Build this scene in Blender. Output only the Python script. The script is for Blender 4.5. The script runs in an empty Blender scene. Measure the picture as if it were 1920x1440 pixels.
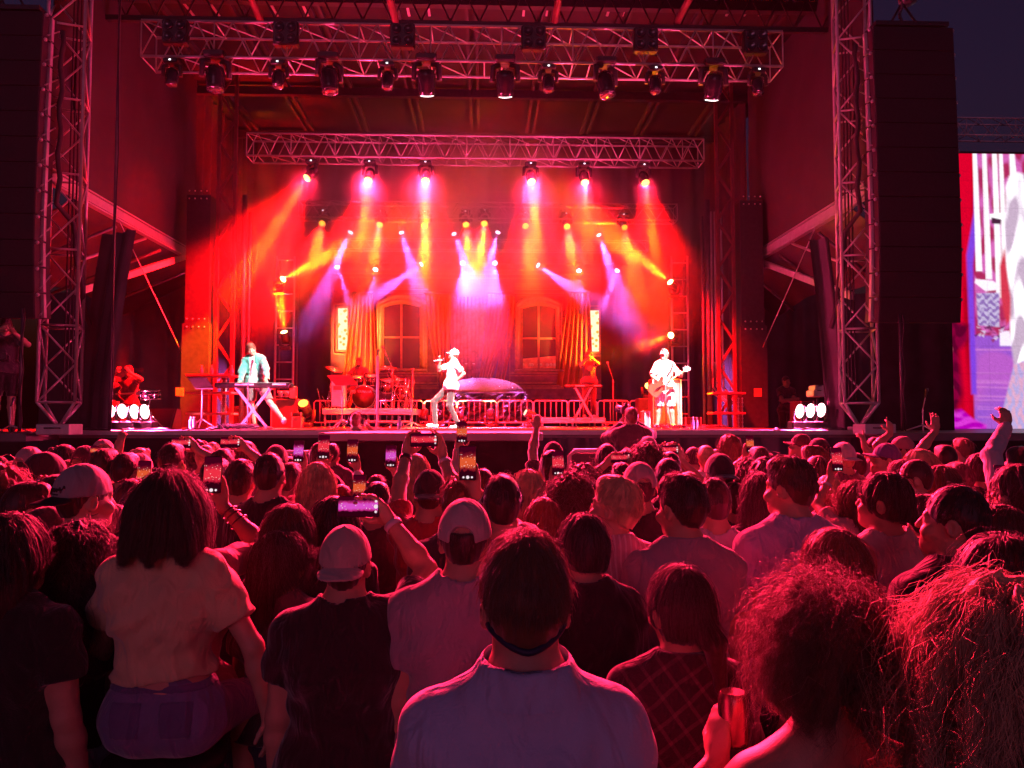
import bpy, math, random
import numpy as np
from mathutils import Vector, Matrix
R = math.radians
RNG = random.Random(7)
scene = bpy.context.scene
COL = scene.collection

# ------------------------------------------------------------------ camera
CAM = Vector((0.0, 0.0, 2.05))
PITCH, YAW, FPX = R(2.77), R(-2.0), 1450.0      # photograph is 1920 x 1440
cam_data = bpy.data.cameras.new("camera")
cam = bpy.data.objects.new("camera", cam_data)
COL.objects.link(cam)
cam_data.sensor_width = 36.0
cam_data.lens = 36.0 * FPX / 1920.0
cam_data.clip_start = 0.05
cam_data.clip_end = 3000
cam.location = CAM
cam.rotation_euler = (R(90) + PITCH, 0, YAW)
scene.camera = cam
_RM = cam.rotation_euler.to_matrix()

def ray(px, py):
    return _RM @ Vector(((px - 960) / FPX, (720 - py) / FPX, -1.0))

def at(px, py, Y):
    """World point that lies on the plane y = Y behind a pixel of the photograph."""
    d = ray(px, py)
    return CAM + d * (Y / d.y)

def onz(px, py, z):
    d = ray(px, py)
    return CAM + d * ((z - CAM.z) / d.z)

def pxm(Y):
    return Y / FPX            # metres per photo pixel at a depth

# ------------------------------------------------------------------ world and exposure
world = bpy.data.worlds.new("World")
scene.world = world
world.use_nodes = True
wn = world.node_tree
sky = wn.nodes.new("ShaderNodeTexSky")
sky.sky_type = 'NISHITA'
sky.sun_disc = False
sky.sun_elevation = R(-2.0)
sky.sun_rotation = R(180)
sky.altitude = 100
dusk = wn.nodes.new("ShaderNodeMix"); dusk.data_type = 'RGBA'; dusk.blend_type = 'MULTIPLY'
dusk.inputs[0].default_value = 1; dusk.inputs[7].default_value = (.50, .34, .95, 1)      # late dusk, violet blue
wn.links.new(sky.outputs[0], dusk.inputs[6])
wn.links.new(dusk.outputs[2], wn.nodes["Background"].inputs[0])
wn.nodes["Background"].inputs[1].default_value = 0.15
# added pink fill from behind the crowd, imitating a front-of-house wash
_sun = bpy.data.lights.new("front_fill", 'SUN'); _sun.energy = .22; _sun.angle = R(25); _sun.color = (1, .24, .52)
_so = bpy.data.objects.new("front_fill", _sun); COL.objects.link(_so)
_so.rotation_euler = (R(90 - 14), 0, R(-6))
scene.view_settings.view_transform = 'Standard'
scene.view_settings.look = 'None'
scene.view_settings.gamma = 1
scene.view_settings.exposure = 0.0
scene.cycles.use_denoising = True
scene.cycles.max_bounces = 4
scene.cycles.diffuse_bounces = 2
scene.cycles.glossy_bounces = 2
scene.cycles.transmission_bounces = 3
scene.cycles.transparent_max_bounces = 8
scene.cycles.volume_bounces = 0
scene.cycles.sample_clamp_indirect = 3.0
scene.cycles.caustics_reflective = False
scene.cycles.caustics_refractive = False

# ------------------------------------------------------------------ mesh building
class MB:
    """Collects boxes, bars, tubes and lofts; build() links them as ONE mesh object."""
    def __init__(s):
        s.v, s.f, s.sm = [], [], []
    def add(s, vs, fs, smooth=False):
        o = len(s.v)
        s.v += [tuple(p) for p in vs]
        s.f += [tuple(i + o for i in f) for f in fs]
        s.sm += [smooth] * len(fs)
        return s
    def box(s, c, size, rot=None):
        x, y, z = (k / 2 for k in size)
        vs = [Vector((a, b, d)) for d in (-z, z) for b in (-y, y) for a in (-x, x)]
        if rot is not None:
            m = rot if isinstance(rot, Matrix) else Matrix.Rotation(rot, 3, 'Z')
            vs = [m @ p for p in vs]
        c = Vector(c)
        return s.add([p + c for p in vs], [(0, 2, 3, 1), (4, 5, 7, 6), (0, 1, 5, 4), (2, 6, 7, 3), (0, 4, 6, 2), (1, 3, 7, 5)])
    def rbox(s, c, size, r=0.01, rot=None):
        """box with bevelled edges along its three axes (chamfered)"""
        x, y, z = (k / 2 for k in size)
        r = min(r, x * .9, y * .9, z * .9)
        rings = []
        for zz, q in ((-z, r), (-z + r, 0), (z - r, 0), (z, r)):
            a, b = x - q, y - q
            e = r
            rings.append([(-a + e, -b, zz), (a - e, -b, zz), (a, -b + e, zz), (a, b - e, zz), (a - e, b, zz), (-a + e, b, zz), (-a, b - e, zz), (-a, -b + e, zz)])
        m = None
        if rot is not None:
            m = rot if isinstance(rot, Matrix) else Matrix.Rotation(rot, 3, 'Z')
        c = Vector(c)
        rings = [[(m @ Vector(p) if m else Vector(p)) + c for p in g] for g in rings]
        return s.loft(rings, cap=True, smooth=False)
    def bar(s, p0, p1, w, h=None, up=(0, 0, 1)):
        p0, p1 = Vector(p0), Vector(p1)
        h = h or w
        d = (p1 - p0)
        L = d.length
        d.normalize()
        up = Vector(up)
        if abs(d.dot(up)) > .98: up = Vector((0, 1, 0))
        x = d.cross(up).normalized()
        z = x.cross(d)
        m = Matrix((x, d, z)).transposed()
        return s.box((p0 + p1) / 2, (w, L, h), m)
    def tube(s, p0, p1, r, n=6, r1=None, cap=True, smooth=True):
        p0, p1 = Vector(p0), Vector(p1)
        return s.pipe([p0, p1], [r, r if r1 is None else r1], n, cap, smooth)
    def pipe(s, pts, r, n=6, cap=True, smooth=True):
        pts = [Vector(p) for p in pts]
        rs = r if isinstance(r, (list, tuple)) else [r] * len(pts)
        rings = []
        t0 = (pts[1] - pts[0]).normalized()
        x = t0.orthogonal().normalized()
        for i, p in enumerate(pts):
            a, b = pts[max(i - 1, 0)], pts[min(i + 1, len(pts) - 1)]
            t = (b - a).normalized()
            x = (x - t * x.dot(t))
            x = x.normalized() if x.length > 1e-6 else t.orthogonal().normalized()
            y = t.cross(x)
            rings.append([p + (x * math.cos(2 * math.pi * k / n) + y * math.sin(2 * math.pi * k / n)) * rs[i] for k in range(n)])
        return s.loft(rings, cap, smooth)
    def loft(s, rings, cap=True, smooth=True, close=True):
        n = len(rings[0])
        o = [p for g in rings for p in g]
        fs = []
        m = n if close else n - 1
        for i in range(len(rings) - 1):
            for k in range(m):
                a, b = i * n + k, i * n + (k + 1) % n
                fs.append((a, b, b + n, a + n))
        s.add(o, fs, smooth)
        if cap and close:
            off = len(s.v) - len(o)
            s.f.append(tuple(off + k for k in reversed(range(n)))); s.sm.append(False)
            s.f.append(tuple(off + (len(rings) - 1) * n + k for k in range(n))); s.sm.append(False)
        return s
    def lathe(s, c, prof, n=16, axis=(0, 0, 1), cap=True, smooth=True):
        """prof: list of (radius, height along axis)"""
        a = Vector(axis).normalized()
        x = a.orthogonal().normalized(); y = a.cross(x); c = Vector(c)
        rings = [[c + a * h + (x * math.cos(2 * math.pi * k / n) + y * math.sin(2 * math.pi * k / n)) * max(r, 1e-4) for k in range(n)] for r, h in prof]
        return s.loft(rings, cap, smooth)
    def ell(s, c, rad, nu=12, nv=8, rot=None):
        c = Vector(c)
        rings = []
        for j in range(nv + 1):
            t = math.pi * (j + .02 * (j == 0) - .02 * (j == nv)) / nv - math.pi / 2
            g = []
            for k in range(nu):
                p = Vector((rad[0] * math.cos(t) * math.cos(2 * math.pi * k / nu), rad[1] * math.cos(t) * math.sin(2 * math.pi * k / nu), rad[2] * math.sin(t)))
                g.append((rot @ p if rot else p) + c)
            rings.append(g)
        return s.loft(rings, True, True)
    def sheet(s, grid, smooth=True):
        """grid of points [rows][cols] -> quads"""
        n = len(grid[0])
        fs = [(i * n + k, i * n + k + 1, (i + 1) * n + k + 1, (i + 1) * n + k) for i in range(len(grid) - 1) for k in range(n - 1)]
        return s.add([p for g in grid for p in g], fs, smooth)
    def slab(s, grid, t):
        """sheet with thickness along the given offset vector"""
        t = Vector(t)
        s.sheet(grid)
        g2 = [[Vector(p) + t for p in reversed(g)] for g in grid]
        s.sheet(g2)
        ring = [Vector(p) for p in grid[0]] + [Vector(g[-1]) for g in grid[1:-1]] + [Vector(p) for p in reversed(grid[-1])] + [Vector(g[0]) for g in reversed(grid[1:-1])]
        n = len(ring)
        s.add(ring + [p + t for p in ring], [(k, k + n, (k + 1) % n + n, (k + 1) % n) for k in range(n)], False)
        return s
    def prism(s, poly, t):
        """planar polygon extruded along vector t"""
        t = Vector(t); n = len(poly); poly = [Vector(p) for p in poly]
        s.add(poly + [p + t for p in poly], [tuple(range(n)), tuple(reversed(range(n, 2 * n)))] + [(k, k + n, (k + 1) % n + n, (k + 1) % n) for k in range(n)], False)
        return s
    def build(s, name, m, parent=None, local=False):
        me = bpy.data.meshes.new(name)
        vs = s.v
        if parent is not None and not local:
            o = wloc(parent)
            vs = [(p[0] - o.x, p[1] - o.y, p[2] - o.z) for p in vs]
        me.from_pydata(vs, [], s.f)
        me.polygons.foreach_set("use_smooth", s.sm)
        if m is not None:
            me.materials.append(m)
        me.update()
        return link(name, me, parent)

def link(name, data, parent=None):
    o = bpy.data.objects.new(name, data)
    COL.objects.link(o)
    if parent is not None:
        o.parent = parent
    return o

def np_mesh(name, V, F, m, parent=None, smooth=True):
    """V float array (n,3); F int array (k,3|4) -> linked mesh object"""
    me = bpy.data.meshes.new(name)
    V = np.asarray(V, np.float32); F = np.asarray(F, np.int32)
    k = F.shape[1]
    me.vertices.add(len(V)); me.vertices.foreach_set("co", V.ravel())
    me.loops.add(F.size); me.loops.foreach_set("vertex_index", F.ravel())
    me.polygons.add(len(F)); me.polygons.foreach_set("loop_start", np.arange(0, F.size, k, dtype=np.int32))
    me.polygons.foreach_set("use_smooth", np.full(len(F), smooth))
    me.update(calc_edges=True)
    if m is not None: me.materials.append(m)
    return link(name, me, parent)

def wloc(o):
    p = Vector((0, 0, 0))
    while o is not None:
        p = p + Vector(o.location); o = o.parent
    return p

def tag(o, label=None, cat=None, group=None, kind=None):
    if label: o["label"] = label
    if cat: o["category"] = cat
    if group: o["group"] = group
    if kind: o["kind"] = kind
    return o

def thing(name, label, cat, loc=(0, 0, 0), group=None, rz=0):
    o = bpy.data.objects.new(name, None)
    COL.objects.link(o)
    o.location = loc
    o.rotation_euler.z = rz
    o.empty_display_size = 0.1
    return tag(o, label, cat, group)

def copy_tree(o, parent=None):
    c = o.copy()
    COL.objects.link(c)
    if parent is not None:
        c.parent = parent
    for ch in list(o.children):
        copy_tree(ch, c)
    return c

def aim(o, d, roll=0):
    """turn an object so that its local -Z looks along d (as a lamp does)"""
    o.rotation_mode = 'QUATERNION'
    o.rotation_quaternion = Vector(d).to_track_quat('-Z', 'Y')

# ------------------------------------------------------------------ materials
def mat(name, col, rough=.6, metal=0, spec=.5, var=.15, scale=6.0, bump=0, bscale=60, sheen=0, coat=0, fold=0):
    m = bpy.data.materials.new(name)
    m.use_nodes = True
    t = m.node_tree; b = t.nodes["Principled BSDF"]
    b.inputs["Roughness"].default_value = rough
    b.inputs["Metallic"].default_value = metal
    b.inputs["Specular IOR Level"].default_value = spec
    if sheen:
        b.inputs["Sheen Weight"].default_value = sheen
    if coat:
        b.inputs["Coat Weight"].default_value = coat
    tc = t.nodes.new("ShaderNodeTexCoord")
    nz = t.nodes.new("ShaderNodeTexNoise"); nz.inputs["Scale"].default_value = scale; nz.inputs["Detail"].default_value = 4
    t.links.new(tc.outputs["Object"], nz.inputs["Vector"])
    rp = t.nodes.new("ShaderNodeValToRGB")
    rp.color_ramp.elements[0].position = .3; rp.color_ramp.elements[1].position = .7
    rp.color_ramp.elements[0].color = (*[c * (1 - var) for c in col], 1)
    rp.color_ramp.elements[1].color = (*[min(1, c * (1 + var)) for c in col], 1)
    t.links.new(nz.outputs[0], rp.inputs[0]); t.links.new(rp.outputs[0], b.inputs["Base Color"])
    if bump:
        n2 = t.nodes.new("ShaderNodeTexNoise"); n2.inputs["Scale"].default_value = bscale; n2.inputs["Detail"].default_value = 3
        t.links.new(tc.outputs["Object"], n2.inputs["Vector"])
        bp = t.nodes.new("ShaderNodeBump"); bp.inputs["Strength"].default_value = bump; bp.inputs["Distance"].default_value = .01
        t.links.new(n2.outputs[0], bp.inputs["Height"]); t.links.new(bp.outputs[0], b.inputs["Normal"])
        if fold:      # soft creases running down the cloth
            mp = t.nodes.new("ShaderNodeMapping"); mp.inputs["Scale"].default_value = (1, 1, .45); mp.inputs["Rotation"].default_value = (.3, .25, 0)
            n3 = t.nodes.new("ShaderNodeTexNoise"); n3.inputs["Scale"].default_value = 11; n3.inputs["Detail"].default_value = 2; n3.inputs["Distortion"].default_value = 1.2
            t.links.new(tc.outputs["Object"], mp.inputs[0]); t.links.new(mp.outputs[0], n3.inputs["Vector"])
            b3 = t.nodes.new("ShaderNodeBump"); b3.inputs["Strength"].default_value = fold; b3.inputs["Distance"].default_value = .05
            t.links.new(n3.outputs[0], b3.inputs["Height"]); t.links.new(b3.outputs[0], bp.inputs["Normal"])
    return m

def emit(name, col, strength):
    m = bpy.data.materials.new(name)
    m.use_nodes = True
    t = m.node_tree
    t.nodes.remove(t.nodes["Principled BSDF"])
    e = t.nodes.new("ShaderNodeEmission")
    e.inputs[0].default_value = (*col, 1); e.inputs[1].default_value = strength
    t.links.new(e.outputs[0], t.nodes["Material Output"].inputs[0])
    return m

M = {}
M['alu'] = mat('aluminium', (.60, .58, .58), .4, .25, var=.1, scale=9)
M['steel'] = mat('dark steel', (.12, .12, .13), .5, .6, var=.2)
M['black'] = mat('black paint', (.022, .022, .024), .45, 0, var=.3, scale=12)
M['blackgloss'] = mat('black gloss plastic', (.02, .02, .022), .22, 0, var=.2)
M['blackcloth'] = mat('black drape', (.02, .018, .02), .9, 0, spec=.2, var=.35, scale=3, bump=.3, bscale=25, sheen=.15)
M['tarp'] = mat('black tarpaulin', (.045, .04, .045), .55, 0, spec=.5, var=.35, scale=1.5, bump=.5, bscale=5)
M['rubber'] = mat('black rubber', (.03, .03, .03), .8, var=.2)
M['chrome'] = mat('chrome', (.8, .8, .8), .18, 1, var=.05)
M['white'] = mat('white plastic', (.75, .75, .75), .4, var=.06)
# ------------------------------------------------------------------ haze: one closed box of even air round camera and scene
hz = MB().box((0, 12, 9), (90, 90, 24))
hm = bpy.data.materials.new("haze air"); hm.use_nodes = True
_t = hm.node_tree; _t.nodes.remove(_t.nodes["Principled BSDF"])
_v = _t.nodes.new("ShaderNodeVolumePrincipled")
_v.inputs["Color"].default_value = (.92, .9, .92, 1)
_v.inputs["Density"].default_value = 0.0001
_v.inputs["Anisotropy"].default_value = 0.25
_t.links.new(_v.outputs[0], _t.nodes["Material Output"].inputs["Volume"])
tag(hz.build("haze", hm), kind="stuff")
# theatrical smoke that hangs between the trusses and the rear drape, in drifting clouds
sm = bpy.data.materials.new("stage smoke"); sm.use_nodes = True
_t = sm.node_tree; _t.nodes.remove(_t.nodes["Principled BSDF"])
_v = _t.nodes.new("ShaderNodeVolumePrincipled")
_v.inputs["Color"].default_value = (.95, .93, .95, 1)
_v.inputs["Anisotropy"].default_value = 0.2
_tc = _t.nodes.new("ShaderNodeTexCoord")
_n = _t.nodes.new("ShaderNodeTexNoise"); _n.inputs["Scale"].default_value = .62; _n.inputs["Detail"].default_value = 4; _n.inputs["Distortion"].default_value = .6
_t.links.new(_tc.outputs["Object"], _n.inputs["Vector"])
_r = _t.nodes.new("ShaderNodeMapRange"); _r.inputs[1].default_value = .38; _r.inputs[2].default_value = .66; _r.inputs[3].default_value = .14; _r.inputs[4].default_value = .52
_t.links.new(_n.outputs[0], _r.inputs[0])
_sx = _t.nodes.new("ShaderNodeSeparateXYZ"); _t.links.new(_tc.outputs["Object"], _sx.inputs[0])
_z = _t.nodes.new("ShaderNodeMapRange"); _z.interpolation_type = 'SMOOTHSTEP'          # smoke gathers under the trusses
_z.inputs[1].default_value = 5.0; _z.inputs[2].default_value = 6.9; _z.inputs[3].default_value = .03; _z.inputs[4].default_value = 1.0
def _mth(op, a, b):
    n = _t.nodes.new("ShaderNodeMath"); n.operation = op
    for i, q in enumerate((a, b)):
        if isinstance(q, (int, float)): n.inputs[i].default_value = q
        else: _t.links.new(q, n.inputs[i])
    return n.outputs[0]
_side = _mth('MULTIPLY', _mth('MAXIMUM', _mth('SUBTRACT', _mth('ABSOLUTE', _mth('ADD', _sx.outputs["X"], .55), 0.), 3.6), 0.), 1.5)     # hangs lower at the sides
_t.links.new(_mth('ADD', _sx.outputs["Z"], _side), _z.inputs[0])
_m = _t.nodes.new("ShaderNodeMath"); _m.operation = 'MULTIPLY'
_t.links.new(_r.outputs[0], _m.inputs[0]); _t.links.new(_z.outputs[0], _m.inputs[1])
_q = _t.nodes.new("ShaderNodeVectorMath"); _q.operation = 'SUBTRACT'; _q.inputs[1].default_value = (-.5, 19.8, 6.4)
_w = _t.nodes.new("ShaderNodeVectorMath"); _w.operation = 'DIVIDE'; _w.inputs[1].default_value = (8.4, 4.0, 4.1)
_l = _t.nodes.new("ShaderNodeVectorMath"); _l.operation = 'LENGTH'
_e = _t.nodes.new("ShaderNodeMapRange"); _e.interpolation_type = 'SMOOTHSTEP'; _e.inputs[1].default_value = .99; _e.inputs[2].default_value = .3; _e.inputs[3].default_value = 0; _e.inputs[4].default_value = 1
_t.links.new(_tc.outputs["Object"], _q.inputs[0]); _t.links.new(_q.outputs[0], _w.inputs[0]); _t.links.new(_w.outputs[0], _l.inputs[0]); _t.links.new(_l.outputs["Value"], _e.inputs[0])
_k = _t.nodes.new("ShaderNodeMath"); _k.operation = 'MULTIPLY'
_t.links.new(_m.outputs[0], _k.inputs[0]); _t.links.new(_e.outputs[0], _k.inputs[1])
_t.links.new(_k.outputs[0], _v.inputs["Density"])
_t.links.new(_v.outputs[0], _t.nodes["Material Output"].inputs["Volume"])
sb = MB().ell((-.5, 19.8, 6.4), (8.4, 4.0, 4.1), 32, 20)
tag(sb.build("stage_smoke", sm), kind="stuff")
scene.cycles.volume_step_rate = 1.0
scene.cycles.volume_max_steps = 128

def spot(name, loc, d, col, power, angle, blend=.5, radius=.06, parent=None, gobo=None):
    l = bpy.data.lights.new(name, 'SPOT')
    l.color = col; l.energy = power; l.spot_size = R(angle); l.spot_blend = blend; l.shadow_soft_size = radius
    o = bpy.data.objects.new(name, l)
    COL.objects.link(o)
    if parent is not None:
        o.parent = parent
        loc = Vector(loc) - wloc(parent)
    o.location = loc
    aim(o, d)
    return o
# ------------------------------------------------------------------ setting: ground, stage decks, roof and drapes
SZ = 1.90                                     # stage floor height
M['asphalt'] = mat('asphalt', (.05, .048, .05), .85, var=.3, scale=3, bump=.4, bscale=80)
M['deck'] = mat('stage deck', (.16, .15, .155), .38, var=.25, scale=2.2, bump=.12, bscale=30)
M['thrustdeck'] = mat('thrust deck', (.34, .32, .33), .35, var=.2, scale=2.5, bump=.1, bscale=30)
M['scrim'] = mat('side scrim', (.03, .025, .028), .75, var=.3, scale=.9, bump=.35, bscale=4)
M['roofskin'] = mat('roof skin', (.008, .007, .008), .7, var=.3, scale=.7, bump=.3, bscale=3)
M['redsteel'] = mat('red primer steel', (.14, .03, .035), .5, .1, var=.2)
M['backdrape'] = mat('rear drape', (.03, .018, .02), .85, var=.3, scale=1.2, bump=.4, bscale=4)

g = MB().box((0, 40, -.1), (400, 400, .2)); tag(g.build("ground", M['asphalt']), kind="structure")

def fold_sheet(p0, p1, z0, z1, n=40, amp=.05, per=.35, seed=0, normal=(0, -1, 0), rows=7, taper=0.0):
    """hanging cloth: folds running down between two points"""
    rr = random.Random(seed)
    p0, p1 = Vector(p0), Vector(p1); nrm = Vector(normal)
    L = (p1 - p0).length
    ph = [rr.uniform(0, 6.28) for _ in range(4)]
    grid = []
    for j in range(rows):
        t = j / (rows - 1)
        row = []
        for k in range(n + 1):
            u = k / n
            s = u * L
            a = amp * (.6 + .4 * t)
            off = a * (math.sin(2 * math.pi * s / per + ph[0] + .6 * math.sin(t * 2 + s)) + .45 * math.sin(2 * math.pi * s / (per * .57) + ph[1] + t) + .5 * math.sin(2 * math.pi * s / (per * 2.7) + ph[2]))
            p = p0.lerp(p1, u)
            row.append(Vector((p.x, p.y, z0 + (z1 - z0) * t)) + nrm * off)
        grid.append(row)
    return grid

# decks
d = MB(); d.box((-.3, 18.2, SZ - .06), (13.2, 10.8, .12)); tag(d.build("stage_floor", M['deck']), kind="structure")
d = MB(); d.box((-8.95, 17.2, SZ - .09), (4.1, 10.6, .12)); tag(d.build("stage_wing_floor", M['deck']), kind="structure")
d = MB(); d.box((10.45, 17.0, SZ - .09), (8.3, 10.2, .12)); tag(d.build("stage_wing_floor", M['deck']), kind="structure")
th = thing("thrust_stage", "low runway block pushing out from the stage into the crowd, pale lit top", "thrust stage", (-.7, 11, 0))
a0, a1 = at(597, 816, 9.5), at(1018, 815, 9.5)
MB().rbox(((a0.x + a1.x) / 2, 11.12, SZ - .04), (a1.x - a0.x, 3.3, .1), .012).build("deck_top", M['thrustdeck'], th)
sk = MB()
for gx in (fold_sheet((a0.x + .03, 9.53, 0), (a1.x - .03, 9.53, 0), 0, SZ - .09, 50, .012, .5, 3),
           fold_sheet((a0.x + .03, 12.6, 0), (a0.x + .03, 9.53, 0), 0, SZ - .09, 30, .012, .5, 4, (-1, 0, 0)),
           fold_sheet((a1.x - .03, 9.53, 0), (a1.x - .03, 12.6, 0), 0, SZ - .09, 30, .012, .5, 5, (1, 0, 0))):
    sk.sheet(gx)
sk.build("skirt", M['blackcloth'], th)
MB().box(((a0.x + a1.x) / 2, 11.1, .9), (a1.x - a0.x - .2, 2.9, 1.78)).build("frame", M['steel'], th)

def skirt(name, lab, x0, x1, y, z1, seed, m, amp=.03):
    s = MB(); s.sheet(fold_sheet((x0, y, 0), (x1, y, 0), 0, z1, int((x1 - x0) * 14), amp, .42, seed))
    return tag(s.build(name, m), lab, "stage skirt")
M['skirtblue'] = mat('shiny stage skirt', (.05, .05, .065), .5, var=.3, scale=3, bump=.4, bscale=12, sheen=.3)
skirt("stage_skirt", "black cloth skirt hiding the stage front left of the runway", -6.9, -2.1, 12.78, SZ - .12, 11, M['blackcloth'])
skirt("stage_skirt", "shiny wrinkled dark skirt along the stage front right of the runway", .75, 6.3, 12.78, SZ - .12, 12, M['skirtblue'], .035)
skirt("stage_skirt", "plain black skirt below the wing under the video screen", 6.3, 14.6, 11.9, SZ - .16, 13, M['blackcloth'], .02)
skirt("stage_skirt", "black skirt below the far left stage wing", -11, -6.9, 11.9, SZ - .16, 14, M['blackcloth'], .02)
for x0, x1, lab in ((-6.9, 6.3, "pale metal edge strip along the front lip of the main stage"),):
    e = MB().box(((x0 + x1) / 2, 12.77, SZ - .035), (x1 - x0, .04, .07)); tag(e.build("edge_strip", M['alu']), lab, "edge strip")

# roof skin with rafters
rf = thing("stage_roof", "dark ribbed stage roof seen from below with pairs of pale rafters", "roof", (-.3, 17.5, 10.6))
MB().box((-.3, 18.0, 10.75), (15.5, 12.4, .12)).build("skin", M['roofskin'], rf)
for k in range(-4, 5):
    x = -.3 + k * 1.62
    r_ = MB()
    for dx in (-.1, .1):
        r_.box((x + dx, 18.0, 10.62), (.07, 12.0, .12))
    r_.build("rafter", M['rubber'], rf)
for y in (12.6, 15.2, 19.6, 22.6):
    p = MB().box((-.3, y, 10.48), (15.2, .16, .2)); p.build("purlin", M['black'], rf)
# strut pairs hanging below the roof near the front, the big pale pipes of the photo's upper edge
for px0, px1 in ((455, 490), (722, 742), (1055, 1040), (1312, 1270)):
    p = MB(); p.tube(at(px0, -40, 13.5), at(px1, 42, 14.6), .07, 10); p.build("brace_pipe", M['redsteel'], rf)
# w-lattice beam along the roof front
lb = MB()
for k in range(26):
    x0 = -7.4 + k * .56
    lb.tube((x0, 14.6, 9.75), (x0 + .28, 14.6, 10.35), .018, 5); lb.tube((x0 + .28, 14.6, 10.35), (x0 + .56, 14.6, 9.75), .018, 5)
lb.build("lattice", M['black'], rf)
MB().box((-.3, 14.6, 9.7), (15.2, .1, .1)).build("lattice_chord", M['black'], rf)
st = MB()
for px in (335, 385, 500, 560, 760, 800, 985, 1030, 1150, 1180, 1385, 1420, 1450):
    q = at(px, -6, 15.4); c = at(px - (px - 910) * .05, 30, 15.4 + .5)
    st.bar(q, c, .05, .02)
st.build("strap", M['alu'], rf)

# rear drape and side walls
s = MB(); s.sheet(fold_sheet((-8.1, 23.6, 0), (7.6, 23.6, 0), 0, 10.65, 160, .07, .6, 21)); tag(s.build("rear_drape", M['backdrape']), "full height dark drape across the very back of the stage", "drape")
def side_wall(x, sgn, lab):
    t = thing("side_wall", lab, "side wall", (x, 15, 6.1))
    gr = []
    for j in range(9):
        z = 6.15 + (10.6 - 6.15) * j / 8
        row = []
        for k in range(25):
            y = 12.9 + (19.3 - 12.9) * k / 24
            bow = .16 * math.sin(math.pi * j / 8) * math.sin(math.pi * k / 24) + .025 * math.sin(k * 1.1 + j * .7) * math.sin(j * .9 + k * .3)
            row.append((x + sgn * bow, y, z))
        gr.append(row)
    MB().sheet(gr).build("scrim", M['scrim'], t)
    MB().bar((x, 12.4, 6.13), (x, 18.8, 6.13), .1, .16).bar((x, 12.4, 6.25), (x, 18.8, 6.25), .12, .03).bar((x, 12.4, 6.02), (x, 18.8, 6.02), .12, .03).build("rail", M['alu'], t)
    q0 = Vector((x, 13.9, 4.35)); q1 = Vector((x, 18.7, 6.0))
    MB().bar(q0, q1, .08, .13).build("brace", M['alu'], t)
    MB().tube((x, 13.9, 4.9), (x, 16.6, 5.95), .03, 8).build("strut", M['alu'], t)
    c = MB(); c.tube((x, 15.3, 6.1), (x + sgn * .3, 18.8, 3.0), .011, 5); c.tube((x + sgn * .3, 18.8, 3.0), (x + sgn * .3, 18.8, 2.75), .02, 5); c.build("guy_wire", M['white'], t)
    # rear half of the wall, drape-like, behind the column
    s = MB(); s.sheet(fold_sheet((x - sgn * .05, 19.5, 0), (x - sgn * .05, 23.5, 0), SZ, 10.6, 40, .05, .5, 5 + int(x), (-sgn, 0, 0)))
    s.build("rear_curtain", M['backdrape'], t)
    # strip of scrim stretched slack against the tower
    MB().slab([[(x + sgn * .35, 13.0, 9.2), (x + sgn * .3, 13.1, 9.2)], [(x + sgn * .1, 13.5, 7.6), (x, 13.6, 7.5)], [(x - sgn * .1, 14.2, 6.2), (x - sgn * .2, 14.3, 6.2)]], (0, .02, 0)).build("flap", M['scrim'], t)
    return t
side_wall(-7.25, 1, "left side wall of dark scrim above a steel rail and sloping braces")
side_wall(6.75, -1, "right side wall of dark scrim above a steel rail and sloping braces")

def hang(name, lab, p0, p1, z0, z1, seed, amp=.06, per=.4, m='tarp', normal=(0, -1, 0), pull=None):
    s = MB(); gr = fold_sheet(p0, p1, z0, z1, max(10, int((Vector(p1) - Vector(p0)).length * 14)), amp, per, seed, normal, 12)
    if pull:
        for j, row in enumerate(gr):
            t = j / 11
            for p in row:
                p.x += pull * (t ** 1.5)
    s.sheet(gr)
    return tag(s.build(name, M[m]), lab, "drape")
hang("side_drape", "loose black tarpaulin hanging beside the left tower, gathered towards its top", at(148, 790, 13.6), at(205, 790, 13.2), SZ, 5.3, 31, .06, .3, pull=.35)
hang("side_drape", "loose black tarpaulin hanging beside the right tower", at(1545, 790, 13.6), at(1590, 790, 13.3), SZ, 5.3, 32, .06, .3, pull=-.25)
hang("wing_drape", "flat black drape behind the microphone below the right speaker hang", at(1640, 790, 15.5), at(1790, 790, 15.5), SZ - .1, 5.5, 33, .02, .9, 'blackcloth')
hang("wing_drape", "black drape across the back of the left wing behind the man with a phone", (-10.4, 21, 0), (-7.2, 21, 0), 0, 6.2, 34, .06, .8, 'tarp')
hang("wing_drape", "black drape across the back of the right wing behind the crossed-arm man", (6.8, 21, 0), (11.5, 21, 0), 0, 5.6, 35, .06, .8, 'tarp')
# tent roof slopes of the wings
for sx, x, lab in ((-1, -7.3, "sloping dark tarpaulin roof over the left wing"), (1, 6.8, "sloping dark tarpaulin roof over the right wing")):
    wid = 2.4 if sx < 0 else 1.2
    gr = [[(x + sx * wid * u + .0, 14 + 7 * v, 6.02 - 1.0 * u + .12 * math.sin(9 * v + 2 * u) * u) for v in [k / 16 for k in range(17)]] for u in [k / 10 for k in range(11)]]
    t = thing("wing_canopy", lab, "canopy", (x, 17, 4))
    MB().slab(gr, (0, 0, .02)).build("sheet", M['tarp'], t)
    for v in (.2, .5, .8):
        MB().tube((x, 14 + 7 * v, 5.9), (x + sx * wid, 14 + 7 * v, 4.9), .035, 6).build("pole", M['steel'], t)

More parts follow.
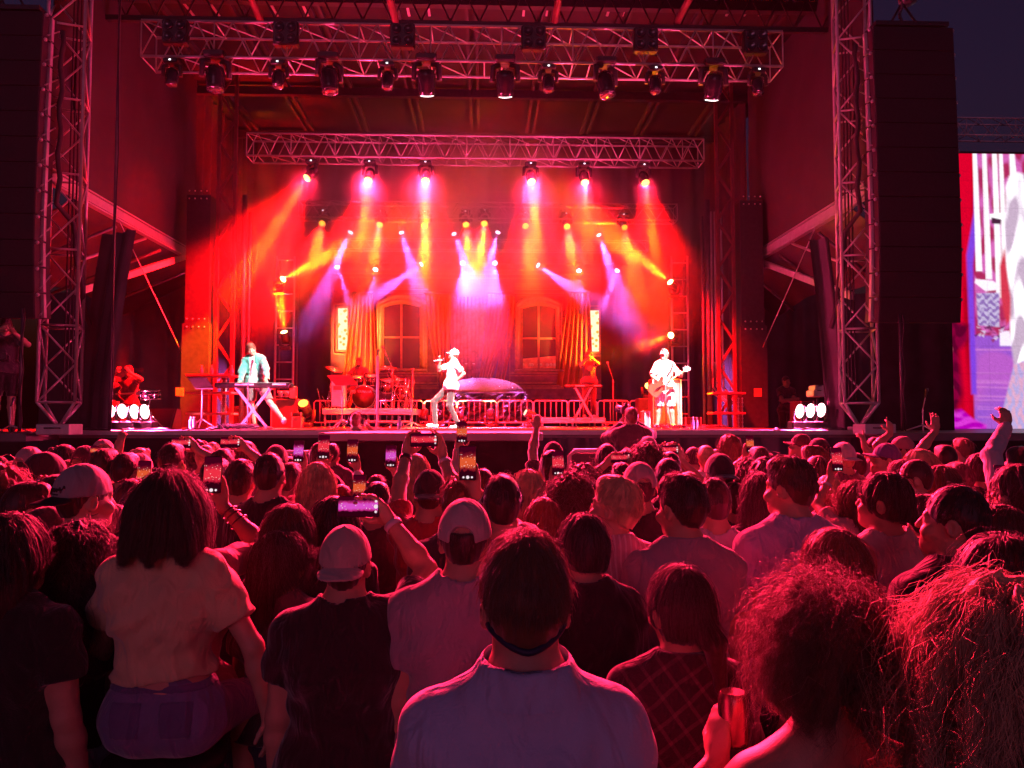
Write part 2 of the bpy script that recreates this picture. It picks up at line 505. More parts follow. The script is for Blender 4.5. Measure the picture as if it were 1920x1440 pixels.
# corner columns with lattice masts
def column(px, sgn, lab):
    p = at(px, 800, 18.2)
    t = thing("corner_column", lab, "column", (p.x, 18.2, SZ))
    MB().box((p.x, 18.2, SZ + 1.2), (.62, .6, 2.4)).box((p.x, 18.2, SZ + 3.9), (.54, .5, 3.0)).build("sleeve", M['black'], t)
    b = MB()
    for z in (SZ + 2.32, SZ + 2.5, SZ + 5.3, SZ + 5.48):
        for dx in (-.2, -.07, .07, .2):
            b.ell((p.x + dx, 17.9, z), (.02, .02, .02), 6, 4)
    b.build("bolt", M['alu'], t)
    la = MB(); x0 = p.x + sgn * .40; x1 = p.x + sgn * .78
    for z in range(14):
        za = SZ + .3 + z * .58
        la.bar((x0, 18.1, za), (x1, 18.1, za + .58), .035, .06) if z % 2 else la.bar((x1, 18.1, za), (x0, 18.1, za + .58), .035, .06)
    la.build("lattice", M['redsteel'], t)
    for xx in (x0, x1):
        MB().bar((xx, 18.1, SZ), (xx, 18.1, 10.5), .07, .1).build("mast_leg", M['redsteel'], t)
    MB().tube((p.x + sgn * .95, 18.3, SZ), (p.x + sgn * .95, 18.3, 7.4), .06, 8).tube((p.x + sgn * 1.08, 18.3, SZ), (p.x + sgn * 1.08, 18.3, 7.0), .035, 8).build("ram", M['steel'], t)
    return t
column(372, 1, "dark steel corner column with a red lattice mast behind the keyboard side")
column(1408, -1, "dark steel corner column with a red lattice mast near the right floodlights")
# hydraulic pipes by the right column
for k, px in enumerate((1330, 1337, 1344, 1350, 1356)):
    q = at(px, 730, 18.6)
    b = MB(); b.pipe([(q.x, 18.6, 7.2), (q.x, 18.6, 2.9), (q.x + .1, 18.5, 2.7), (q.x + .35 + .05 * k, 18.4, 2.5), (q.x + .5 + .05 * k, 18.4, 2.45)], .022, 6)
    b.tube((q.x, 18.6, 3.1), (q.x, 18.6, 3.5), .035, 6)
    tag(b.build("pipe", M['alu']), "slim bent pipe running down in a row left of the right column", "pipe", "bent pipes beside the right column")

# ------------------------------------------------------------------ trusses
def box_truss(lab, p0, p1, h, dpt, cell, r, name="lighting_truss", endless=False):
    """square truss along X; p0,p1 = lower front corners"""
    p0, p1 = Vector(p0), Vector(p1)
    t = thing(name, lab, "truss", (p0 + p1) / 2)
    up = Vector((0, 0, h)); bk = Vector((0, dpt, 0))
    for off in (Vector(), up, bk, up + bk):
        MB().tube(p0 + off, p1 + off, r, 8).build("chord", M['alu'], t)
    n = max(2, round((p1 - p0).length / cell)); la = MB()
    for k in range(n):
        a, b = p0.lerp(p1, k / n), p0.lerp(p1, (k + 1) / n)
        m_ = (a + b) / 2
        for o1, o2 in ((Vector(), up), (bk, up + bk)):
            la.tube(a + o1, m_ + o2, r * .5, 5); la.tube(m_ + o2, b + o1, r * .5, 5)
        if k % 2 == 0:
            la.tube(a, a + bk, r * .5, 5); la.tube(a, a + up, r * .5, 5); la.tube(a + up, a + up + bk, r * .5, 5)
        la.tube(m_ , m_ + bk, r * .5, 5) if k % 3 == 0 else la.tube(a, b + bk, r * .5, 5)
        la.tube(a + up, b + up + bk, r * .5, 5)
    la.tube(p1, p1 + up, r * .6, 5); la.tube(p1 + bk, p1 + up + bk, r * .6, 5); la.tube(p0 + bk, p0 + up + bk, r * .6, 5); la.tube(p1, p1 + bk, r * .6, 5); la.tube(p1 + up, p1 + bk + up, r * .6, 5)
    la.build("lacing", M['alu'], t)
    return t
ft0, ft1 = at(264, 98, 13.0), at(1468, 128, 13.0)
ft0.z = ft1.z = 8.22
box_truss("front lighting truss nearest the crowd, hung with a dozen moving heads", ft0, ft1, .62, .6, .62, .024)
mt0, mt1 = at(462, 297, 16.9), at(1320, 303, 16.9); mt0.z = mt1.z = 7.88
box_truss("middle lighting truss carrying six glowing red lamps below it", mt0, mt1, .5, .5, .48, .022)
rt0, rt1 = at(560, 398, 19.8), at(1270, 402, 19.8); rt0.z = rt1.z = 7.3
box_truss("rear lighting truss lost in red smoke above the yellow lamps", rt0, rt1, .42, .42, .55, .02)
bt0, bt1 = at(600, 462, 21.8), at(1215, 465, 21.8); bt0.z = bt1.z = 6.93
box_truss("rearmost lighting truss above the painted backdrop", bt0, bt1, .3, .3, .5, .016)
lw0, lw1 = at(620, 492, 22.2), at(1180, 497, 22.2); lw0.z = lw1.z = 6.62
t_ = thing("lighting_bar", "thin horizontal bar carrying the lowest row of violet lamps over the backdrop", "lighting bar", (lw0 + lw1) / 2)
MB().tube(lw0, lw1, .025, 8).build("pipe", M['steel'], t_)

def tower(lab, x0, x1, y0, sgn):
    w = x1 - x0; cx = (x0 + x1) / 2
    t = thing("truss_tower", lab, "tower", (cx, y0 + w / 2, SZ))
    rot = Matrix.Rotation(R(18) * sgn, 3, 'Z')
    cs = [Vector((cx, y0 + w / 2, 0)) + rot @ Vector((dx * w * .46, dy * w * .46, 0)) for dx, dy in ((-1, -1), (1, -1), (1, 1), (-1, 1))]
    zb, zt = 2.36, 13.0
    for c in cs:
        MB().tube(c + Vector((0, 0, zb)), c + Vector((0, 0, zt)), .028, 8).build("chord", M['alu'], t)
    la = MB(); cell = .62
    for k in range(int((zt - zb) / cell)):
        za, zc = zb + k * cell, zb + (k + 1) * cell
        for i in range(4):
            a, b = cs[i], cs[(i + 1) % 4]
            if (k + i) % 2: a, b = b, a
            la.tube((a.x, a.y, za), (b.x, b.y, zc), .016, 5)
            if k % 2 == 0: la.tube((a.x, a.y, za), (b.x, b.y, za), .018, 5)
    la.build("lacing", M['alu'], t)
    f = MB()
    for c in cs:
        f.tube(c + Vector((0, 0, zb)), (cx, y0 + w / 2, SZ + .05), .026, 8)
    f.rbox((cx, y0 + w / 2, SZ + .03), (.3, .3, .06)); f.build("foot", M['alu'], t)
    cb = MB()
    for k in range(3):
        cb.pipe([(cx + .05 * k * sgn, y0 + w * .7 + .02 * k, z + .02 * math.sin(z * 3 + k)) for z in [2.4 + i * .5 for i in range(20)]], .014, 5)
    cb.build("cable", M['rubber'], t)
    return t
tower("left truss tower of pale tubes standing on a pointed foot beside the speakers", -7.24, -6.66, 12.6, 1)
tower("right truss tower of pale tubes standing on a pointed foot beside the speakers", 6.05, 6.62, 12.6, -1)
for px, y, lab in ((205, 12.75, "slim vertical cable pole in front of the left floodlights"), (36, 11.8, "slim vertical pole by the photographer under the left speakers"), (1692, 12.0, "slim vertical pole below the right speakers")):
    q = at(px, 805, y); t = thing("pole", lab, "pole", (q.x, y, SZ))
    top = 11 if px == 205 else 3.75
    MB().tube((q.x, y, SZ), (q.x, y, top), .022, 8).build("tube", M['steel'], t)
    MB().pipe([(q.x + .03 + .02 * math.sin(k * 1.3), y - .03, SZ + k * (top - SZ) / 12) for k in range(13)], .012, 5).build("cable", M['rubber'], t)
for px, lab in ((1690, "short pink crate at the foot of the right tower"), (105, "short pink crate at the foot of the left tower")):
    q = at(px if px < 1000 else 1645, 808, 12.0)
    t = thing("crate", lab, "crate", (q.x, 12.1, SZ - .02)); MB().rbox((q.x, 12.1, SZ + .03), (.5, .4, .16), .01).build("body", M['alu'], t); MB().tube((q.x - .12, 11.89, SZ + .05), (q.x + .12, 11.89, SZ + .05), .012, 6).build("handle", M['steel'], t)

# ------------------------------------------------------------------ speaker hangs
M['speaker'] = mat('speaker grille', (.02, .018, .022), .7, var=.2, scale=40)
def line_array(lab, xc, ytop, sgn):
    """12 cabinets curving back under themselves; sgn +1 when the tower stands to its right"""
    t = thing("speaker_hang", lab, "line array", (xc, 12.1, 6))
    z, y, tilt = 8.44, 12.0, R(-2)
    h = .402
    for k in range(12):
        rot = Matrix.Rotation(tilt, 3, 'X')
        c = Vector((xc, y, z - h / 2))
        b = MB(); b.rbox(c + rot @ Vector((0, .22, 0)), (1.34, .44, h - .004), .006, rot)
        b.rbox(c + rot @ Vector((0, .005, 0)), (1.31, .02, h - .012), .004, rot)
        b.build("cabinet", M['speaker'], t)
        for dx in (-.69, .69):
            r_ = MB()
            r_.box(c + rot @ Vector((dx, .2, 0)), (.045, .07, h * .9), rot)
            r_.tube(c + rot @ Vector((dx, .1, -h * .35)), c + rot @ Vector((dx, .42, .1)), .012, 5)
            r_.ell(c + rot @ Vector((dx, .05, h * .42)), (.03, .03, .03), 6, 4)
            r_.build("rigging", M['alu'], t)
        step = rot @ Vector((0, 0, -h)); z += step.z; y += step.y
        tilt += R(.25 if k < 7 else 1.7)
    f = MB(); f.box((xc, 12.25, 8.5), (1.2, .5, .07)); f.tube((xc - .3, 12.25, 8.5), (xc, 12.3, 9.0), .02); f.tube((xc + .3, 12.25, 8.5), (xc, 12.3, 9.0), .02)
    f.build("bumper", M['black'], t)
    mo = MB(); mo.lathe((xc + .1, 12.3, 8.95), [(.05, 0), (.14, .06), (.17, .3), (.16, .55), (.1, .62)], 10); mo.tube((xc, 12.3, 9.5), (xc, 12.3, 13), .015, 6)
    for k in range(16):
        mo.ell((xc - .08 + .02 * math.sin(k), 12.2, 8.5 + k * .05), (.03, .03, .035), 6, 4)
    mo.build("chain_hoist", M['steel'], t)
    cb = MB(); cb.pipe([(xc + sgn * (.78 + .025 * math.sin(k * 1.7)), 12.35 + (.002 * k * k if k > 14 else 0), 8.3 - k * .2) for k in range(24)], .04, 6); cb.build("cable_loom", M['rubber'], t)
    return t
line_array("left line array of stacked black speakers hanging beside the left tower", at(-10, 300, 12.0).x, 0, 1)
line_array("right line array of stacked black speakers hanging beside the right tower", at(1718, 300, 12.0).x, 0, -1)
# ------------------------------------------------------------------ lamps
RED, AMBER = (1.0, .0015, .0025), (1.0, .22, .0)
WARM = (1, .26, .06)
VIOLET, PINK, WHITE = (.72, .16, 1.0), (1.0, .045, .20), (1.0, .9, .88)
M['lens_off'] = mat('dark lens', (.03, .03, .035), .12, 0, spec=.8, var=.1)
LENS = {}
def lens_mat(key, col, s):
    if key not in LENS: LENS[key] = emit("lit lens " + key, col, s)
    return LENS[key]
M['led'] = emit('fixture display', (.85, .95, 1), 2.5)

def moving_head(lab, base, d, s, lit=None, group=None, hanging=True, display=True, cells=False):
    """base: centre of base plate; d: beam direction; s: overall height. returns (thing, lens centre, dir)"""
    base = Vector(base); d = Vector(d).normalized()
    u = -1 if hanging else 1
    t = thing("moving_head", lab, "stage light", base, group)
    MB().rbox(base + Vector((0, 0, u * s * .07)), (s * .42, s * .36, s * .14), s * .03).build("base", M['black'], t)
    piv = base + Vector((0, 0, u * s * .5))
    side = Vector((0, 0, 1)).cross(Vector((d.x, d.y, 0)))
    side = side.normalized() if side.length > .05 else Vector((1, 0, 0))
    y = MB()
    for q in (-1, 1):
        y.pipe([base + Vector((0, 0, u * s * .15)) + side * q * s * .1, base + Vector((0, 0, u * s * .2)) + side * q * s * .24, piv + side * q * s * .26], [s * .06, s * .065, s * .05], 8)
    y.build("yoke", M['black'], t)
    L = s * .5
    a = piv - d * L * .45
    hd = MB().lathe(a, [(s * .05, 0), (s * .15, s * .03), (s * .185, L * .25), (s * .185, L * .62), (s * .165, L * .8), (s * .17, L * .98), (s * .14, L)], 14, d)
    h = hd.build("head", M['blackgloss'], t)
    lc = a + d * (L + .004)
    lm = M['lens_off'] if lit is None else lit
    if cells and lit is not None:
        c = MB(); x = d.orthogonal().normalized(); yv = d.cross(x)
        R0 = s * .16
        for (rr_, n) in ((0, 1), (R0 * .36, 6), (R0 * .72, 12)):
            for k in range(n):
                q = lc + (x * math.cos(6.2832 * k / n) + yv * math.sin(6.2832 * k / n)) * rr_
                c.lathe(q, [(R0 * .19, 0), (R0 * .13, .012)], 8, d)
        c.build("lens", lm, h)
    else:
        MB().lathe(lc, [(s * .135, -.003), (s * .135, .003), (s * .1, .012), (.001, .016)], 14, d).build("lens", lm, h)
    if display:
        MB().box(base + Vector((0, -s * .185, u * s * .07)), (s * .06, .006, s * .04)).build("display", M['led'], t)
    return t, lc, d

def clamp(base, s):
    pass

# front truss: twelve unlit or barely lit heads
small = [(323, 112), (523, 112), (727, 118), (1028, 125), (1228, 130), (1420, 132)]
large = [(405, 92, (.02, -.1)), (618, 95, (.12, -.15)), (800, 98, (.0, .05)), (947, 101, (.04, .03)), (1135, 104, (.12, -.2)), (1337, 108, (.0, .06))]
order = "first second third fourth fifth sixth".split()
for k, (px, py) in enumerate(small):
    b = at(px, py, 13.0); b.z = 8.16
    moving_head(f"small unlit moving light under the front truss, {order[k]} of six from the left", b, (0, -.25, -1), .58, group="small moving lights on the front truss")
FOCUS = {}
for k, (px, py, (ix, iy)) in enumerate(large):
    b = at(px, py, 13.05); b.z = 8.32
    lit = k in (2, 3, 5)
    extra = ["pointing straight down", "tilted to the right", "with a lit lower rim", "with a bright rim right of centre", "tilted sideways with a pale side panel", "throwing a white beam"][k]
    t, lc, d = moving_head(f"large moving spotlight on the front truss {extra}", b, (ix, .55 if lit else iy, -1), .86, lens_mat('white', WHITE, 6) if lit else None, group="large moving lights on the front truss", display=False)
    FOCUS[k] = (t, lc)
blind = [(330, 55), (537, 60), (755, 68), (1000, 72), (1210, 78), (1415, 80)]
for k, (px, py) in enumerate(blind):
    b = at(px, py, 12.98); b.z = 8.62
    t = thing("blinder_lamp", f"dark four lamp blinder in the front truss, {order[k]} of six from the left", "stage light", b, "four lamp blinders in the front truss")
    MB().rbox(b, (.42, .16, .42), .02).build("housing", M['black'], t)
    for dx in (-.1, .1):
        for dz in (-.1, .1):
            MB().lathe(b + Vector((dx, -.08, dz)), [(.085, 0), (.085, -.03), (.07, -.025), (.03, -.005), (.001, -.005)][::1], 12, (0, 1, 0)).build("bulb", M['lens_off'], t)

LP = 2.0      # overall lamp power, tuned against the photograph
# middle truss red washes
mid = [(581, 313, (-.7, .2, -1)), (691, 316, (-.14, .2, -1)), (797, 318, (0, .15, -1)), (996, 323, (.1, .15, -1)), (1097, 321, (.06, .2, -1)), (1210, 322, (.16, .15, -1))]
for k, (px, py, d) in enumerate(mid):
    lc = at(px, py, 16.9); d = Vector(d).normalized(); s = .62
    base = Vector((lc.x, 17.1, 7.86))
    t, c, _ = moving_head(f"glowing red wash lamp under the middle truss, {order[k]} of six from the left", base, d + Vector((0, -.75, 0)), s, lens_mat('amber', (1, .35, .05), 9), "red wash lamps under the middle truss", cells=True)
    spot("wash_light", c + d * .03, d, RED, (60000 if k == 0 else 32000) * LP, 66, 1.0, .05, t)
    spot("core_light", c + d * .03, d, AMBER, 20000 * LP, 15, .9, .05, t)
    spot("crowd_light", c + d * .05, (lc.x * -.03, -1, -.42), (1, .017, .07), 14000 * LP, 58, .8, .09, t)
# rear truss amber row
rear = [(605, 423, (-.1, -.4, -1), .4), (713, 424, (-.12, -.2, -1), .9), (796, 425, (0, -.2, -1), .9), (873, 424, (.1, -.2, -1), 1.2), (909, 422, (-.1, -.2, -1), 1.5), (985, 427, (.05, -.3, -1), .9), (1062, 428, (.12, -.3, -1), 1.), (1170, 430, (.1, -.35, -1), .4)]
names8 = "first second third fourth fifth sixth seventh eighth".split()
for k, (px, py, d, w) in enumerate(rear):
    lc = at(px, py, 19.9); d = Vector(d).normalized()
    base = Vector((lc.x, 20.0, lc.z + .44))
    t, c, _ = moving_head(f"amber lamp in the row above the violet beams, {names8[k]} of eight from the left", base, d + Vector((0, -.75, 0)), .58, lens_mat('amber%d' % (w > .5), (1, .42, .03), 8 if w > .5 else 3), "amber lamps under the rear truss", cells=True)
    spot("wash_light", c + d * .03, d, RED, 15000 * LP * w, 64, 1.0, .05, t)
    spot("core_light", c + d * .03, d, AMBER, 7000 * LP * w, 24, 1.0, .05, t)
# violet beams, upper row then lower row
vio = [(660, 437, (-.42, .05, -1), 1.0, 22), (750, 437, (.3, .05, -1), 1.0, 26), (848, 440, (.38, .0, -1), .9, 26), (936, 437, (-.28, .0, -1), 1.0, 26), (1120, 442, (.36, .05, -1), 1.0, 26),
       (630, 503, (.36, -.25, -1), .7, 18), (705, 508, (-.1, -.35, -1), .4, 16), (797, 500, (-1.0, -.1, -.75), 1.1, 24), (867, 497, (.06, -.6, -1), .8, 36), (928, 497, (-.03, -.6, -1), .8, 36), (1002, 502, (1.0, -.1, -.72), 1.0, 24), (1085, 510, (.04, -.35, -1), .45, 16), (1160, 510, (-.42, -.25, -1), .7, 18)]
namesv = ["first in the upper violet row, leaning left", "second in the upper violet row, leaning right", "third in the upper violet row, leaning right", "fourth in the upper violet row, leaning left", "last in the upper violet row, beam to the right",
          "leftmost in the lower violet row", "narrow beam over the left painted curtain", "strong beam thrown left over the left window", "left one of the two dazzling centre beams", "right one of the two dazzling centre beams", "strong beam thrown right over the right window", "narrow beam over the right painted curtain", "rightmost in the lower violet row"]
for k, (px, py, d, w, ang) in enumerate(vio):
    Y = 21.7 if k < 5 else 22.05
    lc = at(px, py, Y); d = Vector(d).normalized()
    base = Vector((lc.x, Y + .05, lc.z + .4))
    t, c, _ = moving_head("violet moving light, " + namesv[k], base, d + Vector((0, -.3, 0)), .5, lens_mat('violet', (.9, .6, 1), 14), "violet moving lights over the backdrop", display=False)
    spot("beam_light", c + d * .02, d, VIOLET, (9000 if k in (8, 9) else 11000) * LP * w, ang * .9, 1.0, .04, t)

# lamps on the side ladders, aimed in and up
side = [(535, 521, (.9, .1, .5), "on the left ladder, aimed up into the smoke"), (533, 618, (-.16, .1, 1), "low on the left ladder, aimed straight up"), (1253, 526, (-.75, .1, .6), "on the right ladder, aimed up and left"), (1253, 629, (-.9, -.2, -.32), "low on the right ladder, aimed left")]
for k, (px, py, d, lab) in enumerate(side):
    lc = at(px, py, 20.2); d = Vector(d).normalized()
    base = lc - d * .2 + Vector((0, .05, -.33))
    t, c, _ = moving_head("blazing amber lamp " + lab, base, d + Vector((0, -.7, 0)), .62, lens_mat('hot', (1, .8, .25), 16), "amber lamps on the side ladders", hanging=False, display=False)
    spot("wash_light", c + d * .03, d, RED, 9000 * LP, 50, .9, .05, t)
    spot("core_light", c + d * .03, d, AMBER, 11000 * LP, 24, 1.0, .05, t)
    bp = MB()
# floor moving heads
floor = [(572, 745, 18.5, .85, (.0, -.6, .5), 'hot', RED, 900, "large floor light glowing orange behind the keyboard"), (795, 768, 20.2, .6, (.15, .45, 1), 'dim', WARM, 350, "floor light left of the singer's feet"), (864, 772, 20.2, .5, (-.2, .45, 1), 'dim', WARM, 200, "floor light right behind the singer's leg"), (920, 772, 20.2, .6, (0, .45, 1), 'dim', WARM, 200, "floor light before the foil cloth"), (996, 768, 19.0, .6, (-1, -.3, .5), 'dim', RED, 2500, "floor light throwing a thin red beam left"), (1215, 722, 20.0, .6, (-.2, -1, .15), 'hot', AMBER, 900, "yellow floor light left of the bass amplifier")]
for px, py, Y, s, d, key, col, pw, lab in floor:
    lc = at(px, py, Y); d = Vector(d).normalized()
    base = Vector((lc.x, Y, SZ)); 
    if py < 740:
        t0 = thing("flight_case", "dark case that lifts the yellow floor light beside the bass amplifier", "case", (lc.x, Y, SZ)); MB().rbox((lc.x, Y, SZ + (lc.z - SZ - .35) / 2), (.6, .5, lc.z - SZ - .35), .02).build("body", M['black'], t0); MB().box((lc.x, Y - .26, SZ + .2), (.62, .02, .03)).build("trim", M['alu'], t0)
        base.z = lc.z - .35
    t, c, _ = moving_head(lab, base, d, s, lens_mat('floorhot' + lab[:3], (1, .24, .03) if px < 900 else (1, .6, .1), 6) if key == 'hot' else lens_mat('dimfloor', (1, .55, .35), 2.2), "moving lights on the stage floor", hanging=False, display=False)
    if key == 'hot':        # added spot with no head of its own, brightens the curtain nearby
        spot("curtain_fill", base + Vector((0, .25, .75)), at(672 if px < 900 else 1078, 640, 22.6) - base - Vector((0, .25, .75)), WARM, (4200 if px < 900 else 3200) * LP, 30, .7, .06, t)
    spot("beam_light", c + d * .03, d, col, pw * LP, 14 if pw == 2500 else 96, .6, .05, t)

# floodlights at both stage corners
def flood(lab, px, py, Y, d, rx, ry, grp):
    c = at(px, py, Y); d = Vector(d).normalized()
    t = thing("floodlight", lab, "stage light", (c.x, c.y, SZ), grp)
    MB().rbox((c.x, c.y + .05, SZ + .08), (.34, .26, .15), .02).build("base", M['black'], t)
    y = MB(); sd = d.cross(Vector((0, 0, 1))).normalized()
    for q in (-1, 1):
        y.pipe([Vector((c.x, c.y + .05, SZ + .15)) + sd * q * .1, c + sd * q * .17 + Vector((0, .03, -.14)), c + sd * q * .17], .018, 6)
    y.build("yoke", M['steel'], t)
    MB().lathe(c - d * .09, [(.05, 0), (.10, .02), (.132, .06), (.132, .09)], 18, d, cap=True).build("housing", M['black'], t)
    MB().lathe(c, [(.125, .004), (.1, .02), (.001, .03)], 18, d).build("lens", lens_mat('flood', (1, .45, .5), 9), t)
    spot("flood_light", c + d * .06, d, PINK, 1600 * LP, 160, .4, .14, t)
for k, (px, py) in enumerate(((205, 770), (229, 771), (252, 772), (271, 772))):
    flood(f"white glowing floodlight at the left stage corner, {order[k]} of four from the left", px, py, 13.6, (1, -.22, .1), 15, 28, "floodlights at the left stage corner")
for k, (px, py) in enumerate(((1500, 771), (1520, 770), (1540, 769), (1559, 768))):
    flood(f"white glowing floodlight at the right stage corner, {order[k]} of four from the left", px, py, 13.6, (-1, -.22, .1), 15, 28, "floodlights at the right stage corner")

# the three lit front spotlights carry the white light on the players
SINGER, KEYS, BASS = Vector((-.75, 17.0, SZ + 1.0)), Vector((-4.6, 16.3, SZ + 1.0)), Vector((3.95, 17.3, SZ + 1.0))
for k, tgt, pw in ((2, KEYS, 5200), (3, SINGER, 8500), (5, BASS, 8500)):
    t, lc = FOCUS[k]
    dd = (tgt - lc).normalized()
    spot("follow_light", lc + Vector((0, 0, -.12)), dd, WHITE, pw * LP, 15, .35, .06, t)
# ------------------------------------------------------------------ scenic backdrop: wall, two windows, four curtains, lit panels
YB = 22.75
def P(px, py, dy=0.0):
    return at(px, py, YB + dy)
M['setwall'] = mat('painted set wall', (.20, .055, .07), .7, var=.35, scale=5, bump=.3, bscale=14)
M['settrim'] = mat('gilded set trim', (.34, .13, .07), .45, .2, var=.3, scale=10, bump=.25, bscale=40)
M['pane'] = mat('dark window pane', (.018, .01, .012), .3, spec=.4, var=.3, scale=1.5)
M['curtain'] = mat('orange red velvet', (.60, .12, .03), .85, spec=.2, var=.25, scale=3)
M['damask'] = mat('damask cloth', (.30, .06, .10), .7, var=.5, scale=9)

w = thing("set_wall", "painted palace wall standing behind the band with mouldings and a damask centre", "stage set", P(873, 745, .1))
MB().box((P(621, 500).lerp(P(1127, 500), .5)).to_tuple()[:1] + (YB + .15, (P(873, 500).z + P(873, 748).z) / 2), (P(1127, 500).x - P(621, 500).x, .12, P(873, 500).z - P(873, 748).z)).build("panel", M['setwall'], w)
def strip(mb, x0, x1, y, h, dep=.06, dy=0):
    a, b = P(x0, y, dy), P(x1, y, dy)
    mb.box(((a.x + b.x) / 2, YB + .08 - dep / 2 + dy, a.z), (b.x - a.x, dep, h * pxm(YB)))
c = MB()
for y, h, dpt in ((531, 2, .05), (536, 4, .09), (541, 2, .12), (548, 3, .06), (553, 2, .04)):
    strip(c, 708, 802, y, h, dpt); strip(c, 965, 1058, y, h, dpt)
for y, h, dpt in ((503, 3, .05), (511, 2, .08), (519, 2, .05)):
    strip(c, 622, 1126, y, h, dpt)
c.build("cornice", M['settrim'], w)
c = MB()
for x0, x1 in ((706, 822), (954, 1058)):
    for y, h, dpt in ((699, 3, .10), (704, 2, .05), (718, 3, .12), (723, 2, .06), (727, 4, .03)):
        strip(c, x0, x1, y, h, dpt)
    for xx in (x0 + 2, x1 - 2):
        a, b = P(xx, 722), P(xx, 560); c.box((a.x, YB + .06, (a.z + b.z) / 2), (.03, .05, b.z - a.z))
c.build("moulding", M['settrim'], w)
c = MB(); gr = fold_sheet((P(846, 600).x, YB + .05, 0), (P(921, 600).x, YB + .05, 0), P(873, 742).z, P(873, 556).z, 60, .018, .11, 9); c.sheet(gr); c.build("damask_drape", M['damask'], w)
c = MB()
for x0, x1 in ((872, 876), (886, 890)):
    c.tube(P(x0, 682, -.03), P(x1, 682, -.03), .012, 6)
c.build("handle", M['white'], w)
c = MB()   # dark carved crest over the left curtain
for k in range(26):
    a = P(655 + RNG.uniform(0, 42), 520 + RNG.uniform(0, 32), -.02); c.ell(a, (.05, .04, .06), 7, 5)
c.build("crest", M['setwall'], w)

def arch_pts(x0, x1, ytop, ysh, ybot, n=12):
    """outline in photo pixels: bottom left, up, segmental arch, down"""
    pts = [(x0, ybot), (x0, ysh)]
    for k in range(1, n):
        u = k / n
        pts.append((x0 + (x1 - x0) * u, ysh + (ytop - ysh) * math.sin(math.pi * u) ** .8))
    pts += [(x1, ysh), (x1, ybot)]
    return pts
def window(lab, x0, x1, ytop, ysh, ybot, view=False):
    t = thing("palace_window", lab, "window", P((x0 + x1) / 2, ybot))
    po = arch_pts(x0 + 3, x1 - 3, ytop + 4, ysh + 3, ybot - 3)
    MB().prism([P(*q, .04) for q in po], (0, .03, 0)).build("pane", M['pane'], t)
    fr = MB()
    for off, rr, dy in ((0, .07, -.04), (5, .045, -.06), (-5, .035, -.0)):
        pts = arch_pts(x0 - off, x1 + off, ytop - off, ysh - off * .4, ybot + (off if off > 0 else 0))
        fr.pipe([P(*q, dy) for q in pts], rr, 7)
    fr.build("frame", M['settrim'], t)
    s_ = MB(); a, b = P(x0 - 8, ybot + 1), P(x1 + 8, ybot + 1); s_.rbox(((a.x + b.x) / 2, YB - .07, a.z), (b.x - a.x, .3, .07), .015); s_.build("sill", M['settrim'], t)
    m_ = MB(); xm = (x0 + x1) / 2 - 1; ym = ysh + (ybot - ysh) * .49
    m_.bar(P(xm, ytop + 8, .02), P(xm, ybot, .02), .06, .04); m_.bar(P(x0, ym, .018), P(x1, ym, .018), .045, .05); m_.build("glazing_bar", M['settrim'], t)
    hd = MB(); hd.pipe([P(x0 - 4 + (x1 - x0 + 8) * u, ysh - 4 + (ytop - ysh - 5) * math.sin(math.pi * u) ** .8, -.08) for u in [k / 14 for k in range(15)]], .06, 8); hd.build("arch_hood", M['settrim'], t)
    if view:
        v = MB(); v.prism([P(x0 + 3, ybot - 3, .03), P(x0 + 3, ybot - 21, .03), P(x1 - 3, ybot - 27, .03), P(x1 - 3, ybot - 3, .03)], (0, .008, 0))
        vo = v.build("painted_balcony", mat('painted balcony', (.75, .30, .12), .6, var=.3, scale=7), t)
        o_ = MB()
        for xx in (980, 994, 998, 1010, 1014, 1026, 1033, 1040): o_.lathe(P(xx, ybot - 10, .028), [(.05, 0), (.045, .01), (.001, .012)], 10, (0, -1, 0))
        o_.build("painted_lamp", mat('painted lamp', (.9, .75, .4), .5), vo)
    return t
window("tall arched palace window left of the singer with four dark panes", 713, 794, 563, 574, 693)
window("tall arched palace window right of the centre with an orange balcony painted in its lower panes", 973, 1049, 566, 577, 694, True)

def curtain(lab, top, bot, y0, y1, nf, seed, curve=0.0, amp=.13):
    """top, bot: (left px, right px)"""
    rr = random.Random(seed); ph = [rr.uniform(0, 6) for _ in range(3)]
    rows = []
    n = nf * 9
    for j in range(19):
        t = j / 18
        e = t ** 1.6 if curve else t
        xa = top[0] + (bot[0] - top[0]) * e; xb = top[1] + (bot[1] - top[1]) * e
        row = []
        for k in range(n + 1):
            u = k / n
            px = xa + (xb - xa) * u
            q = P(px, y0 + (y1 - y0) * t + (3 * math.sin(u * nf * 3.1 + seed) if j == 18 else 0), -.16)
            a = amp * (.55 + .45 * math.sin(math.pi * min(1, t * .9 + .1)))
            q.y -= a * (math.sin(2 * math.pi * u * nf + ph[0] + t * .7) + .35 * math.sin(4.3 * math.pi * u * nf + ph[1])) 
            row.append(q)
        rows.append(row)
    s = MB(); s.slab(rows, (0, .012, 0))
    t = thing("curtain", lab, "curtain", P((bot[0] + bot[1]) / 2, y1))
    s.build("cloth", M['curtain'], t)
    a, b = P(top[0] - 1, y0), P(top[1] + 1, y0); MB().tube(a + Vector((0, -.16, .02)), b + Vector((0, -.16, .02)), .03, 8).build("rail", M['setwall'], t)
curtain("orange velvet curtain hanging straight behind the drummer", (664, 700), (641, 708), 550, 722, 6, 1)
curtain("red curtain swept down to a point behind the singer", (797, 846), (826, 838), 552, 721, 5, 2, 1)
curtain("long red curtain swept left to a tip above the glitter dome", (915, 957), (897, 921), 552, 713, 5, 3, 1)
curtain("short red curtain tail beside the right window frame", (945, 967), (927, 945), 556, 720, 3, 5, 1)
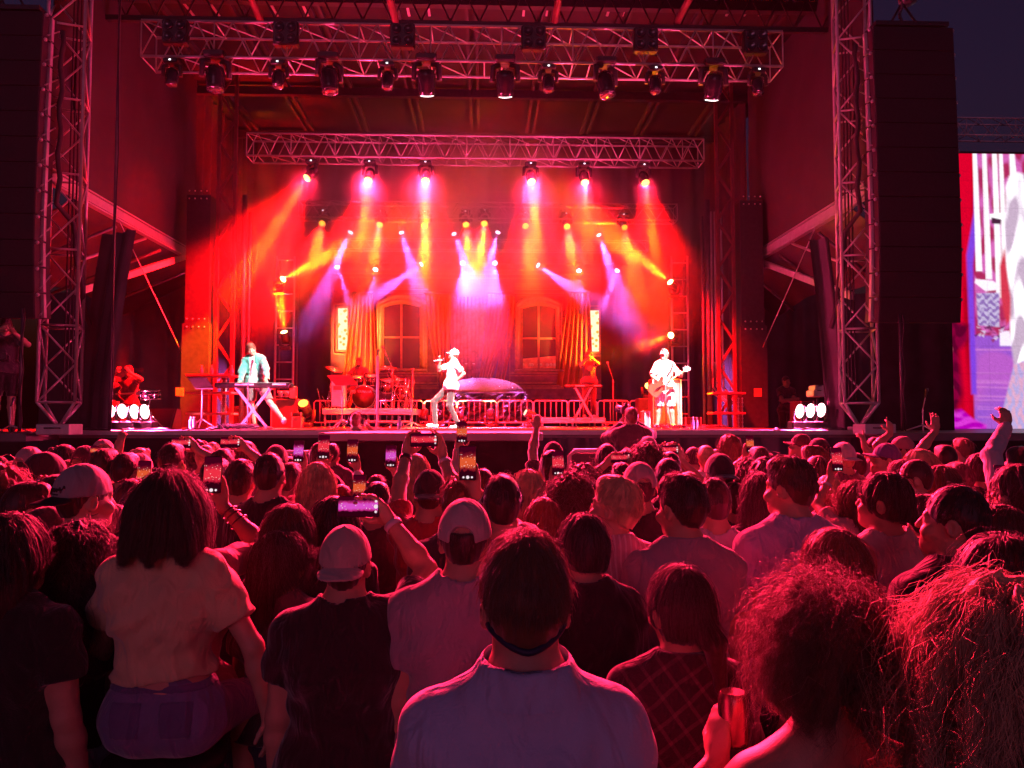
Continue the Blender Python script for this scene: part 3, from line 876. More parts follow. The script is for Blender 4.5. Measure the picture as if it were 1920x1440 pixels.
curtain("orange velvet curtain hanging straight behind the trumpet player", (1066, 1104), (1043, 1112), 550, 724, 6, 4)

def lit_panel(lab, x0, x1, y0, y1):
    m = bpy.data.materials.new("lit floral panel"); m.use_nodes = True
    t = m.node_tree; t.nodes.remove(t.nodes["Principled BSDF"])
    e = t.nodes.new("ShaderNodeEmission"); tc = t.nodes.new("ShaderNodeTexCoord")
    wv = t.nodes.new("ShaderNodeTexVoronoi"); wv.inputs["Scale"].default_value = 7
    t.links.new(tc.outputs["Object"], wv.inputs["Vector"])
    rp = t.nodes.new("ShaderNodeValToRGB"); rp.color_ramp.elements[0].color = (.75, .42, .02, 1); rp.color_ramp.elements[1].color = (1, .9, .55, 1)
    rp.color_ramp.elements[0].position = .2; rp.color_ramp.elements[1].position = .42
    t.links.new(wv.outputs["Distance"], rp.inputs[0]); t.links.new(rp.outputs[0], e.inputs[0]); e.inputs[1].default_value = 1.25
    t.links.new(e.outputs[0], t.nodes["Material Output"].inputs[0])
    o = thing("lit_panel", lab, "lit panel", P((x0 + x1) / 2, y1))
    MB().prism([P(x0, y1, -.05), P(x0, y0, -.05), P(x1, y0, -.05), P(x1, y1, -.05)], (0, .03, 0)).build("glass", m, o)
    f = MB()
    for a, b in (((x0 - 2, y0 - 2), (x1 + 2, y0 - 2)), ((x0 - 2, y1 + 2), (x1 + 2, y1 + 2)), ((x0 - 2, y0 - 2), (x0 - 2, y1 + 2)), ((x1 + 2, y0 - 2), (x1 + 2, y1 + 2)), ((x0 - 8, y0 - 8), (x0 - 8, y1 + 8)), ((x0 - 8, y0 - 8), (x1 + 4, y0 - 8)), ((x0 - 8, y1 + 8), (x1 + 4, y1 + 8))):
        f.bar(P(*a, -.05), P(*b, -.05), .04, .06)
    f.build("frame", M['settrim'], o)
lit_panel("narrow glowing yellow flower panel at the left end of the set", 634, 651, 578, 656)
lit_panel("narrow glowing yellow flower panel at the right end of the set", 1107, 1123, 582, 659)

# glitter dome and crumpled foil cloth behind the barrier
gp = thing("glitter_dome", "low dome covered in golden glitter behind the metal barrier", "stage prop", at(920, 736, 21.9))
dm = MB(); cpt = at(905, 736, 21.9); RX = (at(985, 736, 21.9).x - at(830, 736, 21.9).x) / 2
prof = [(RX * math.cos(a), .42 * math.sin(a)) for a in [k * math.pi / 2 / 10 for k in range(11)]]
rings = [[cpt + Vector((r_ * math.cos(6.2832 * k / 40), .45 * r_ * math.sin(6.2832 * k / 40), h)) for k in range(40)] for r_, h in prof[:-1]] + [[cpt + Vector((.01 * math.cos(6.2832 * k / 40), .01 * math.sin(6.2832 * k / 40), .42)) for k in range(40)]]
dm.loft(rings, True, True)
gl = mat('golden glitter', (.16, .085, .03), .7, 0, var=.3, scale=30, bump=1.0, bscale=90)
dm.build("cover", gl, gp)
sp = MB()
for k in range(260):
    th_, u = RNG.uniform(3.3, 6.1), RNG.uniform(.1, .98)
    a = math.acos(u); r_ = RX * math.cos(a); p = cpt + Vector((r_ * math.cos(th_), .45 * r_ * math.sin(th_), .42 * math.sin(a) + .005))
    sp.lathe(p, [(.016, 0), (.001, .006)], 5, (RNG.uniform(-.6, .6), -1, RNG.uniform(-.2, .8)))
sp.build("sequin", M['chrome'], gp)
MB().tube(at(822, 737, 21.5), at(986, 736, 21.5), .02, 6).build("rim", M['alu'], gp)
fc = MB(); rr = random.Random(4); gr = []
x0, x1 = at(828, 740, 21.4).x, at(988, 740, 21.4).x
for j in range(28):
    t = j / 27; row = []
    for k in range(61):
        u = k / 60; x = x0 + (x1 - x0) * u - (.25 * t if u < .5 else -.25 * t) * abs(u - .5) * 2
        n_ = .10 * math.sin(u * 31 + 3 * math.sin(t * 7 + u * 5)) + .06 * math.sin(u * 67 + t * 23) + .05 * math.sin(t * 41 + u * 17 + 2 * math.sin(u * 29)) + rr.uniform(-.02, .02)
        row.append((x, 21.35 + n_ - .25 * t, SZ + (at(900, 738, 21.4).z - SZ) * (1 - t)))
    gr.append(row)
fc.sheet(gr, False)
tag(fc.build("foil_cloth", mat('crumpled foil cloth', (.10, .085, .072), .38, .5, var=.3, scale=8)), "crumpled silvery cloth hanging below the glitter dome", "cloth")

# crowd-control barrier panels on stage
def barrier(lab, x0, x1, y=20.6):
    a, b = at(x0, 750, y), at(x1, 750, y); zt, zb = a.z - .02, SZ + .14
    t = thing("metal_barrier", lab, "barrier", ((a.x + b.x) / 2, y, SZ), "metal barriers in a row across the stage")
    f = MB(); f.pipe([(a.x, y, zb), (a.x, y, zt - .05), (a.x + .05, y, zt), (b.x - .05, y, zt), (b.x, y, zt - .05), (b.x, y, zb), (b.x - .04, y, zb - .02), (a.x + .04, y, zb - .02), (a.x, y, zb)], .02, 6, False)
    f.build("frame", M['alu'], t)
    n = max(2, round((b.x - a.x) / .155)); r_ = MB()
    for k in range(1, n):
        x = a.x + (b.x - a.x) * k / n; MB().tube((x, y, zb), (x, y, zt), .011, 5).build("bar", M['alu'], t)
    for x in (a.x + .2, b.x - .2):
        fe = MB()
        fe.bar((x, y - .3, SZ + .01), (x, y + .3, SZ + .01), .06, .012); fe.tube((x, y, SZ), (x, y, zb), .018, 5)
        fe.build("foot", M['alu'], t)
wb = [588, 634, 690, 772, 795, 857, 932, 1000, 1065, 1120, 1180, 1206]
lb = ["leftmost metal barrier beside the drum riser", "metal barrier behind the left end of the drum riser", "metal barrier behind the bass drum", None, "metal barrier right of the drum riser and behind the singer", "pale metal barrier in front of the foil cloth", "metal barrier right of the glitter dome", "metal barrier left of the trumpet riser", "metal barrier behind the trumpet player's stand", "bright metal barrier right of the trumpet player", "short metal barrier end near the yellow lamp"]
for k, l in enumerate(lb):
    if l: barrier(l, wb[k] + 1, wb[k + 1] - 1)
barrier("metal barrier between the bass drum and the singer", 735, 793)

# risers
def riser(lab, x0, x1, ytop, Y, dep):
    a, b = at(x0, ytop, Y), at(x1, ytop, Y)
    t = thing("stage_riser", lab, "riser", ((a.x + b.x) / 2, Y + dep / 2, SZ))
    MB().rbox(((a.x + b.x) / 2, Y + dep / 2, a.z - .07), (b.x - a.x, dep, .14), .012).build("deck", M['alu'], t)
    for x in (a.x + .06, (a.x + b.x) / 2, b.x - .06):
        for yy in (Y + .06, Y + dep - .06):
            MB().tube((x, yy, SZ), (x, yy, a.z - .14), .025, 8).build("leg", M['alu'], t)
    MB().tube((a.x + .06, Y + .06, SZ + .15), (b.x - .06, Y + .06, SZ + .15), .018, 6).build("rail", M['alu'], t)
    return a.z, t
DRZ, _r1 = riser("pale drum riser on legs under the drum kit", 604, 776, 766, 18.6, 2.0)
TRZ, _r2 = riser("low pink riser under the trumpet player", 1013, 1135, 783, 19.4, 1.5)
# ------------------------------------------------------------------ instruments and stage kit
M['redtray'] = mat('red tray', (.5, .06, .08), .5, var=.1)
M['drumshell'] = mat('black drum shell', (.02, .015, .02), .15, coat=.6, var=.1)
M['drumhead'] = mat('drum skin', (.75, .73, .7), .5, var=.05)
M['blackhead'] = mat('black drum skin', (.03, .012, .018), .3, var=.1)
M['cymbal'] = mat('bronze cymbal', (.62, .48, .26), .25, .9, var=.15)
M['paper'] = mat('paper', (.8, .78, .75), .8, var=.04)
M['cable'] = mat('stage cable', (.05, .045, .05), .5, var=.2)

def cyl_between(mb, c, axis, r, h, n=20):
    mb.lathe(Vector(c) - Vector(axis).normalized() * h / 2, [(r, 0), (r, h)], n, axis)
def drum(par, name, c, axis, r, h, front=None, skin='drumhead'):
    a = Vector(axis).normalized(); c = Vector(c)
    b = MB(); cyl_between(b, c, a, r, h, 24); o = b.build(name, M['drumshell'], par)
    k = MB()
    for s in (-1, 1):
        k.lathe(c + a * s * h / 2 - a * .012, [(r * 1.0, 0), (r * 1.04, 0), (r * 1.04, .024), (r * 1.0, .024)], 24, a, cap=False)
    x = a.orthogonal().normalized(); y = a.cross(x)
    for q in range(8):
        d = x * math.cos(q * .7854) + y * math.sin(q * .7854)
        k.tube(c + d * r * 1.03 - a * h * .48, c + d * r * 1.03 + a * h * .48, .006, 5); k.tube(c + d * r * 1.02 - a * .02, c + d * r * 1.02 + a * .02, .014, 6)
    k.build("hoop", M['chrome'], o)
    s = MB()
    for sg in (-1, 1): s.lathe(c + a * sg * (h / 2 + .003), [(r * .99, 0), (.001, .001 * sg)], 24, a)
    s.build("skin", M[skin], o)
    return o
dk = thing("drum_kit", "black drum kit with chrome hardware on the pale riser", "drum kit", (at(684, 766, 19.4).x, 19.5, DRZ))
bc = at(682, 743, 19.3)
drum(dk, "bass_drum", (bc.x, 19.5, DRZ + .30), (0, 1, 0), .28, .42, skin='blackhead')
def text(name, s, loc, size, m, parent, rot=(R(90), 0, 0), bold=False):
    cu = bpy.data.curves.new(name, 'FONT'); cu.body = s; cu.size = size; cu.align_x = 'CENTER'; cu.align_y = 'CENTER'; cu.extrude = .002
    o = bpy.data.objects.new(name, cu); COL.objects.link(o)
    bpy.context.view_layer.update()
    me = bpy.data.meshes.new_from_object(o.evaluated_get(bpy.context.evaluated_depsgraph_get()))
    bpy.data.objects.remove(o); bpy.data.curves.remove(cu)
    t = bpy.data.objects.new(name, me); COL.objects.link(t); me.materials.append(m)
    t.parent = parent; t.location = Vector(loc) - wloc(parent); t.rotation_euler = rot
    return t
text("lettering", "YAMAHA", (bc.x + .02, 19.278, DRZ + .43), .085, M['white'], dk)
e = MB(); e.lathe((bc.x - .235, 19.28, DRZ + .43), [(.04, 0), (.04, .004), (.026, .004), (.026, 0)], 16, (0, -1, 0)); e.build("emblem", M['white'], dk)
for x, z, r_, h in ((-.2, .72, .13, .2), (.13, .74, .14, .22), (.52, .6, .17, .3)):
    drum(dk, "tom", (bc.x + x, 19.62, DRZ + z), (x * .2, -.35, 1), r_, h)
drum(dk, "floor_tom", (bc.x - .62, 19.75, DRZ + .42), (0, 0, 1), .2, .4)
drum(dk, "snare_drum", (bc.x + .6, 19.9, DRZ + .55), (0, -.1, 1), .18, .14)
drum(dk, "floor_tom", (bc.x + .85, 19.9, DRZ + .4), (0, 0, 1), .2, .36)
def cymbal(px, py, Y, r_, tilt, foot):
    c = at(px, py, Y); a = Vector((tilt, -.25, 1)).normalized()
    o = MB().lathe(c, [(r_, 0), (r_ * .6, .02), (r_ * .22, .03), (r_ * .16, .05), (.001, .055)], 28, a).build("cymbal", M['cymbal'], dk)
    s = MB(); s.tube(c, (foot, Y + .05, DRZ + .35), .011, 6)
    for q in range(3):
        s.tube((foot, Y + .05, DRZ + .4), (foot + .25 * math.cos(q * 2.1 + .4), Y + .05 + .25 * math.sin(q * 2.1 + .4), DRZ), .01, 5)
    s.build("stand", M['chrome'], o)
cymbal(627, 693, 19.5, .24, .35, bc.x - .85); cymbal(722, 690, 19.6, .2, -.15, bc.x + .75); cymbal(731, 690, 19.9, .2, .05, bc.x + 1.0); cymbal(648, 706, 19.9, .19, 0, bc.x - .75); cymbal(745, 712, 19.8, .18, 0, bc.x + 1.05)
hw = MB(); rr = random.Random(5)
for k in range(26):
    x = bc.x + rr.choice((-1, 1)) * rr.uniform(.35, 1.2); y = rr.uniform(19.0, 20.1)
    hw.tube((x, y, DRZ), (x + rr.uniform(-.25, .25), y + rr.uniform(-.1, .1), DRZ + rr.uniform(.15, .8)), .011, 5)
hw.build("hardware", M['chrome'], dk)
bx = MB(); q = at(633, 735, 18.8); bx.rbox((q.x, 18.9, DRZ + .36), (.3, .2, .62), .01); t = thing("equipment_box", "tall white equipment box at the left end of the drum riser", "box", (q.x, 18.9, DRZ + .05)); bx.build("body", M['white'], t); MB().box((q.x, 18.79, DRZ + .5), (.2, .01, .1)).build("panel", M['steel'], t)

def mic_stand(lab, px, Y, top_py, boom=None, z0=None, thick=.012, m='steel', base='round', name="microphone_stand"):
    q = at(px, 800, Y); z0 = SZ if z0 is None else z0; tp = at(px, top_py, Y)
    t = thing(name, lab, "microphone stand", (q.x, Y, z0))
    MB().tube((q.x, Y, z0), (q.x, Y, tp.z), thick, 8).build("pole", M[m], t)
    b = MB()
    if base == 'round': b.lathe((q.x, Y, z0), [(.15, 0), (.15, .02), (.03, .035), (.02, .06)], 20)
    else:
        for k in range(3): b.tube((q.x, Y, z0 + .12), (q.x + .3 * math.cos(k * 2.094 + .5), Y + .3 * math.sin(k * 2.094 + .5), z0 + .01), .012, 6)
    b.build("base", M[m], t)
    tip = Vector((q.x, Y, tp.z))
    if boom:
        e_ = at(boom[0], boom[1], Y - .1); b = MB(); s_ = tip + (tip - e_) * .25; b.tube(s_, e_, .008, 6); b.build("boom", M[m], t); d = (e_ - tip).normalized(); tip = e_
    else: d = Vector((0, .5, .8)).normalized()
    MB().lathe(tip, [(.012, 0), (.016, .08), (.017, .11), (.026, .12), (.028, .145), (.02, .165), (.004, .17)], 10, d).build("microphone", M['steel'], t)
    return t
mic_stand("thick pale microphone stand with a round base left of the singer", 707, 15.6, 668, None, thick=.028, m='alu')
mic_stand("boom microphone stand in front of the keyboard player", 464, 15.2, 720, (471, 690), base='tri', m='alu')
mic_stand("microphone stand in front of the bass player's legs", 1249, 16.7, 705, (1244, 668), base='tri')
mic_stand("tall boom microphone reaching over the drums from the right", 735, 18.7, 690, (722, 661), base='tri', m='chrome')
mic_stand("tall boom microphone reaching over the drums from the left", 648, 18.9, 690, (661, 660), base='tri', m='chrome')
mic_stand("slim microphone stand right of the trumpet player", 1150, 19.2, 712, (1142, 690), base='tri')
mic_stand("short stand with a black microphone in front of the wing drape", 1731, 13.2, 768, (1735, 745), base='tri', z0=SZ - .03, m='alu')
mic_stand("thin dark stand on the stage between drums and singer", 773, 18.2, 702, None, base='tri')

def music_stand(lab, px0, px1, py0, py1, Y, stem):
    a, b, c, d = at(px0, py0, Y - .1), at(px1, py0, Y - .1), at(px1 + 14, py1, Y - .25), at(px0 + 16, py1, Y - .25)
    t = thing("music_stand", lab, "music stand", (at(stem, 800, Y).x, Y, SZ))
    MB().prism([a, b, c, d], (0, .015, .01)).build("desk", M['black'], t)
    MB().bar(d, c, .06, .02).build("ledge", M['black'], t)
    x = at(stem, 800, Y).x
    m_ = MB(); m_.tube((x, Y, SZ + .15), (x, Y, (a.z + c.z) / 2), .015, 8)
    m_.build("stem", M['alu'], t)
    for k in range(3): MB().tube((x, Y, SZ + .2), (x + .3 * math.cos(k * 2.094), Y + .3 * math.sin(k * 2.094), SZ + .01), .012, 6).build("leg", M['alu'], t)
music_stand("red lit music stand left of the keyboard", 351, 387, 708, 729, 14.6, 378)
music_stand("black music stand on a pole in front of the drum kit", 613, 656, 705, 722, 16.2, 641)

# keyboard on an X stand
def keyboard(lab, px0, px1, py, Y, th_=.1, stand=True, zf=None, tilt=0):
    a, b = at(px0, py, Y), at(px1, py, Y); zf = SZ if zf is None else zf
    c = (a + b) / 2; L = b.x - a.x
    t = thing("keyboard", lab, "keyboard", (c.x, Y, zf))
    MB().rbox((c.x, Y, c.z), (L, .34, th_), .015).build("body", M['blackgloss'], t)
    k = MB()
    n = int(L / .024)
    for i in range(n):
        k.box((c.x - L * .46 + L * .92 * i / n, Y + .09, c.z + th_ / 2 + .006), (.02, .14, .012))
    k.build("keys", M['white'], t)
    MB().box((c.x - L * .1, Y - .172, c.z + .015), (L * .25, .006, .03)).box((c.x + L * .36, Y - .172, c.z + .018), (L * .18, .006, .025)).build("back_panel", M['white'], t)
    s = MB(); zt = c.z - th_ / 2
    for yy, sg in ((Y - .12, 1), (Y + .0, -1)):
        s.bar((c.x - sg * L * .22, yy, zt), (c.x + sg * L * .2, yy, zf + .02), .05, .03, (0, 1, 0))
    for x in (c.x - L * .22, c.x + L * .22): s.tube((x, Y - .16, zt - .01), (x, Y + .16, zt - .01), .018, 6)
    for x in (c.x - L * .2, c.x + L * .2): s.tube((x, Y - .22, zf + .02), (x, Y + .22, zf + .02), .02, 6)
    s.build("cross_stand", M['alu'], t)
    return t
keyboard("black keyboard on a crossed stand played by the man in the green jacket", 407, 547, 723, 15.6)
keyboard("thin red lit keyboard on a stand beside the trumpet player", 1058, 1128, 725, 19.5, .06, zf=TRZ)
pc = thing("pedal_cables", "tangle of cables and pedals under the left keyboard", "cables", (at(440, 803, 15.2).x, 15.2, SZ))
cb = MB(); rr = random.Random(9)
for k in range(16):
    x, y = at(rr.uniform(420, 475), 800, 15.2).x, rr.uniform(14.7, 15.5); r0 = rr.uniform(.08, .22)
    cb.pipe([(x + r0 * math.cos(a * .6 + k) * 1.4, y + r0 * math.sin(a * .6 + k) * .5, SZ + .015 + .1 * abs(math.sin(a * .7 + k)) * rr.uniform(.3, 1)) for a in range(12)], .009, 5)
cb.build("cable", M['cable'], pc)
MB().rbox((pc.location.x + .35, 15.0, SZ + .03), (.3, .15, .06), .01).rbox((pc.location.x - .3, 14.9, SZ + .03), (.16, .1, .05), .01).build("pedal", M['alu'], pc)
pc = thing("pedal_cables", "pedals and red cables at the bass player's feet", "cables", (at(1255, 803, 16.6).x, 16.6, SZ))
cb = MB()
for k in range(9):
    x, y = at(rr.uniform(1235, 1345), 800, 16.4).x, rr.uniform(15.6, 16.8); r0 = rr.uniform(.1, .25)
    cb.pipe([(x + r0 * math.cos(a * .6 + k) * 1.6, y + r0 * math.sin(a * .6 + k) * .6, SZ + .015 + .06 * abs(math.sin(a + k))) for a in range(12)], .009, 5)
cb.build("cable", M['cable'], pc)
pd = MB()
for k in range(6): pd.rbox((pc.location.x - .35 + .2 * k, 16.3, SZ + .04), (.12, .16, .07), .01)
pd.build("pedal", M['alu'], pc)
for x0, x1, lab in ((-6.8, -5.2, "loose cable along the stage floor by the left floodlights"), (5.0, 6.2, "loose cable along the stage floor by the right floodlights"), (-5.1, -4.3, "cable curling past the left music stand")):
    cb = MB(); cb.pipe([(x0 + (x1 - x0) * k / 20, 13.25 + .12 * math.sin(k * .9), SZ + .012 + .02 * abs(math.sin(k * 1.7))) for k in range(21)], .012, 5)
    tag(cb.build("cable", M['cable']), lab, "cable")
# towel and bottles
M['bottle'] = mat('clear bottle', (.75, .72, .8), .12, var=.05); M['bottle'].node_tree.nodes["Principled BSDF"].inputs["Transmission Weight"].default_value = .55
M['blabel'] = mat('violet bottle label', (.35, .25, .6), .5)
def bottle(lab, px, Y, z=None, grp=None):
    q = at(px, 800, Y); z = SZ if z is None else z
    t = thing("water_bottle", lab, "bottle", (q.x, Y, z), grp)
    MB().lathe((q.x, Y, z), [(.03, 0), (.036, .01), (.036, .06), (.033, .08), (.036, .1), (.036, .16), (.015, .2), (.014, .215)], 14).build("body", M['bottle'], t)
    MB().lathe((q.x, Y, z + .21), [(.017, 0), (.017, .025)], 10).build("cap", M['white'], t)
    MB().lathe((q.x, Y, z + .075), [(.0372, 0), (.0372, .06)], 14, cap=False).build("label", M['blabel'], t)
bottle("left one of two water bottles at the music stand's foot", 358, 13.9); bottle("right one of two water bottles at the music stand's foot", 364, 13.9)
bottle("lone water bottle on the stage edge left of the singer", 749, 13.5)
bottle("left one of two water bottles right of the bass player", 1299, 14.6); bottle("right one of two water bottles right of the bass player", 1306, 14.6)
for px, py, lab in ((1088 - 712, 697, "small bottle standing on the left column's tray"), (395, 698, "second small bottle at the column tray by the red poles"), (433, 702, "bottle on the tray end beside the keyboard player")):
    bottle(lab, px, 17.2, at(px, 705, 17.2).z)
tw = MB(); q = at(765, 803, 13.5); tw.sheet([[(q.x - .25 + .5 * u / 8, 13.3 + .2 * v / 4, SZ + .012 + .012 * math.sin(u * 1.9 + v)) for u in range(9)] for v in range(5)]); tag(tw.build("towel", M['paper']), "white folded towel on the stage edge beside the bottle", "towel")

# trays on the column masts
def trays(px0, px1, ys, Y, lab, chain_px):
    t = thing("tray_rack", lab, "tray rack", (at((px0 + px1) / 2, 800, Y).x, Y, SZ))
    for y in ys:
        a, b = at(px0, y, Y), at(px1, y, Y)
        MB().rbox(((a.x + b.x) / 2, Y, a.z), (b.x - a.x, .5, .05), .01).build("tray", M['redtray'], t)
    a = at(px1 - (px1 - px0) * .15, ys[0], Y); MB().box((at(chain_px, 700, Y).x, Y + .2, (SZ + a.z) / 2), (.08, .08, a.z - SZ)).build("post", M['redsteel'], t)
    ch = MB()
    for dx in (-.04, .05):
        for k in range(18): ch.ell((at(chain_px, 700, Y).x + dx + .12, Y - .2, a.z - .12 - k * .045), (.012 if k % 2 else .02, .012, .028), 6, 4)
    ch.build("chain", M['alu'], t)
trays(356, 440, (705, 737, 776), 17.2, "red lit rack of three trays with chains behind the left keyboard", 415)
trays(1331, 1392, (738, 775), 17.6, "red lit rack of trays with chains by the right column", 1372)

# bass amplifier and cases
def case(lab, px0, px1, py0, py1, Y, dep, m, name="equipment_case", grille=None):
    a, b = at(px0, py0, Y), at(px1, py1, Y); zb = max(SZ, b.z) if abs(b.z - SZ) > .12 else SZ
    t = thing(name, lab, "case", ((a.x + b.x) / 2, Y + dep / 2, zb))
    w_, h_ = b.x - a.x, a.z - zb
    MB().rbox(((a.x + b.x) / 2, Y + dep / 2, zb + h_ / 2), (w_, dep, h_), .02).build("body", m, t)
    if grille:
        MB().rbox(((a.x + b.x) / 2, Y - .006, zb + h_ * .48), (w_ * .86, .02, h_ * .86), .008).build("grille", grille, t)
    tr = MB()
    for x in (a.x + .02, b.x - .02): tr.box((x, Y - .004, zb + h_ / 2), (.025, .02, h_ * .98))
    tr.build("trim", M['alu'], t)
    MB().box(((a.x + b.x) / 2, Y - .01, zb + h_ * .9), (w_ * .3, .02, .02)).build("handle", M['steel'], t)
    return t
M['grey'] = mat('grey grille cloth', (.13, .125, .15), .8, var=.12, scale=40)
case("tall bass amplifier cabinet with a grey grille behind the bass player", 1223, 1279, 710, 794, 17.9, .5, M['black'], "amplifier", M['grey'])
case("small amplifier head on top of the bass cabinet", 1227, 1262, 697, 709, 17.95, .4, M['black'])
case("grey speaker cabinet behind the keyboard player's leg", 508, 560, 748, 803, 18.9, .5, M['grey'])
case("low grey box beside the orange floor light", 546, 566, 781, 803, 18.2, .4, M['grey'])
case("small dark box stacked on the low grey box", 545, 566, 773, 780, 18.25, .35, M['black'])
case("pink lit rack unit left of the bass cabinet", 1208, 1220, 770, 803, 17.3, .4, M['grey'])
case("black flight case in the dark behind the left keyboard", 432, 470, 762, 800, 19.6, .6, M['black'])
case("black flight case near the right ladder", 1284, 1316, 782, 803, 19.4, .6, M['black'])
case("tall dark case against the right wing drape", 1500, 1528, 752, 803, 16.9, .6, M['black'])
case("pale box stacked on a stand by the right drape", 1527, 1547, 722, 737, 15.4, .3, M['white'], "monitor_box")
case("wider pale box under the stacked pale box", 1524, 1548, 731, 744, 15.35, .34, M['white'], "monitor_box")
q = at(1536, 746, 15.4); t = thing("box_stand", "thin stand that carries the two pale boxes", "stand", (q.x, 15.5, SZ)); MB().tube((q.x, 15.5, SZ), (q.x, 15.5, q.z), .025, 8).build("pole", M['steel'], t); MB().lathe((q.x, 15.5, SZ), [(.2, 0), (.2, .03), (.03, .05)], 16).build("base", M['steel'], t)
# spot cans standing on the left box
t = thing("equipment_stack", "lit cups and gear standing on the grey cabinet at the keyboard's end", "equipment", at(530, 748, 18.9)); e = MB()
for px in (526, 537): e.lathe(at(px, 738, 18.8), [(.03, -.09), (.07, .02), (.075, .06)], 12)
e.build("cup", M['white'], t); MB().rbox(at(550, 736, 18.9), (.16, .16, .3), .02).build("unit", M['alu'], t)
# ladder trusses carrying the side lamps
def ladder(lab, px0, px1, ytop, Y):
    a, b = at(px0, 800, Y), at(px1, 800, Y); zt = at(px0, ytop, Y).z
    t = thing("ladder_truss", lab, "truss", ((a.x + b.x) / 2, Y, SZ))
    for x in (a.x, b.x): MB().tube((x, Y, SZ), (x, Y, zt), .03, 8).build("stile", M['alu'], t)
    r_ = MB(); z = SZ + .35
    while z < zt: MB().tube((a.x, Y, z), (b.x, Y, z), .018, 6).build("rung", M['alu'], t); z += .45
    r_ = MB(); r_.tube((a.x, Y + .4, SZ), (a.x, Y + .4, zt), .025, 6); r_.tube((b.x, Y + .4, SZ), (b.x, Y + .4, zt), .025, 6); r_.build("rear_frame", M['steel'], t)
ladder("left ladder truss carrying two blazing amber lamps", 514, 548, 480, 20.4)
ladder("right ladder truss carrying two blazing amber lamps", 1262, 1292, 480, 20.4)
# small stool table and snare on stand near the left floodlights
sn = thing("snare_stand", "snare drum on a chrome tripod stand behind the left floodlights", "drum", (at(282, 800, 14.2).x, 14.2, SZ)); q = at(282, 740, 14.2)
drum(sn, "snare_drum", q, (0, -.1, 1), .17, .15)
s = MB(); s.tube((q.x - .05, 14.2, SZ + .3), (q.x, 14.2, q.z - .08), .014, 6)
for k in range(3): s.tube((q.x - .05, 14.2, SZ + .35), (q.x - .05 + .3 * math.cos(k * 2.1 + .3), 14.2 + .3 * math.sin(k * 2.1 + .3), SZ), .012, 6)
s.build("stand", M['chrome'], sn)
# tilted monitor wedge and laid guitar near the left column
wd = thing("monitor_wedge", "black wedge monitor lying on the stage left of the music stand", "speaker", (at(300, 800, 15.2).x, 15.2, SZ)); x = wd.location.x
MB().prism([(x - .3, 15.0, SZ), (x - .3, 15.5, SZ), (x - .3, 15.45, SZ + .38), (x - .3, 15.25, SZ + .4)], (.6, 0, 0)).build("body", M['black'], wd); MB().prism([(x - .27, 15.005, SZ + .03), (x - .27, 15.22, SZ + .37), (x - .27, 15.21, SZ + .375), (x - .27, 14.99, SZ + .035)], (.54, 0, 0)).build("grille", M['speaker'], wd)
# signs and lit windows of the backstage buildings
M['sign'] = mat('orange sign', (.6, .28, .1), .5)
for px, py, lab in ((337, 735, "small orange sign on the left column"), (1421, 736, "small orange sign beside the right column")):
    q = at(px, py, 17.6); t = thing("sign", lab, "sign", q); MB().rbox(q, (.18, .02, .19), .005).build("plate", M['sign'], t); MB().box(q + Vector((0, .05, -.0)), (.03, .09, .03)).build("bracket", M['steel'], t)
bl = thing("building", "dark building glimpsed behind the left wing with barred pale windows", "building", (-11, 30, 0))
MB().box((-12.5, 30.4, 3), (9, .6, 8)).build("wall", mat('dark building wall', (.05, .03, .035), .8), bl)
MW = emit('distant window glow', (.5, .32, .36), .35)
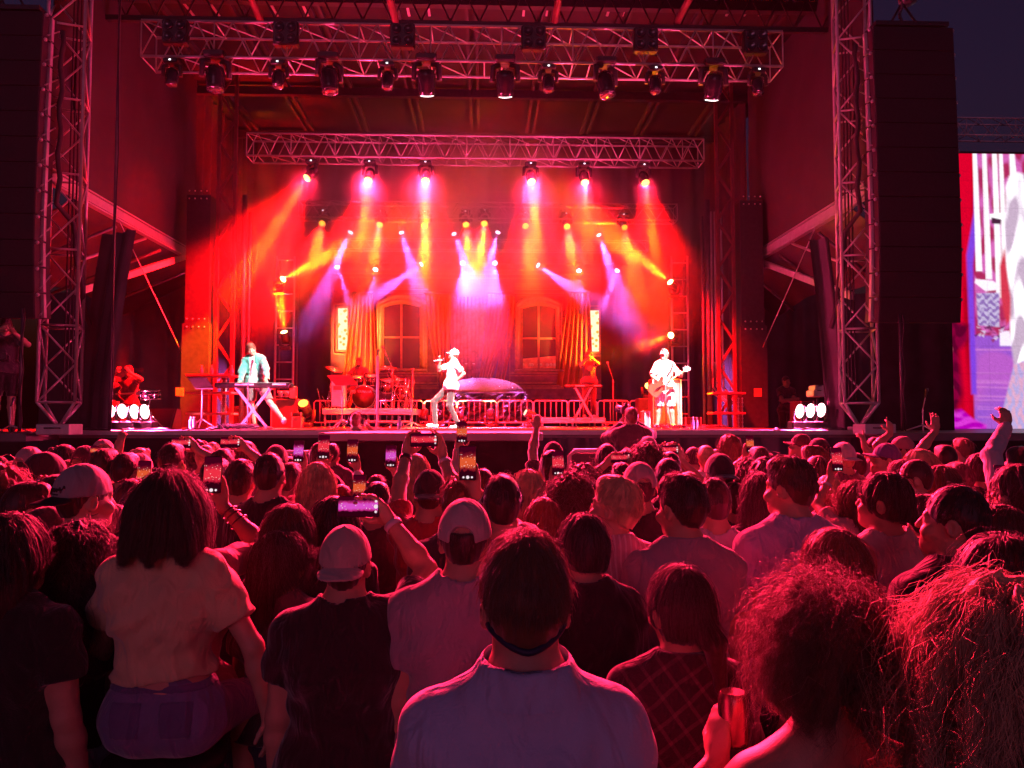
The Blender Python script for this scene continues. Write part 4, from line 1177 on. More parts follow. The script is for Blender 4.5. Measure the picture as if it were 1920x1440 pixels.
# ------------------------------------------------------------------ video screen on the right
def screen():
    Y = 18.0
    t = thing("video_screen", "huge bright video screen at the right edge showing a singer in white", "video screen", at(1840, 806, Y))
    a, b = at(1757, 805, Y), at(1757 + 400, 805, Y); zt = at(1800, 285, Y).z
    MB().box(((a.x + b.x) / 2, Y + .12, (a.z + zt) / 2), (b.x - a.x + .06, .18, zt - a.z + .06)).build("cabinet", M['black'], t)
    # the live picture: soft-edged patches of colour kept as a colour attribute of a fine grid
    W_, H_ = 200, 260
    px0, px1, py0, py1 = 1758.0, 2156.0, 287.0, 804.0
    u = (np.linspace(0, 1, W_) ** 1.5) * (px1 - px0) + px0; v = np.linspace(py0, py1, H_)
    PX, PY = np.meshgrid(u, v); img = np.zeros((H_, W_, 3)); img[:] = (.80, .0, .028)
    rs = np.random.RandomState(2)
    def nz(a, b, sd): return .5 + .25 * np.sin(PX * a + 2.1 * np.sin(PY * b + sd)) + .25 * np.sin(PY * b * 1.7 + 1.6 * np.sin(PX * a * 1.3 + sd * 2))
    def pic(col, pts, soft=2.0, col2=None, k=None):
        d = np.full(PX.shape, 1e9); ins = np.zeros(PX.shape, bool); n = len(pts)
        for i in range(n):
            (x1, y1), (x2, y2) = pts[i], pts[(i + 1) % n]
            ex, ey = x2 - x1, y2 - y1; t = np.clip(((PX - x1) * ex + (PY - y1) * ey) / (ex * ex + ey * ey + 1e-9), 0, 1)
            d = np.minimum(d, np.hypot(PX - x1 - t * ex, PY - y1 - t * ey))
            ins ^= ((y1 > PY) != (y2 > PY)) & (PX < ex * (PY - y1) / (ey + 1e-9 * (ey == 0)) + x1)
        m = np.clip(.5 + np.where(ins, d, -d) / soft, 0, 1)[..., None]
        c = np.array(col, float)
        if col2 is not None: c = c + (np.array(col2) - c) * np.clip((k - .35) / .3, 0, 1)[..., None]
        img[:] = img * (1 - m) + c * m
    pic((.9, .0, .03), [(1758, 804), (1758, 287), (1862, 287), (1862, 804)], 2, (.55, 0, .015), nz(.11, .01, 1))
    pic((.85, .17, .62), [(1834, 700), (1836, 520), (1841, 400), (1844, 287), (2160, 287), (2160, 700)], 3, (.55, .03, .14), nz(.13, .06, 3))
    pic((.62, .14, .74), [(1829, 810), (1827, 630), (2160, 640), (2160, 810)], 4, (.42, .12, .8), nz(.03, .035, 5))
    pic((.28, .07, .95), [(1824, 740), (1822, 480), (1838, 400), (1843, 287), (1848, 287), (1844, 420), (1834, 500), (1834, 740)], 5)
    for x0, x1, y1 in ((1839, 1847, 510), (1857, 1865, 525), (1876, 1885, 560), (1889, 1896, 520), (1909, 1918, 330), (1940, 1952, 560), (1990, 2004, 560)):
        pic((1.4, 1.3, 1.4), [(x0, y1), (x0, 280), (x1, 280), (x1 + 4, y1)], 2.5)
    pic((.75, .62, .95), [(1840, 612), (1838, 552), (1882, 550), (1880, 615)], 3, (.35, .2, .6), nz(.35, .3, 7))
    pic((1.4, 1.2, 1.4), [(1836, 532), (1838, 525), (1870, 528), (1882, 536), (1878, 545), (1856, 548)], 3)
    for k in range(26): 
        x, y = rs.uniform(1832, 1890), rs.uniform(614, 640); pic(((.1, .02, .12), (.9, .7, 1), (.4, .05, .2))[k % 3], [(x, y), (x + rs.uniform(4, 16), y + rs.uniform(-5, 5)), (x + rs.uniform(2, 9), y + rs.uniform(2, 6))], 2.5)
    for k in range(14):
        y = rs.uniform(650, 800); pic((.8, .25, .85), [(1835, y), (2150, y + rs.uniform(-6, 26)), (2150, y + 3), (1835, y + 1.5)], 4)
    pic((.85, .05, .10), [(1884, 500), (1893, 470), (1908, 440), (1912, 590), (1893, 612), (1884, 560)], 6)
    pic((1.6, 1.5, 1.6), [(1868, 412), (1868, 402), (1905, 398), (1905, 415)], 2.5)
    pic((1.8, 1.7, 1.8), [(1907, 700), (1900, 640), (1903, 560), (1897, 500), (1893, 450), (1898, 400), (1900, 350), (1908, 330), (1925, 322), (1990, 340), (2020, 480), (2005, 690)], 6, (.75, .55, .75), nz(.12, .03, 11))
    pic((.08, .02, .06), [(1871, 408), (1871, 420), (1888, 421), (1890, 412)], 3)
    pic((1.3, 1.1, 1.4), [(1880, 650), (1880, 625), (1898, 622), (1903, 650)], 3)
    pic((.62, .5, .95), [(1874, 810), (1884, 760), (1905, 685), (1965, 660), (1975, 810)], 4, (.95, .5, .75), nz(.4, .12, 9))
    pic((.9, .05, .85), [(1755, 810), (1755, 775), (1775, 768), (1805, 768), (1825, 785), (1850, 797), (1850, 810)], 5, (.6, .0, .6), nz(.09, .2, 4))
    pic((.14, .0, .03), [(1755, 772), (1755, 606), (1790, 600), (1822, 612), (1820, 640), (1803, 660), (1807, 740), (1795, 772)], 12, (.3, 0, .05), nz(.16, .1, 6))
    for x, y, r_ in ((1786, 657, 5), (1782, 702, 6), (1784, 727, 6), (1775, 678, 4)): pic((.85, .14, .22), [(x + r_ * math.cos(k), y + r_ * math.sin(k) * 1.4) for k in [i * .7854 for i in range(8)]], 5)
    for x, y, rx, ry in ((1787, 585, 8, 14), (1792, 546, 6, 13)): pic((2.2, 1.3, .4), [(x + rx * math.cos(k), y + ry * math.sin(k)) for k in [i * .5236 for i in range(12)]], 5)
    img *= .82
    img *= (1 + rs.normal(0, .05, img.shape[:2]))[..., None]
    img *= (1 - .12 * ((np.arange(H_) % 26 == 0)[:, None] | (np.arange(W_) % 40 == 0)[None, :]))[..., None]
    V = np.array([[(a.x + (b.x - a.x) * (x - 1757) / 400.0, Y + .02, zt + (a.z - zt) * (y - 285) / 520.0) for x in u] for y in v]).reshape(-1, 3) - np.array(wloc(t))
    I = np.arange(W_ * H_).reshape(H_, W_); F = np.stack([I[:-1, :-1], I[1:, :-1], I[1:, 1:], I[:-1, 1:]], -1).reshape(-1, 4)
    m = bpy.data.materials.new("live picture"); m.use_nodes = True; tn = m.node_tree; tn.nodes.remove(tn.nodes["Principled BSDF"])
    e = tn.nodes.new("ShaderNodeEmission"); at_ = tn.nodes.new("ShaderNodeAttribute"); at_.attribute_name = "picture"
    tn.links.new(at_.outputs["Color"], e.inputs[0]); tn.links.new(e.outputs[0], tn.nodes["Material Output"].inputs[0])
    o = np_mesh("picture", V, F, m, t, False)
    ca = o.data.color_attributes.new("picture", 'FLOAT_COLOR', 'POINT'); ca.data.foreach_set("color", np.concatenate([img.clip(0), np.ones((H_, W_, 1))], -1).astype(np.float32).ravel())
    box_truss("lighting truss across the top of the video screen", (a.x - .3, Y, at(1840, 253, Y).z), (b.x, Y, at(1840, 253, Y).z), .42, .42, .6, .022, name="screen_truss")
    l = MB(); e = at(1757, 805, Y)
    for k in range(9): l.ell((e.x - .08, Y, SZ + .6 + k * .62), (.02, .02, .02), 6, 4)
    l.build("edge_latch", M['alu'], t)
screen()
for px0, px1, py0, py1 in ((289, 298, 701, 728), (313, 332, 695, 726), (334, 340, 695, 712)):
    a, b = at(px0, py1, 29.9), at(px1, py0, 29.9)
    f = MB().box(((a.x + b.x) / 2, 30.06, (a.z + b.z) / 2), (b.x - a.x + .1, .1, b.z - a.z + .1)).build("window", M['black'], bl)
    g_ = MB()
    for i in range(2):
        for j in range(3): g_.box((a.x + (b.x - a.x) * (i + .5) / 2, 30.0, a.z + (b.z - a.z) * (j + .5) / 3), ((b.x - a.x) / 2 - .05, .03, (b.z - a.z) / 3 - .05))
    g_.build("pane", MW, f)
br = thing("building", "dark building glimpsed behind the right wing with one barred pale window", "building", (13, 30, 0))
MB().box((15, 30.4, 3), (12, .6, 8)).build("wall", bpy.data.materials['dark building wall'], br)
a, b = at(1441, 724, 29.9), at(1455, 697, 29.9)
f = MB().box(((a.x + b.x) / 2, 30.06, (a.z + b.z) / 2), (b.x - a.x + .1, .1, b.z - a.z + .1)).build("window", M['black'], br)
g_ = MB()
for i in range(3):
    for j in range(4): g_.box((a.x + (b.x - a.x) * (i + .5) / 3, 30.0, a.z + (b.z - a.z) * (j + .5) / 4), ((b.x - a.x) / 3 - .03, .03, (b.z - a.z) / 4 - .03))
g_.build("pane", MW, f)
# pit barricade between crowd and stage
def pit(lab, px0, px1, py, Y):
    a, b = at(px0, py, Y), at(px1, py, Y)
    t = thing("pit_barricade", lab, "barricade", ((a.x + b.x) / 2, Y, 0))
    MB().pipe([(a.x, Y, 0), (a.x, Y, a.z - .06), (a.x + .06, Y, a.z), (b.x - .06, Y, a.z), (b.x, Y, a.z - .06), (b.x, Y, 0)], .025, 8).build("frame", M['alu'], t)
    MB().box(((a.x + b.x) / 2, Y + .01, a.z / 2), (b.x - a.x - .04, .02, a.z - .06)).build("panel", M['black'], t)
pit("black barricade panel with a rounded pale rim right of the runway", 1068, 1140, 845, 9.2)
pit("black barricade panel with a pale top rail left of the runway", 520, 592, 848, 9.4)
pit("black barricade panel with a pale top rail below the shiny skirt", 1320, 1400, 846, 9.6)
# ------------------------------------------------------------------ people: bodies grown as one smooth surface from tapered limbs
V3 = lambda *a: np.array(a, np.float64)

def surface_nets(f, lo, hi, h):
    lo = np.asarray(lo, float); n = np.ceil((np.asarray(hi, float) - lo) / h / 4).astype(int)
    nb = n; n = nb * 4
    ax = [lo[i] + h * (4 * np.arange(nb[i]) + 1.5) for i in range(3)]
    G = np.stack(np.meshgrid(*ax, indexing='ij'), -1)
    c = f(G.reshape(-1, 3), 6.5 * h).reshape(nb)
    D = np.repeat(np.repeat(np.repeat(np.where(c < 0, -1., 1.), 4, 0), 4, 1), 4, 2)
    act = np.argwhere(np.abs(c) < 5.5 * h)
    o = np.stack(np.meshgrid(*[np.arange(4)] * 3, indexing='ij'), -1).reshape(-1, 3)
    idx = (act[:, None, :] * 4 + o[None]).reshape(-1, 3)
    D[idx[:, 0], idx[:, 1], idx[:, 2]] = f(lo + h * idx, 4 * h)
    ins = D < 0
    s = sum(ins[a:n[0] - 1 + a, b:n[1] - 1 + b, e:n[2] - 1 + e].astype(np.int8) for a in (0, 1) for b in (0, 1) for e in (0, 1))
    cells = np.argwhere((s > 0) & (s < 8))
    acc = np.zeros((len(cells), 3)); cnt = np.zeros(len(cells))
    for axs in range(3):
        for p in (0, 1):
            for q in (0, 1):
                a = np.zeros(3, int); o1, o2 = [k for k in range(3) if k != axs]
                a[o1], a[o2] = p, q
                b = a.copy(); b[axs] = 1
                i0, i1 = cells + a, cells + b
                d0, d1 = D[tuple(i0.T)], D[tuple(i1.T)]
                x = (d0 < 0) != (d1 < 0)
                t = np.where(x, d0 / np.where(np.abs(d0 - d1) < 1e-9, 1, d0 - d1), 0)
                pt = a[None] + t[:, None] * (b - a)[None]
                acc[x] += pt[x]; cnt[x] += 1
    V = lo + h * (cells + acc / cnt[:, None])
    vid = np.full(tuple(np.array(D.shape)), -1, np.int64); vid[tuple(cells.T)] = np.arange(len(cells))
    F = []
    for axs in range(3):
        o1, o2 = [(1, 2), (2, 0), (0, 1)][axs]
        e = np.zeros(3, int); e[axs] = 1
        i0 = np.argwhere(np.diff(ins.astype(np.int8), axis=axs) != 0)
        i0 = i0[(i0[:, o1] > 0) & (i0[:, o2] > 0) & np.all(i0 < np.array(D.shape) - 1, 1)]
        if not len(i0): continue
        u = np.zeros(3, int); u[o1] = 1; v = np.zeros(3, int); v[o2] = 1
        q = np.stack([vid[tuple((i0 - u - v).T)], vid[tuple((i0 - v).T)], vid[tuple(i0.T)], vid[tuple((i0 - u).T)]], 1)
        flip = ~ins[tuple(i0.T)]
        q[flip] = q[flip][:, ::-1]
        F.append(q[(q >= 0).all(1)])
    return V, np.concatenate(F)

class SDF:
    """list of primitives blended in order"""
    def __init__(s): s.p = []; s.post = []
    def cone(s, a, b, ra, rb, k=.03, sc=None, op='u'):
        a, b = V3(*a), V3(*b); sc = V3(1, 1, 1) if sc is None else V3(*sc)
        s.p.append(('c', a, b, ra, rb, k, sc, op, (a + b) / 2, np.linalg.norm(b - a) / 2 + max(ra, rb) * max(sc))); return s
    def ell(s, c, r, k=.03, rot=None, op='u'):
        c, r = V3(*c), V3(*r)
        s.p.append(('e', c, r, None if rot is None else np.array(rot), None, k, None, op, c, max(r))); return s
    def cut(s, fn):                     # keep fn(P) < 0
        s.post.append(fn); return s
    def xform(s, Rm, piv):
        """rotate primitives (in place) about a pivot"""
        Rm = np.array(Rm); piv = V3(*piv); out = []
        for q in s.p:
            q = list(q)
            if q[0] == 'c':
                q[1] = piv + Rm @ (q[1] - piv); q[2] = piv + Rm @ (q[2] - piv)
            else:
                q[1] = piv + Rm @ (q[1] - piv); q[3] = Rm if q[3] is None else Rm @ q[3]
            q[8] = piv + Rm @ (q[8] - piv); out.append(tuple(q))
        s.p = out
        return s
    def __call__(s, P, far=.05):
        d = np.full(len(P), far + .1)
        for ty, a, b, ra, rb, k, sc, op, cc, rad in s.p:
            sel = np.nonzero(((P - cc) ** 2).sum(1) < (rad + k + far + .02) ** 2)[0]
            if not len(sel): continue
            Q = P[sel]
            if ty == 'c':
                m = (a + b) / 2; Qs = (Q - m) / sc; A, B = (a - m) / sc, (b - m) / sc
                ab = B - A; t = np.clip(((Qs - A) @ ab) / max(ab @ ab, 1e-9), 0, 1)
                e = (np.linalg.norm(Qs - A - t[:, None] * ab, axis=1) - (ra + (rb - ra) * t)) * min(sc)
            else:
                q = Q - a
                if ra is not None: q = q @ ra
                k0 = np.linalg.norm(q / b, axis=1); k1 = np.linalg.norm(q / b ** 2, axis=1) + 1e-9
                e = k0 * (k0 - 1) / k1
            o = d[sel]
            if op == 'u':
                hh = np.maximum(k - np.abs(o - e), 0) / max(k, 1e-6)
                d[sel] = np.minimum(o, e) - hh * hh * k * .25
            elif op == 's':
                hh = np.maximum(k - np.abs(o + e), 0) / max(k, 1e-6)
                d[sel] = np.maximum(o, -e) + hh * hh * k * .25
        for fn in s.post:
            d = fn(P, d)
        return d
    def mesh(s, lo, hi, h):
        return surface_nets(s, lo, hi, h)

def rotm(yaw=0, pitch=0, roll=0):
    return np.array(Matrix.Rotation(R(yaw), 3, 'Z') @ Matrix.Rotation(R(pitch), 3, 'X') @ Matrix.Rotation(R(roll), 3, 'Y'))
NECK = V3(0, 0, 1.53)
unit = lambda v: v / (np.linalg.norm(v) + 1e-9)

def head_prims(face=True):
    s = SDF()
    s.ell((0, -.004, 1.668), (.072, .094, .104), .01)
    s.ell((0, .035, 1.60), (.055, .062, .072), .03)
    s.ell((0, .075, 1.565), (.032, .028, .03), .025)
    if face:
        s.cone((-.035, .083, 1.672), (.035, .083, 1.672), .012, .012, .015)
        s.cone((0, .094, 1.662), (0, .112, 1.628), .007, .012, .012)
        for q in (-1, 1):
            s.ell((q * .031, .093, 1.652), (.016, .014, .011), .012, op='s')
            s.ell((q * .031, .082, 1.652), (.013, .012, .012), .002)
            s.ell((q * .042, .072, 1.615), (.026, .026, .024), .02)
        s.cone((-.02, .095, 1.592), (.02, .095, 1.592), .008, .008, .008)
        s.cone((-.022, .104, 1.5965), (.022, .104, 1.5965), .0025, .0025, .006, op='s')
    for q in (-1, 1):
        s.ell((q * .077, -.008, 1.642), (.011, .022, .033), .008, rotm(q * -22, -12, 0))
        s.ell((q * .084, -.004, 1.645), (.007, .011, .018), .006, rotm(q * -22, -12, 0), 's')
    return s

def hand_prims(s, W, f, n, side, curl=.5, scale=1.0, point=False, flat=False):
    """W wrist; f finger direction; n where the palm faces; side -1/+1 for the thumb along n x f"""
    f, n = unit(V3(*f)), unit(V3(*n)); n = unit(n - f * (n @ f)); x = np.cross(n, f) * side; q = scale
    pc = W + f * .05 * q
    s.ell(pc, (.041 * q, .05 * q, .017 * q), .012, np.stack([x, f, n], 1))
    s.cone(W - f * .02, W + f * .03 * q, .024 * q, .026 * q, .015)
    for i, (dx, ln, off) in enumerate(((.028, .072, .088), (.010, .08, .093), (-.009, .075, .09), (-.026, .058, .082))):
        p = W + f * off * q * .97 + x * dx * q
        c = curl
        if point and i > 0: c = 1.15
        if point and i == 0: c = .05
        d = unit(f + x * (dx * 3.2 if not point else dx)); ang = 0
        for j, part in enumerate((.45, .32, .23)):
            ang = c * (.55, .85, .6)[j]
            d = unit(d * math.cos(ang) + n * math.sin(ang)); nn = n
            e = p + d * ln * part * 1.08 * q
            s.cone(p, e, (.0098 - .0009 * j) * q, (.0092 - .0010 * j) * q, .003 if j else .008)
            n_new = unit(n * math.cos(ang) - f * math.sin(ang)) if False else n
            p = e
    t0 = W + f * .025 * q + x * .03 * q
    t1 = t0 + unit(x * .8 + f * .7 + n * (.25 + .2 * curl)) * .042 * q
    t2 = t1 + unit(x * .25 + f * .9 + n * (.3 + .3 * curl)) * .034 * q
    s.cone(t0, t1, .014 * q, .0115 * q, .012); s.cone(t1, t2, .011 * q, .009 * q, .004)
    return s

def solve_arm(S, W, hint, l1=.285, l2=.26):
    S, W = V3(*S), V3(*W); d = W - S; L = np.linalg.norm(d)
    if L > (l1 + l2) * .995: W = S + d / L * (l1 + l2) * .995; d = W - S; L = np.linalg.norm(d)
    a = (l1 * l1 - l2 * l2 + L * L) / (2 * L); hgt = math.sqrt(max(l1 * l1 - a * a, 0))
    u = d / L; hh = V3(*hint); hh = unit(hh - u * (hh @ u))
    return S + u * a + hh * hgt, W

class Pose:
    """builds the joint set; arms: dict side -> (wrist, elbow hint, finger dir, palm normal, curl, point)"""
    def __init__(s, w=1.0, female=False, arms=None, yaw=0, pitch=0, roll=0, legs=None, bulk=1.0, lean=0):
        s.w, s.female, s.bulk, s.lean = w, female, bulk, lean
        s.Rh = rotm(yaw, pitch, roll)
        sw = (.145 if female else .168) * w
        s.sh = {q: V3(q * sw, -.012, 1.425) for q in (-1, 1)}
        s.arm = {}
        arms = arms or {}
        for q in (-1, 1):
            a = arms.get(q)
            if a is None:
                W, hint, f, n, c, pt = (q * (sw + .05), .06, .87), (q * .22, -1, 0), (0, .15, -1), (-q, .3, 0), .35, False
            else:
                W, hint, f, n, c, pt = a
                if abs(W[2]) > 1.42: s.sh[q] = s.sh[q] + V3(-q * .01, .02, .045 * min(1, (W[2] - 1.42) / .3))
            E, Wv = solve_arm(s.sh[q], W, hint)
            s.arm[q] = (E, Wv, f, n, c, pt)
        s.legs = legs or {q: (V3(q * .1, .02, .5), V3(q * .11, -.02, .08), V3(q * .13, .11, .03)) for q in (-1, 1)}
    def torso(s, k=.04, inf=0.0):
        b = SDF(); w = s.w; B = s.bulk
        if s.female:
            b.cone((0, -.005, 1.06), (0, -.015, 1.33), .118 * B + inf, .138 * w + inf, .02, (1, .72, 1))
            b.cone((-.075, 0, .95), (.075, 0, .95), .115 * B + inf, .115 * B + inf, .08, (1, .9, 1))
            for q in (-1, 1): b.ell((q * .075, .075, 1.27), (.065 + inf, .06 + inf, .065 + inf), .05)
        else:
            b.cone((0, -.005, 1.02), (0, -.015, 1.34), .142 * B + inf, .165 * w + inf, .02, (1, .66, 1))
            b.cone((-.065, 0, .95), (.065, 0, .95), .115 * B + inf, .115 * B + inf, .07, (1, .85, 1))
        for q in (-1, 1):
            S = s.sh[q]
            b.cone(S * V3(.9, 1, 1) + V3(0, -.005, -.005), V3(q * .06, -.02, 1.43), .058 + inf, .07 + inf, .05)
            b.cone(V3(q * .115 * w, -.025, 1.435), V3(q * .03, -.03, 1.52), .045 + inf, .045 + inf, .05)
            b.ell((q * .075 * w, -.075, 1.33), (.075 + inf, .05 + inf, .09 + inf), .05)
        return b
    def body(s, face=True, fingers=True):
        b = s.torso()
        b.cone((0, -.025, 1.44), (0, -.002, 1.60), .06 if s.female else .067, .052 if s.female else .06, .035)
        hp = head_prims(face).xform(s.Rh, NECK)
        b.p += hp.p
        m = .9 if s.female else 1.0
        for q in (-1, 1):
            E, W, f, n, c, pt = s.arm[q]; S = s.sh[q]
            b.cone(S, E, .052 * m, .040 * m, .03)
            mid = E + (W - E) * .3
            b.cone(E, mid, .040 * m, .043 * m, .02); b.cone(mid, W, .043 * m, .027 * m, .02)
            if fingers: hand_prims(b, W, f, n, q, c, m, pt)
            else: b.ell(W + unit(V3(*f)) * .07, (.04, .04, .08), .02)
            K, A, T = s.legs[q]; Hp = V3(q * .095, 0, .93)
            b.cone(Hp, K, .092, .057, .05); b.cone(K, K + (A - K) * .3, .055, .06, .02); b.cone(K + (A - K) * .3, A, .06, .037, .02)
            b.cone(A + V3(0, -.03, -.035), T, .036, .03, .02)
        return b
    def bounds(s, pad=.12):
        pts = [V3(0, 0, .0), V3(0, 0, 1.80), V3(-.26, -.18, 1), V3(.26, .18, 1)]
        for q in (-1, 1): pts += [s.arm[q][0], s.arm[q][1], s.arm[q][1] + unit(V3(*s.arm[q][2])) * .2] + [V3(*k) for k in s.legs[q]]
        pts = np.array(pts); return pts.min(0) - pad, pts.max(0) + pad

def wrinkle(P, amp, seed=0, sc=1.0):
    a = P * sc
    return amp * (np.sin(a[:, 0] * 23 + 2.1 * np.sin(a[:, 2] * 17 + seed) + seed) * np.sin(a[:, 2] * 29 + 1.7 * np.sin(a[:, 1] * 21 + a[:, 0] * 13) + seed * 2) + .6 * np.sin(a[:, 2] * 47 + 3 * np.sin(a[:, 0] * 19 + seed)) * np.cos(a[:, 0] * 11 + a[:, 1] * 9))

def shirt_sdf(po, hem=.92, sleeve=.55, loose=.014, collar=False, neck=1.513, seed=0, amp=.0035, tank=False, offs=False, long=False, flare=.018, yoke=False):
    b = po.torso(inf=loose)
    sl = SDF()
    if not tank:
        for q in (-1, 1):
            E, W = po.arm[q][0], po.arm[q][1]; S = po.sh[q]
            if long:
                sl.cone(S, E, .054 + loose * .7, .046 + loose * .7, .035); sl.cone(E, E + (W - E) * .96, .046 + loose * .7, .034 + loose * .5, .02)
            else:
                sl.cone(S, S + (E - S) * (sleeve + .25), .054 + loose * .6, .046 + loose * .6 + flare * 1.25, .03)
    if collar:
        b.cone((0, -.032, 1.47), (0, -.014, 1.53), .078, .069, .012)
    nk = neck if not collar else 1.553
    if hem < .98:
        b.cone((-.07, 0, .93), (.07, 0, .93), .125 * po.bulk + loose + .012, .125 * po.bulk + loose + .012, .06, (1, .88, 1))
    def fn(P, far=.05):
        d = b(P, far)
        if not tank:
            d2 = sl(P, far)
            if not long:
                for q in (-1, 1):
                    E = po.arm[q][0]; S = po.sh[q]; u = unit(E - S)
                    side = q * P[:, 0] > .05
                    d2 = np.where(side, np.maximum(d2, (P - S) @ u - np.linalg.norm(E - S) * sleeve), d2)
            hh = np.maximum(.035 - np.abs(d - d2), 0) / .035
            d = np.minimum(d, d2) - hh * hh * .035 * .25
        d = d + wrinkle(P, amp, seed)
        if yoke: d = d + .0035 * np.exp(-((P[:, 2] - 1.385 - .02 * np.abs(P[:, 0])) / .004) ** 2) * (P[:, 1] < 0) * (np.abs(P[:, 0]) < .19)
        d = np.maximum(d, hem + .012 * np.sin(P[:, 0] * 14 + seed) - P[:, 2])
        zc = P[:, 2] - (nk - (.25 if not collar else .06) * np.maximum(P[:, 1], -.03))
        rad = np.hypot(P[:, 0], (P[:, 1] + .02))
        if collar:
            d = np.maximum(d, zc)
            lipz = 1.505 - .02 * (rad - .07) / .02          # fold line of the collar
            d = d + .004 * np.exp(-((P[:, 2] - 1.478) / .004) ** 2) * (rad < .13)
        elif offs: d = np.maximum(d, P[:, 2] - 1.375 - .1 * np.abs(P[:, 0]))
        else:
            d = np.maximum(d, np.minimum(np.maximum(.094 - rad, -zc) * -1, .2) if False else np.where(rad < .080, zc, -1.))
            d = d - .0035 * np.exp(-((rad - .088) / .006) ** 2) * (P[:, 2] > 1.47)     # ribbed neck band
        if tank:
            for q in (-1, 1):
                d = np.maximum(d, .045 - np.linalg.norm((P - (po.sh[q] + V3(q * .035, 0, 0))) * V3(1, .35, .75), axis=1) * .62)
        return d
    return fn
def trousers_sdf(po, length=1.0, waist=1.03, loose=.014, seed=0):
    b = SDF(); m = .115 * po.bulk
    b.cone((-.07, 0, .95), (.07, 0, .95), m + loose, m + loose, .03, (1, .88, 1)); b.cone((0, 0, .98), (0, -.005, 1.06), .13 * po.bulk + loose * .5, .125 * po.bulk, .05, (1, .72, 1))
    for q in (-1, 1):
        K, A, T = po.legs[q]; Hp = V3(q * .095, 0, .93)
        b.cone(Hp, K, .092 + loose, .06 + loose, .05)
        b.cone(K, A, .06 + loose, .045 + loose, .02)
    def post(P, d):
        d = d + wrinkle(P, .003, seed)
        d = np.maximum(d, P[:, 2] - waist)
        if length < 1:
            d = np.maximum(d, (.93 - .85 * length) - P[:, 2])
        return d
    return b.cut(post)

# --- hair
def hair_sdf(style, vol=1.0, seed=0, grow=0.0):
    """in head coordinates (before the head turns)"""
    s = SDF(); g_ = grow
    face = True; ears = False
    if style in ('short', 'buzz', 'crop'):
        t = {'short': .010, 'buzz': .004, 'crop': .007}[style] * vol + g_
        s.ell((0, -.008, 1.673), (.073 + t, .094 + t, .105 + t * 1.2), .01); s.ell((0, -.05, 1.62), (.062 + t * .7, .052 + t * .8, .075), .03)
        if style == 'short': s.ell((0, .05, 1.745), (.06, .05, .03 + t), .03)
        low = lambda P: (1.60 + .95 * np.maximum(P[:, 1] - .012, 0) + np.where(np.abs(P[:, 0]) > .05, .045 * np.exp(-((P[:, 1] + .01) / .03) ** 2), 0)) - P[:, 2] - .035 * np.clip(-(P[:, 1] + .02) / .06, 0, 1)
        ears = True
        low0 = low; low = lambda P: low0(P) + .018
    elif style == 'tied':
        t = .012 * vol + g_; s.ell((0, -.008, 1.672), (.074 + t, .096 + t, .106 + t), .01); s.ell((0, -.055, 1.625), (.06, .05, .07), .03)
        low = lambda P: (1.585 + .9 * np.maximum(P[:, 1] - .0, 0)) - P[:, 2]
        ears = True
    else:
        L = {'lob': 1.53, 'bob': 1.475, 'long': 1.28, 'verylong': 1.16, 'curly': 1.52, 'afro': 1.60, 'wavy': 1.24}[style]
        t = {'lob': .03, 'bob': .028, 'long': .02, 'verylong': .02, 'curly': .05, 'afro': .035, 'wavy': .032}[style] * vol + g_
        s.ell((0, -.012, 1.67), (.073 + t, .097 + t, .106 + t), .02)
        wd = {'lob': .108, 'bob': .098, 'long': .084, 'verylong': .088, 'curly': .10, 'afro': .07, 'wavy': .10}[style]
        s.cone((0, -.025, 1.64), (0, -.06, 1.52), wd + t * .6, wd + t * .7, .03, (1, .85, 1))
        if L < 1.5: s.cone((0, -.06, 1.52), (0, -.115, L), wd + t * .7, wd * (.95 if style != 'verylong' else .8) + t * .6, .03, (1, .55 if L < 1.4 else .85, 1))
        low = lambda P: L + .02 * np.sin(P[:, 0] * 60 + seed) - P[:, 2]
    def post(P, d):
        th = np.arctan2(P[:, 0], -(P[:, 1] + .01)); 
        if style in ('curly', 'afro', 'wavy'):
            fq = 1.0 if style != 'wavy' else .7
            d = d + .011 * vol * np.sin(P[:, 0] * 90 * fq + 2 * np.sin(P[:, 2] * 60 + seed)) * np.sin(P[:, 2] * 80 * fq + 2 * np.sin(P[:, 1] * 70 + seed)) + .008 * vol * np.sin(P[:, 1] * 95 + 2 * np.sin(P[:, 0] * 50))
        else:
            if ears: d = d + .019 * np.clip((1.675 - P[:, 2]) / .08, 0, 1) * (1 if style != 'tied' else 0)
            am = .0028 if style in ('lob', 'bob', 'long', 'verylong') else .0016
            d = d + am * np.sin(th * 21 + 3 * np.sin(P[:, 2] * 9 + seed) + seed) + am * .6 * np.sin(th * 47 + 2 * np.sin(P[:, 2] * 14))
        # face opening
        fo = np.maximum(.030 + .35 * np.maximum(1.70 - P[:, 2], 0) * 0 - P[:, 1] * -1 - .03, 0) * 0
        if face:
            e = np.linalg.norm((P - V3(0, .115, 1.60)) / V3(.062 if not ears else .075, .085, .105), axis=1) - 1
            d = np.maximum(d, -e * .06)
        d = np.maximum(d, low(P))
        if ears:
            for q in (-1, 1):
                e = np.linalg.norm((P - V3(q * .09, -.004, 1.635)) / V3(.03, .026, .036), axis=1) - 1
                d = np.maximum(d, -e * .025)
        return d
    s.cut(post)
    return s

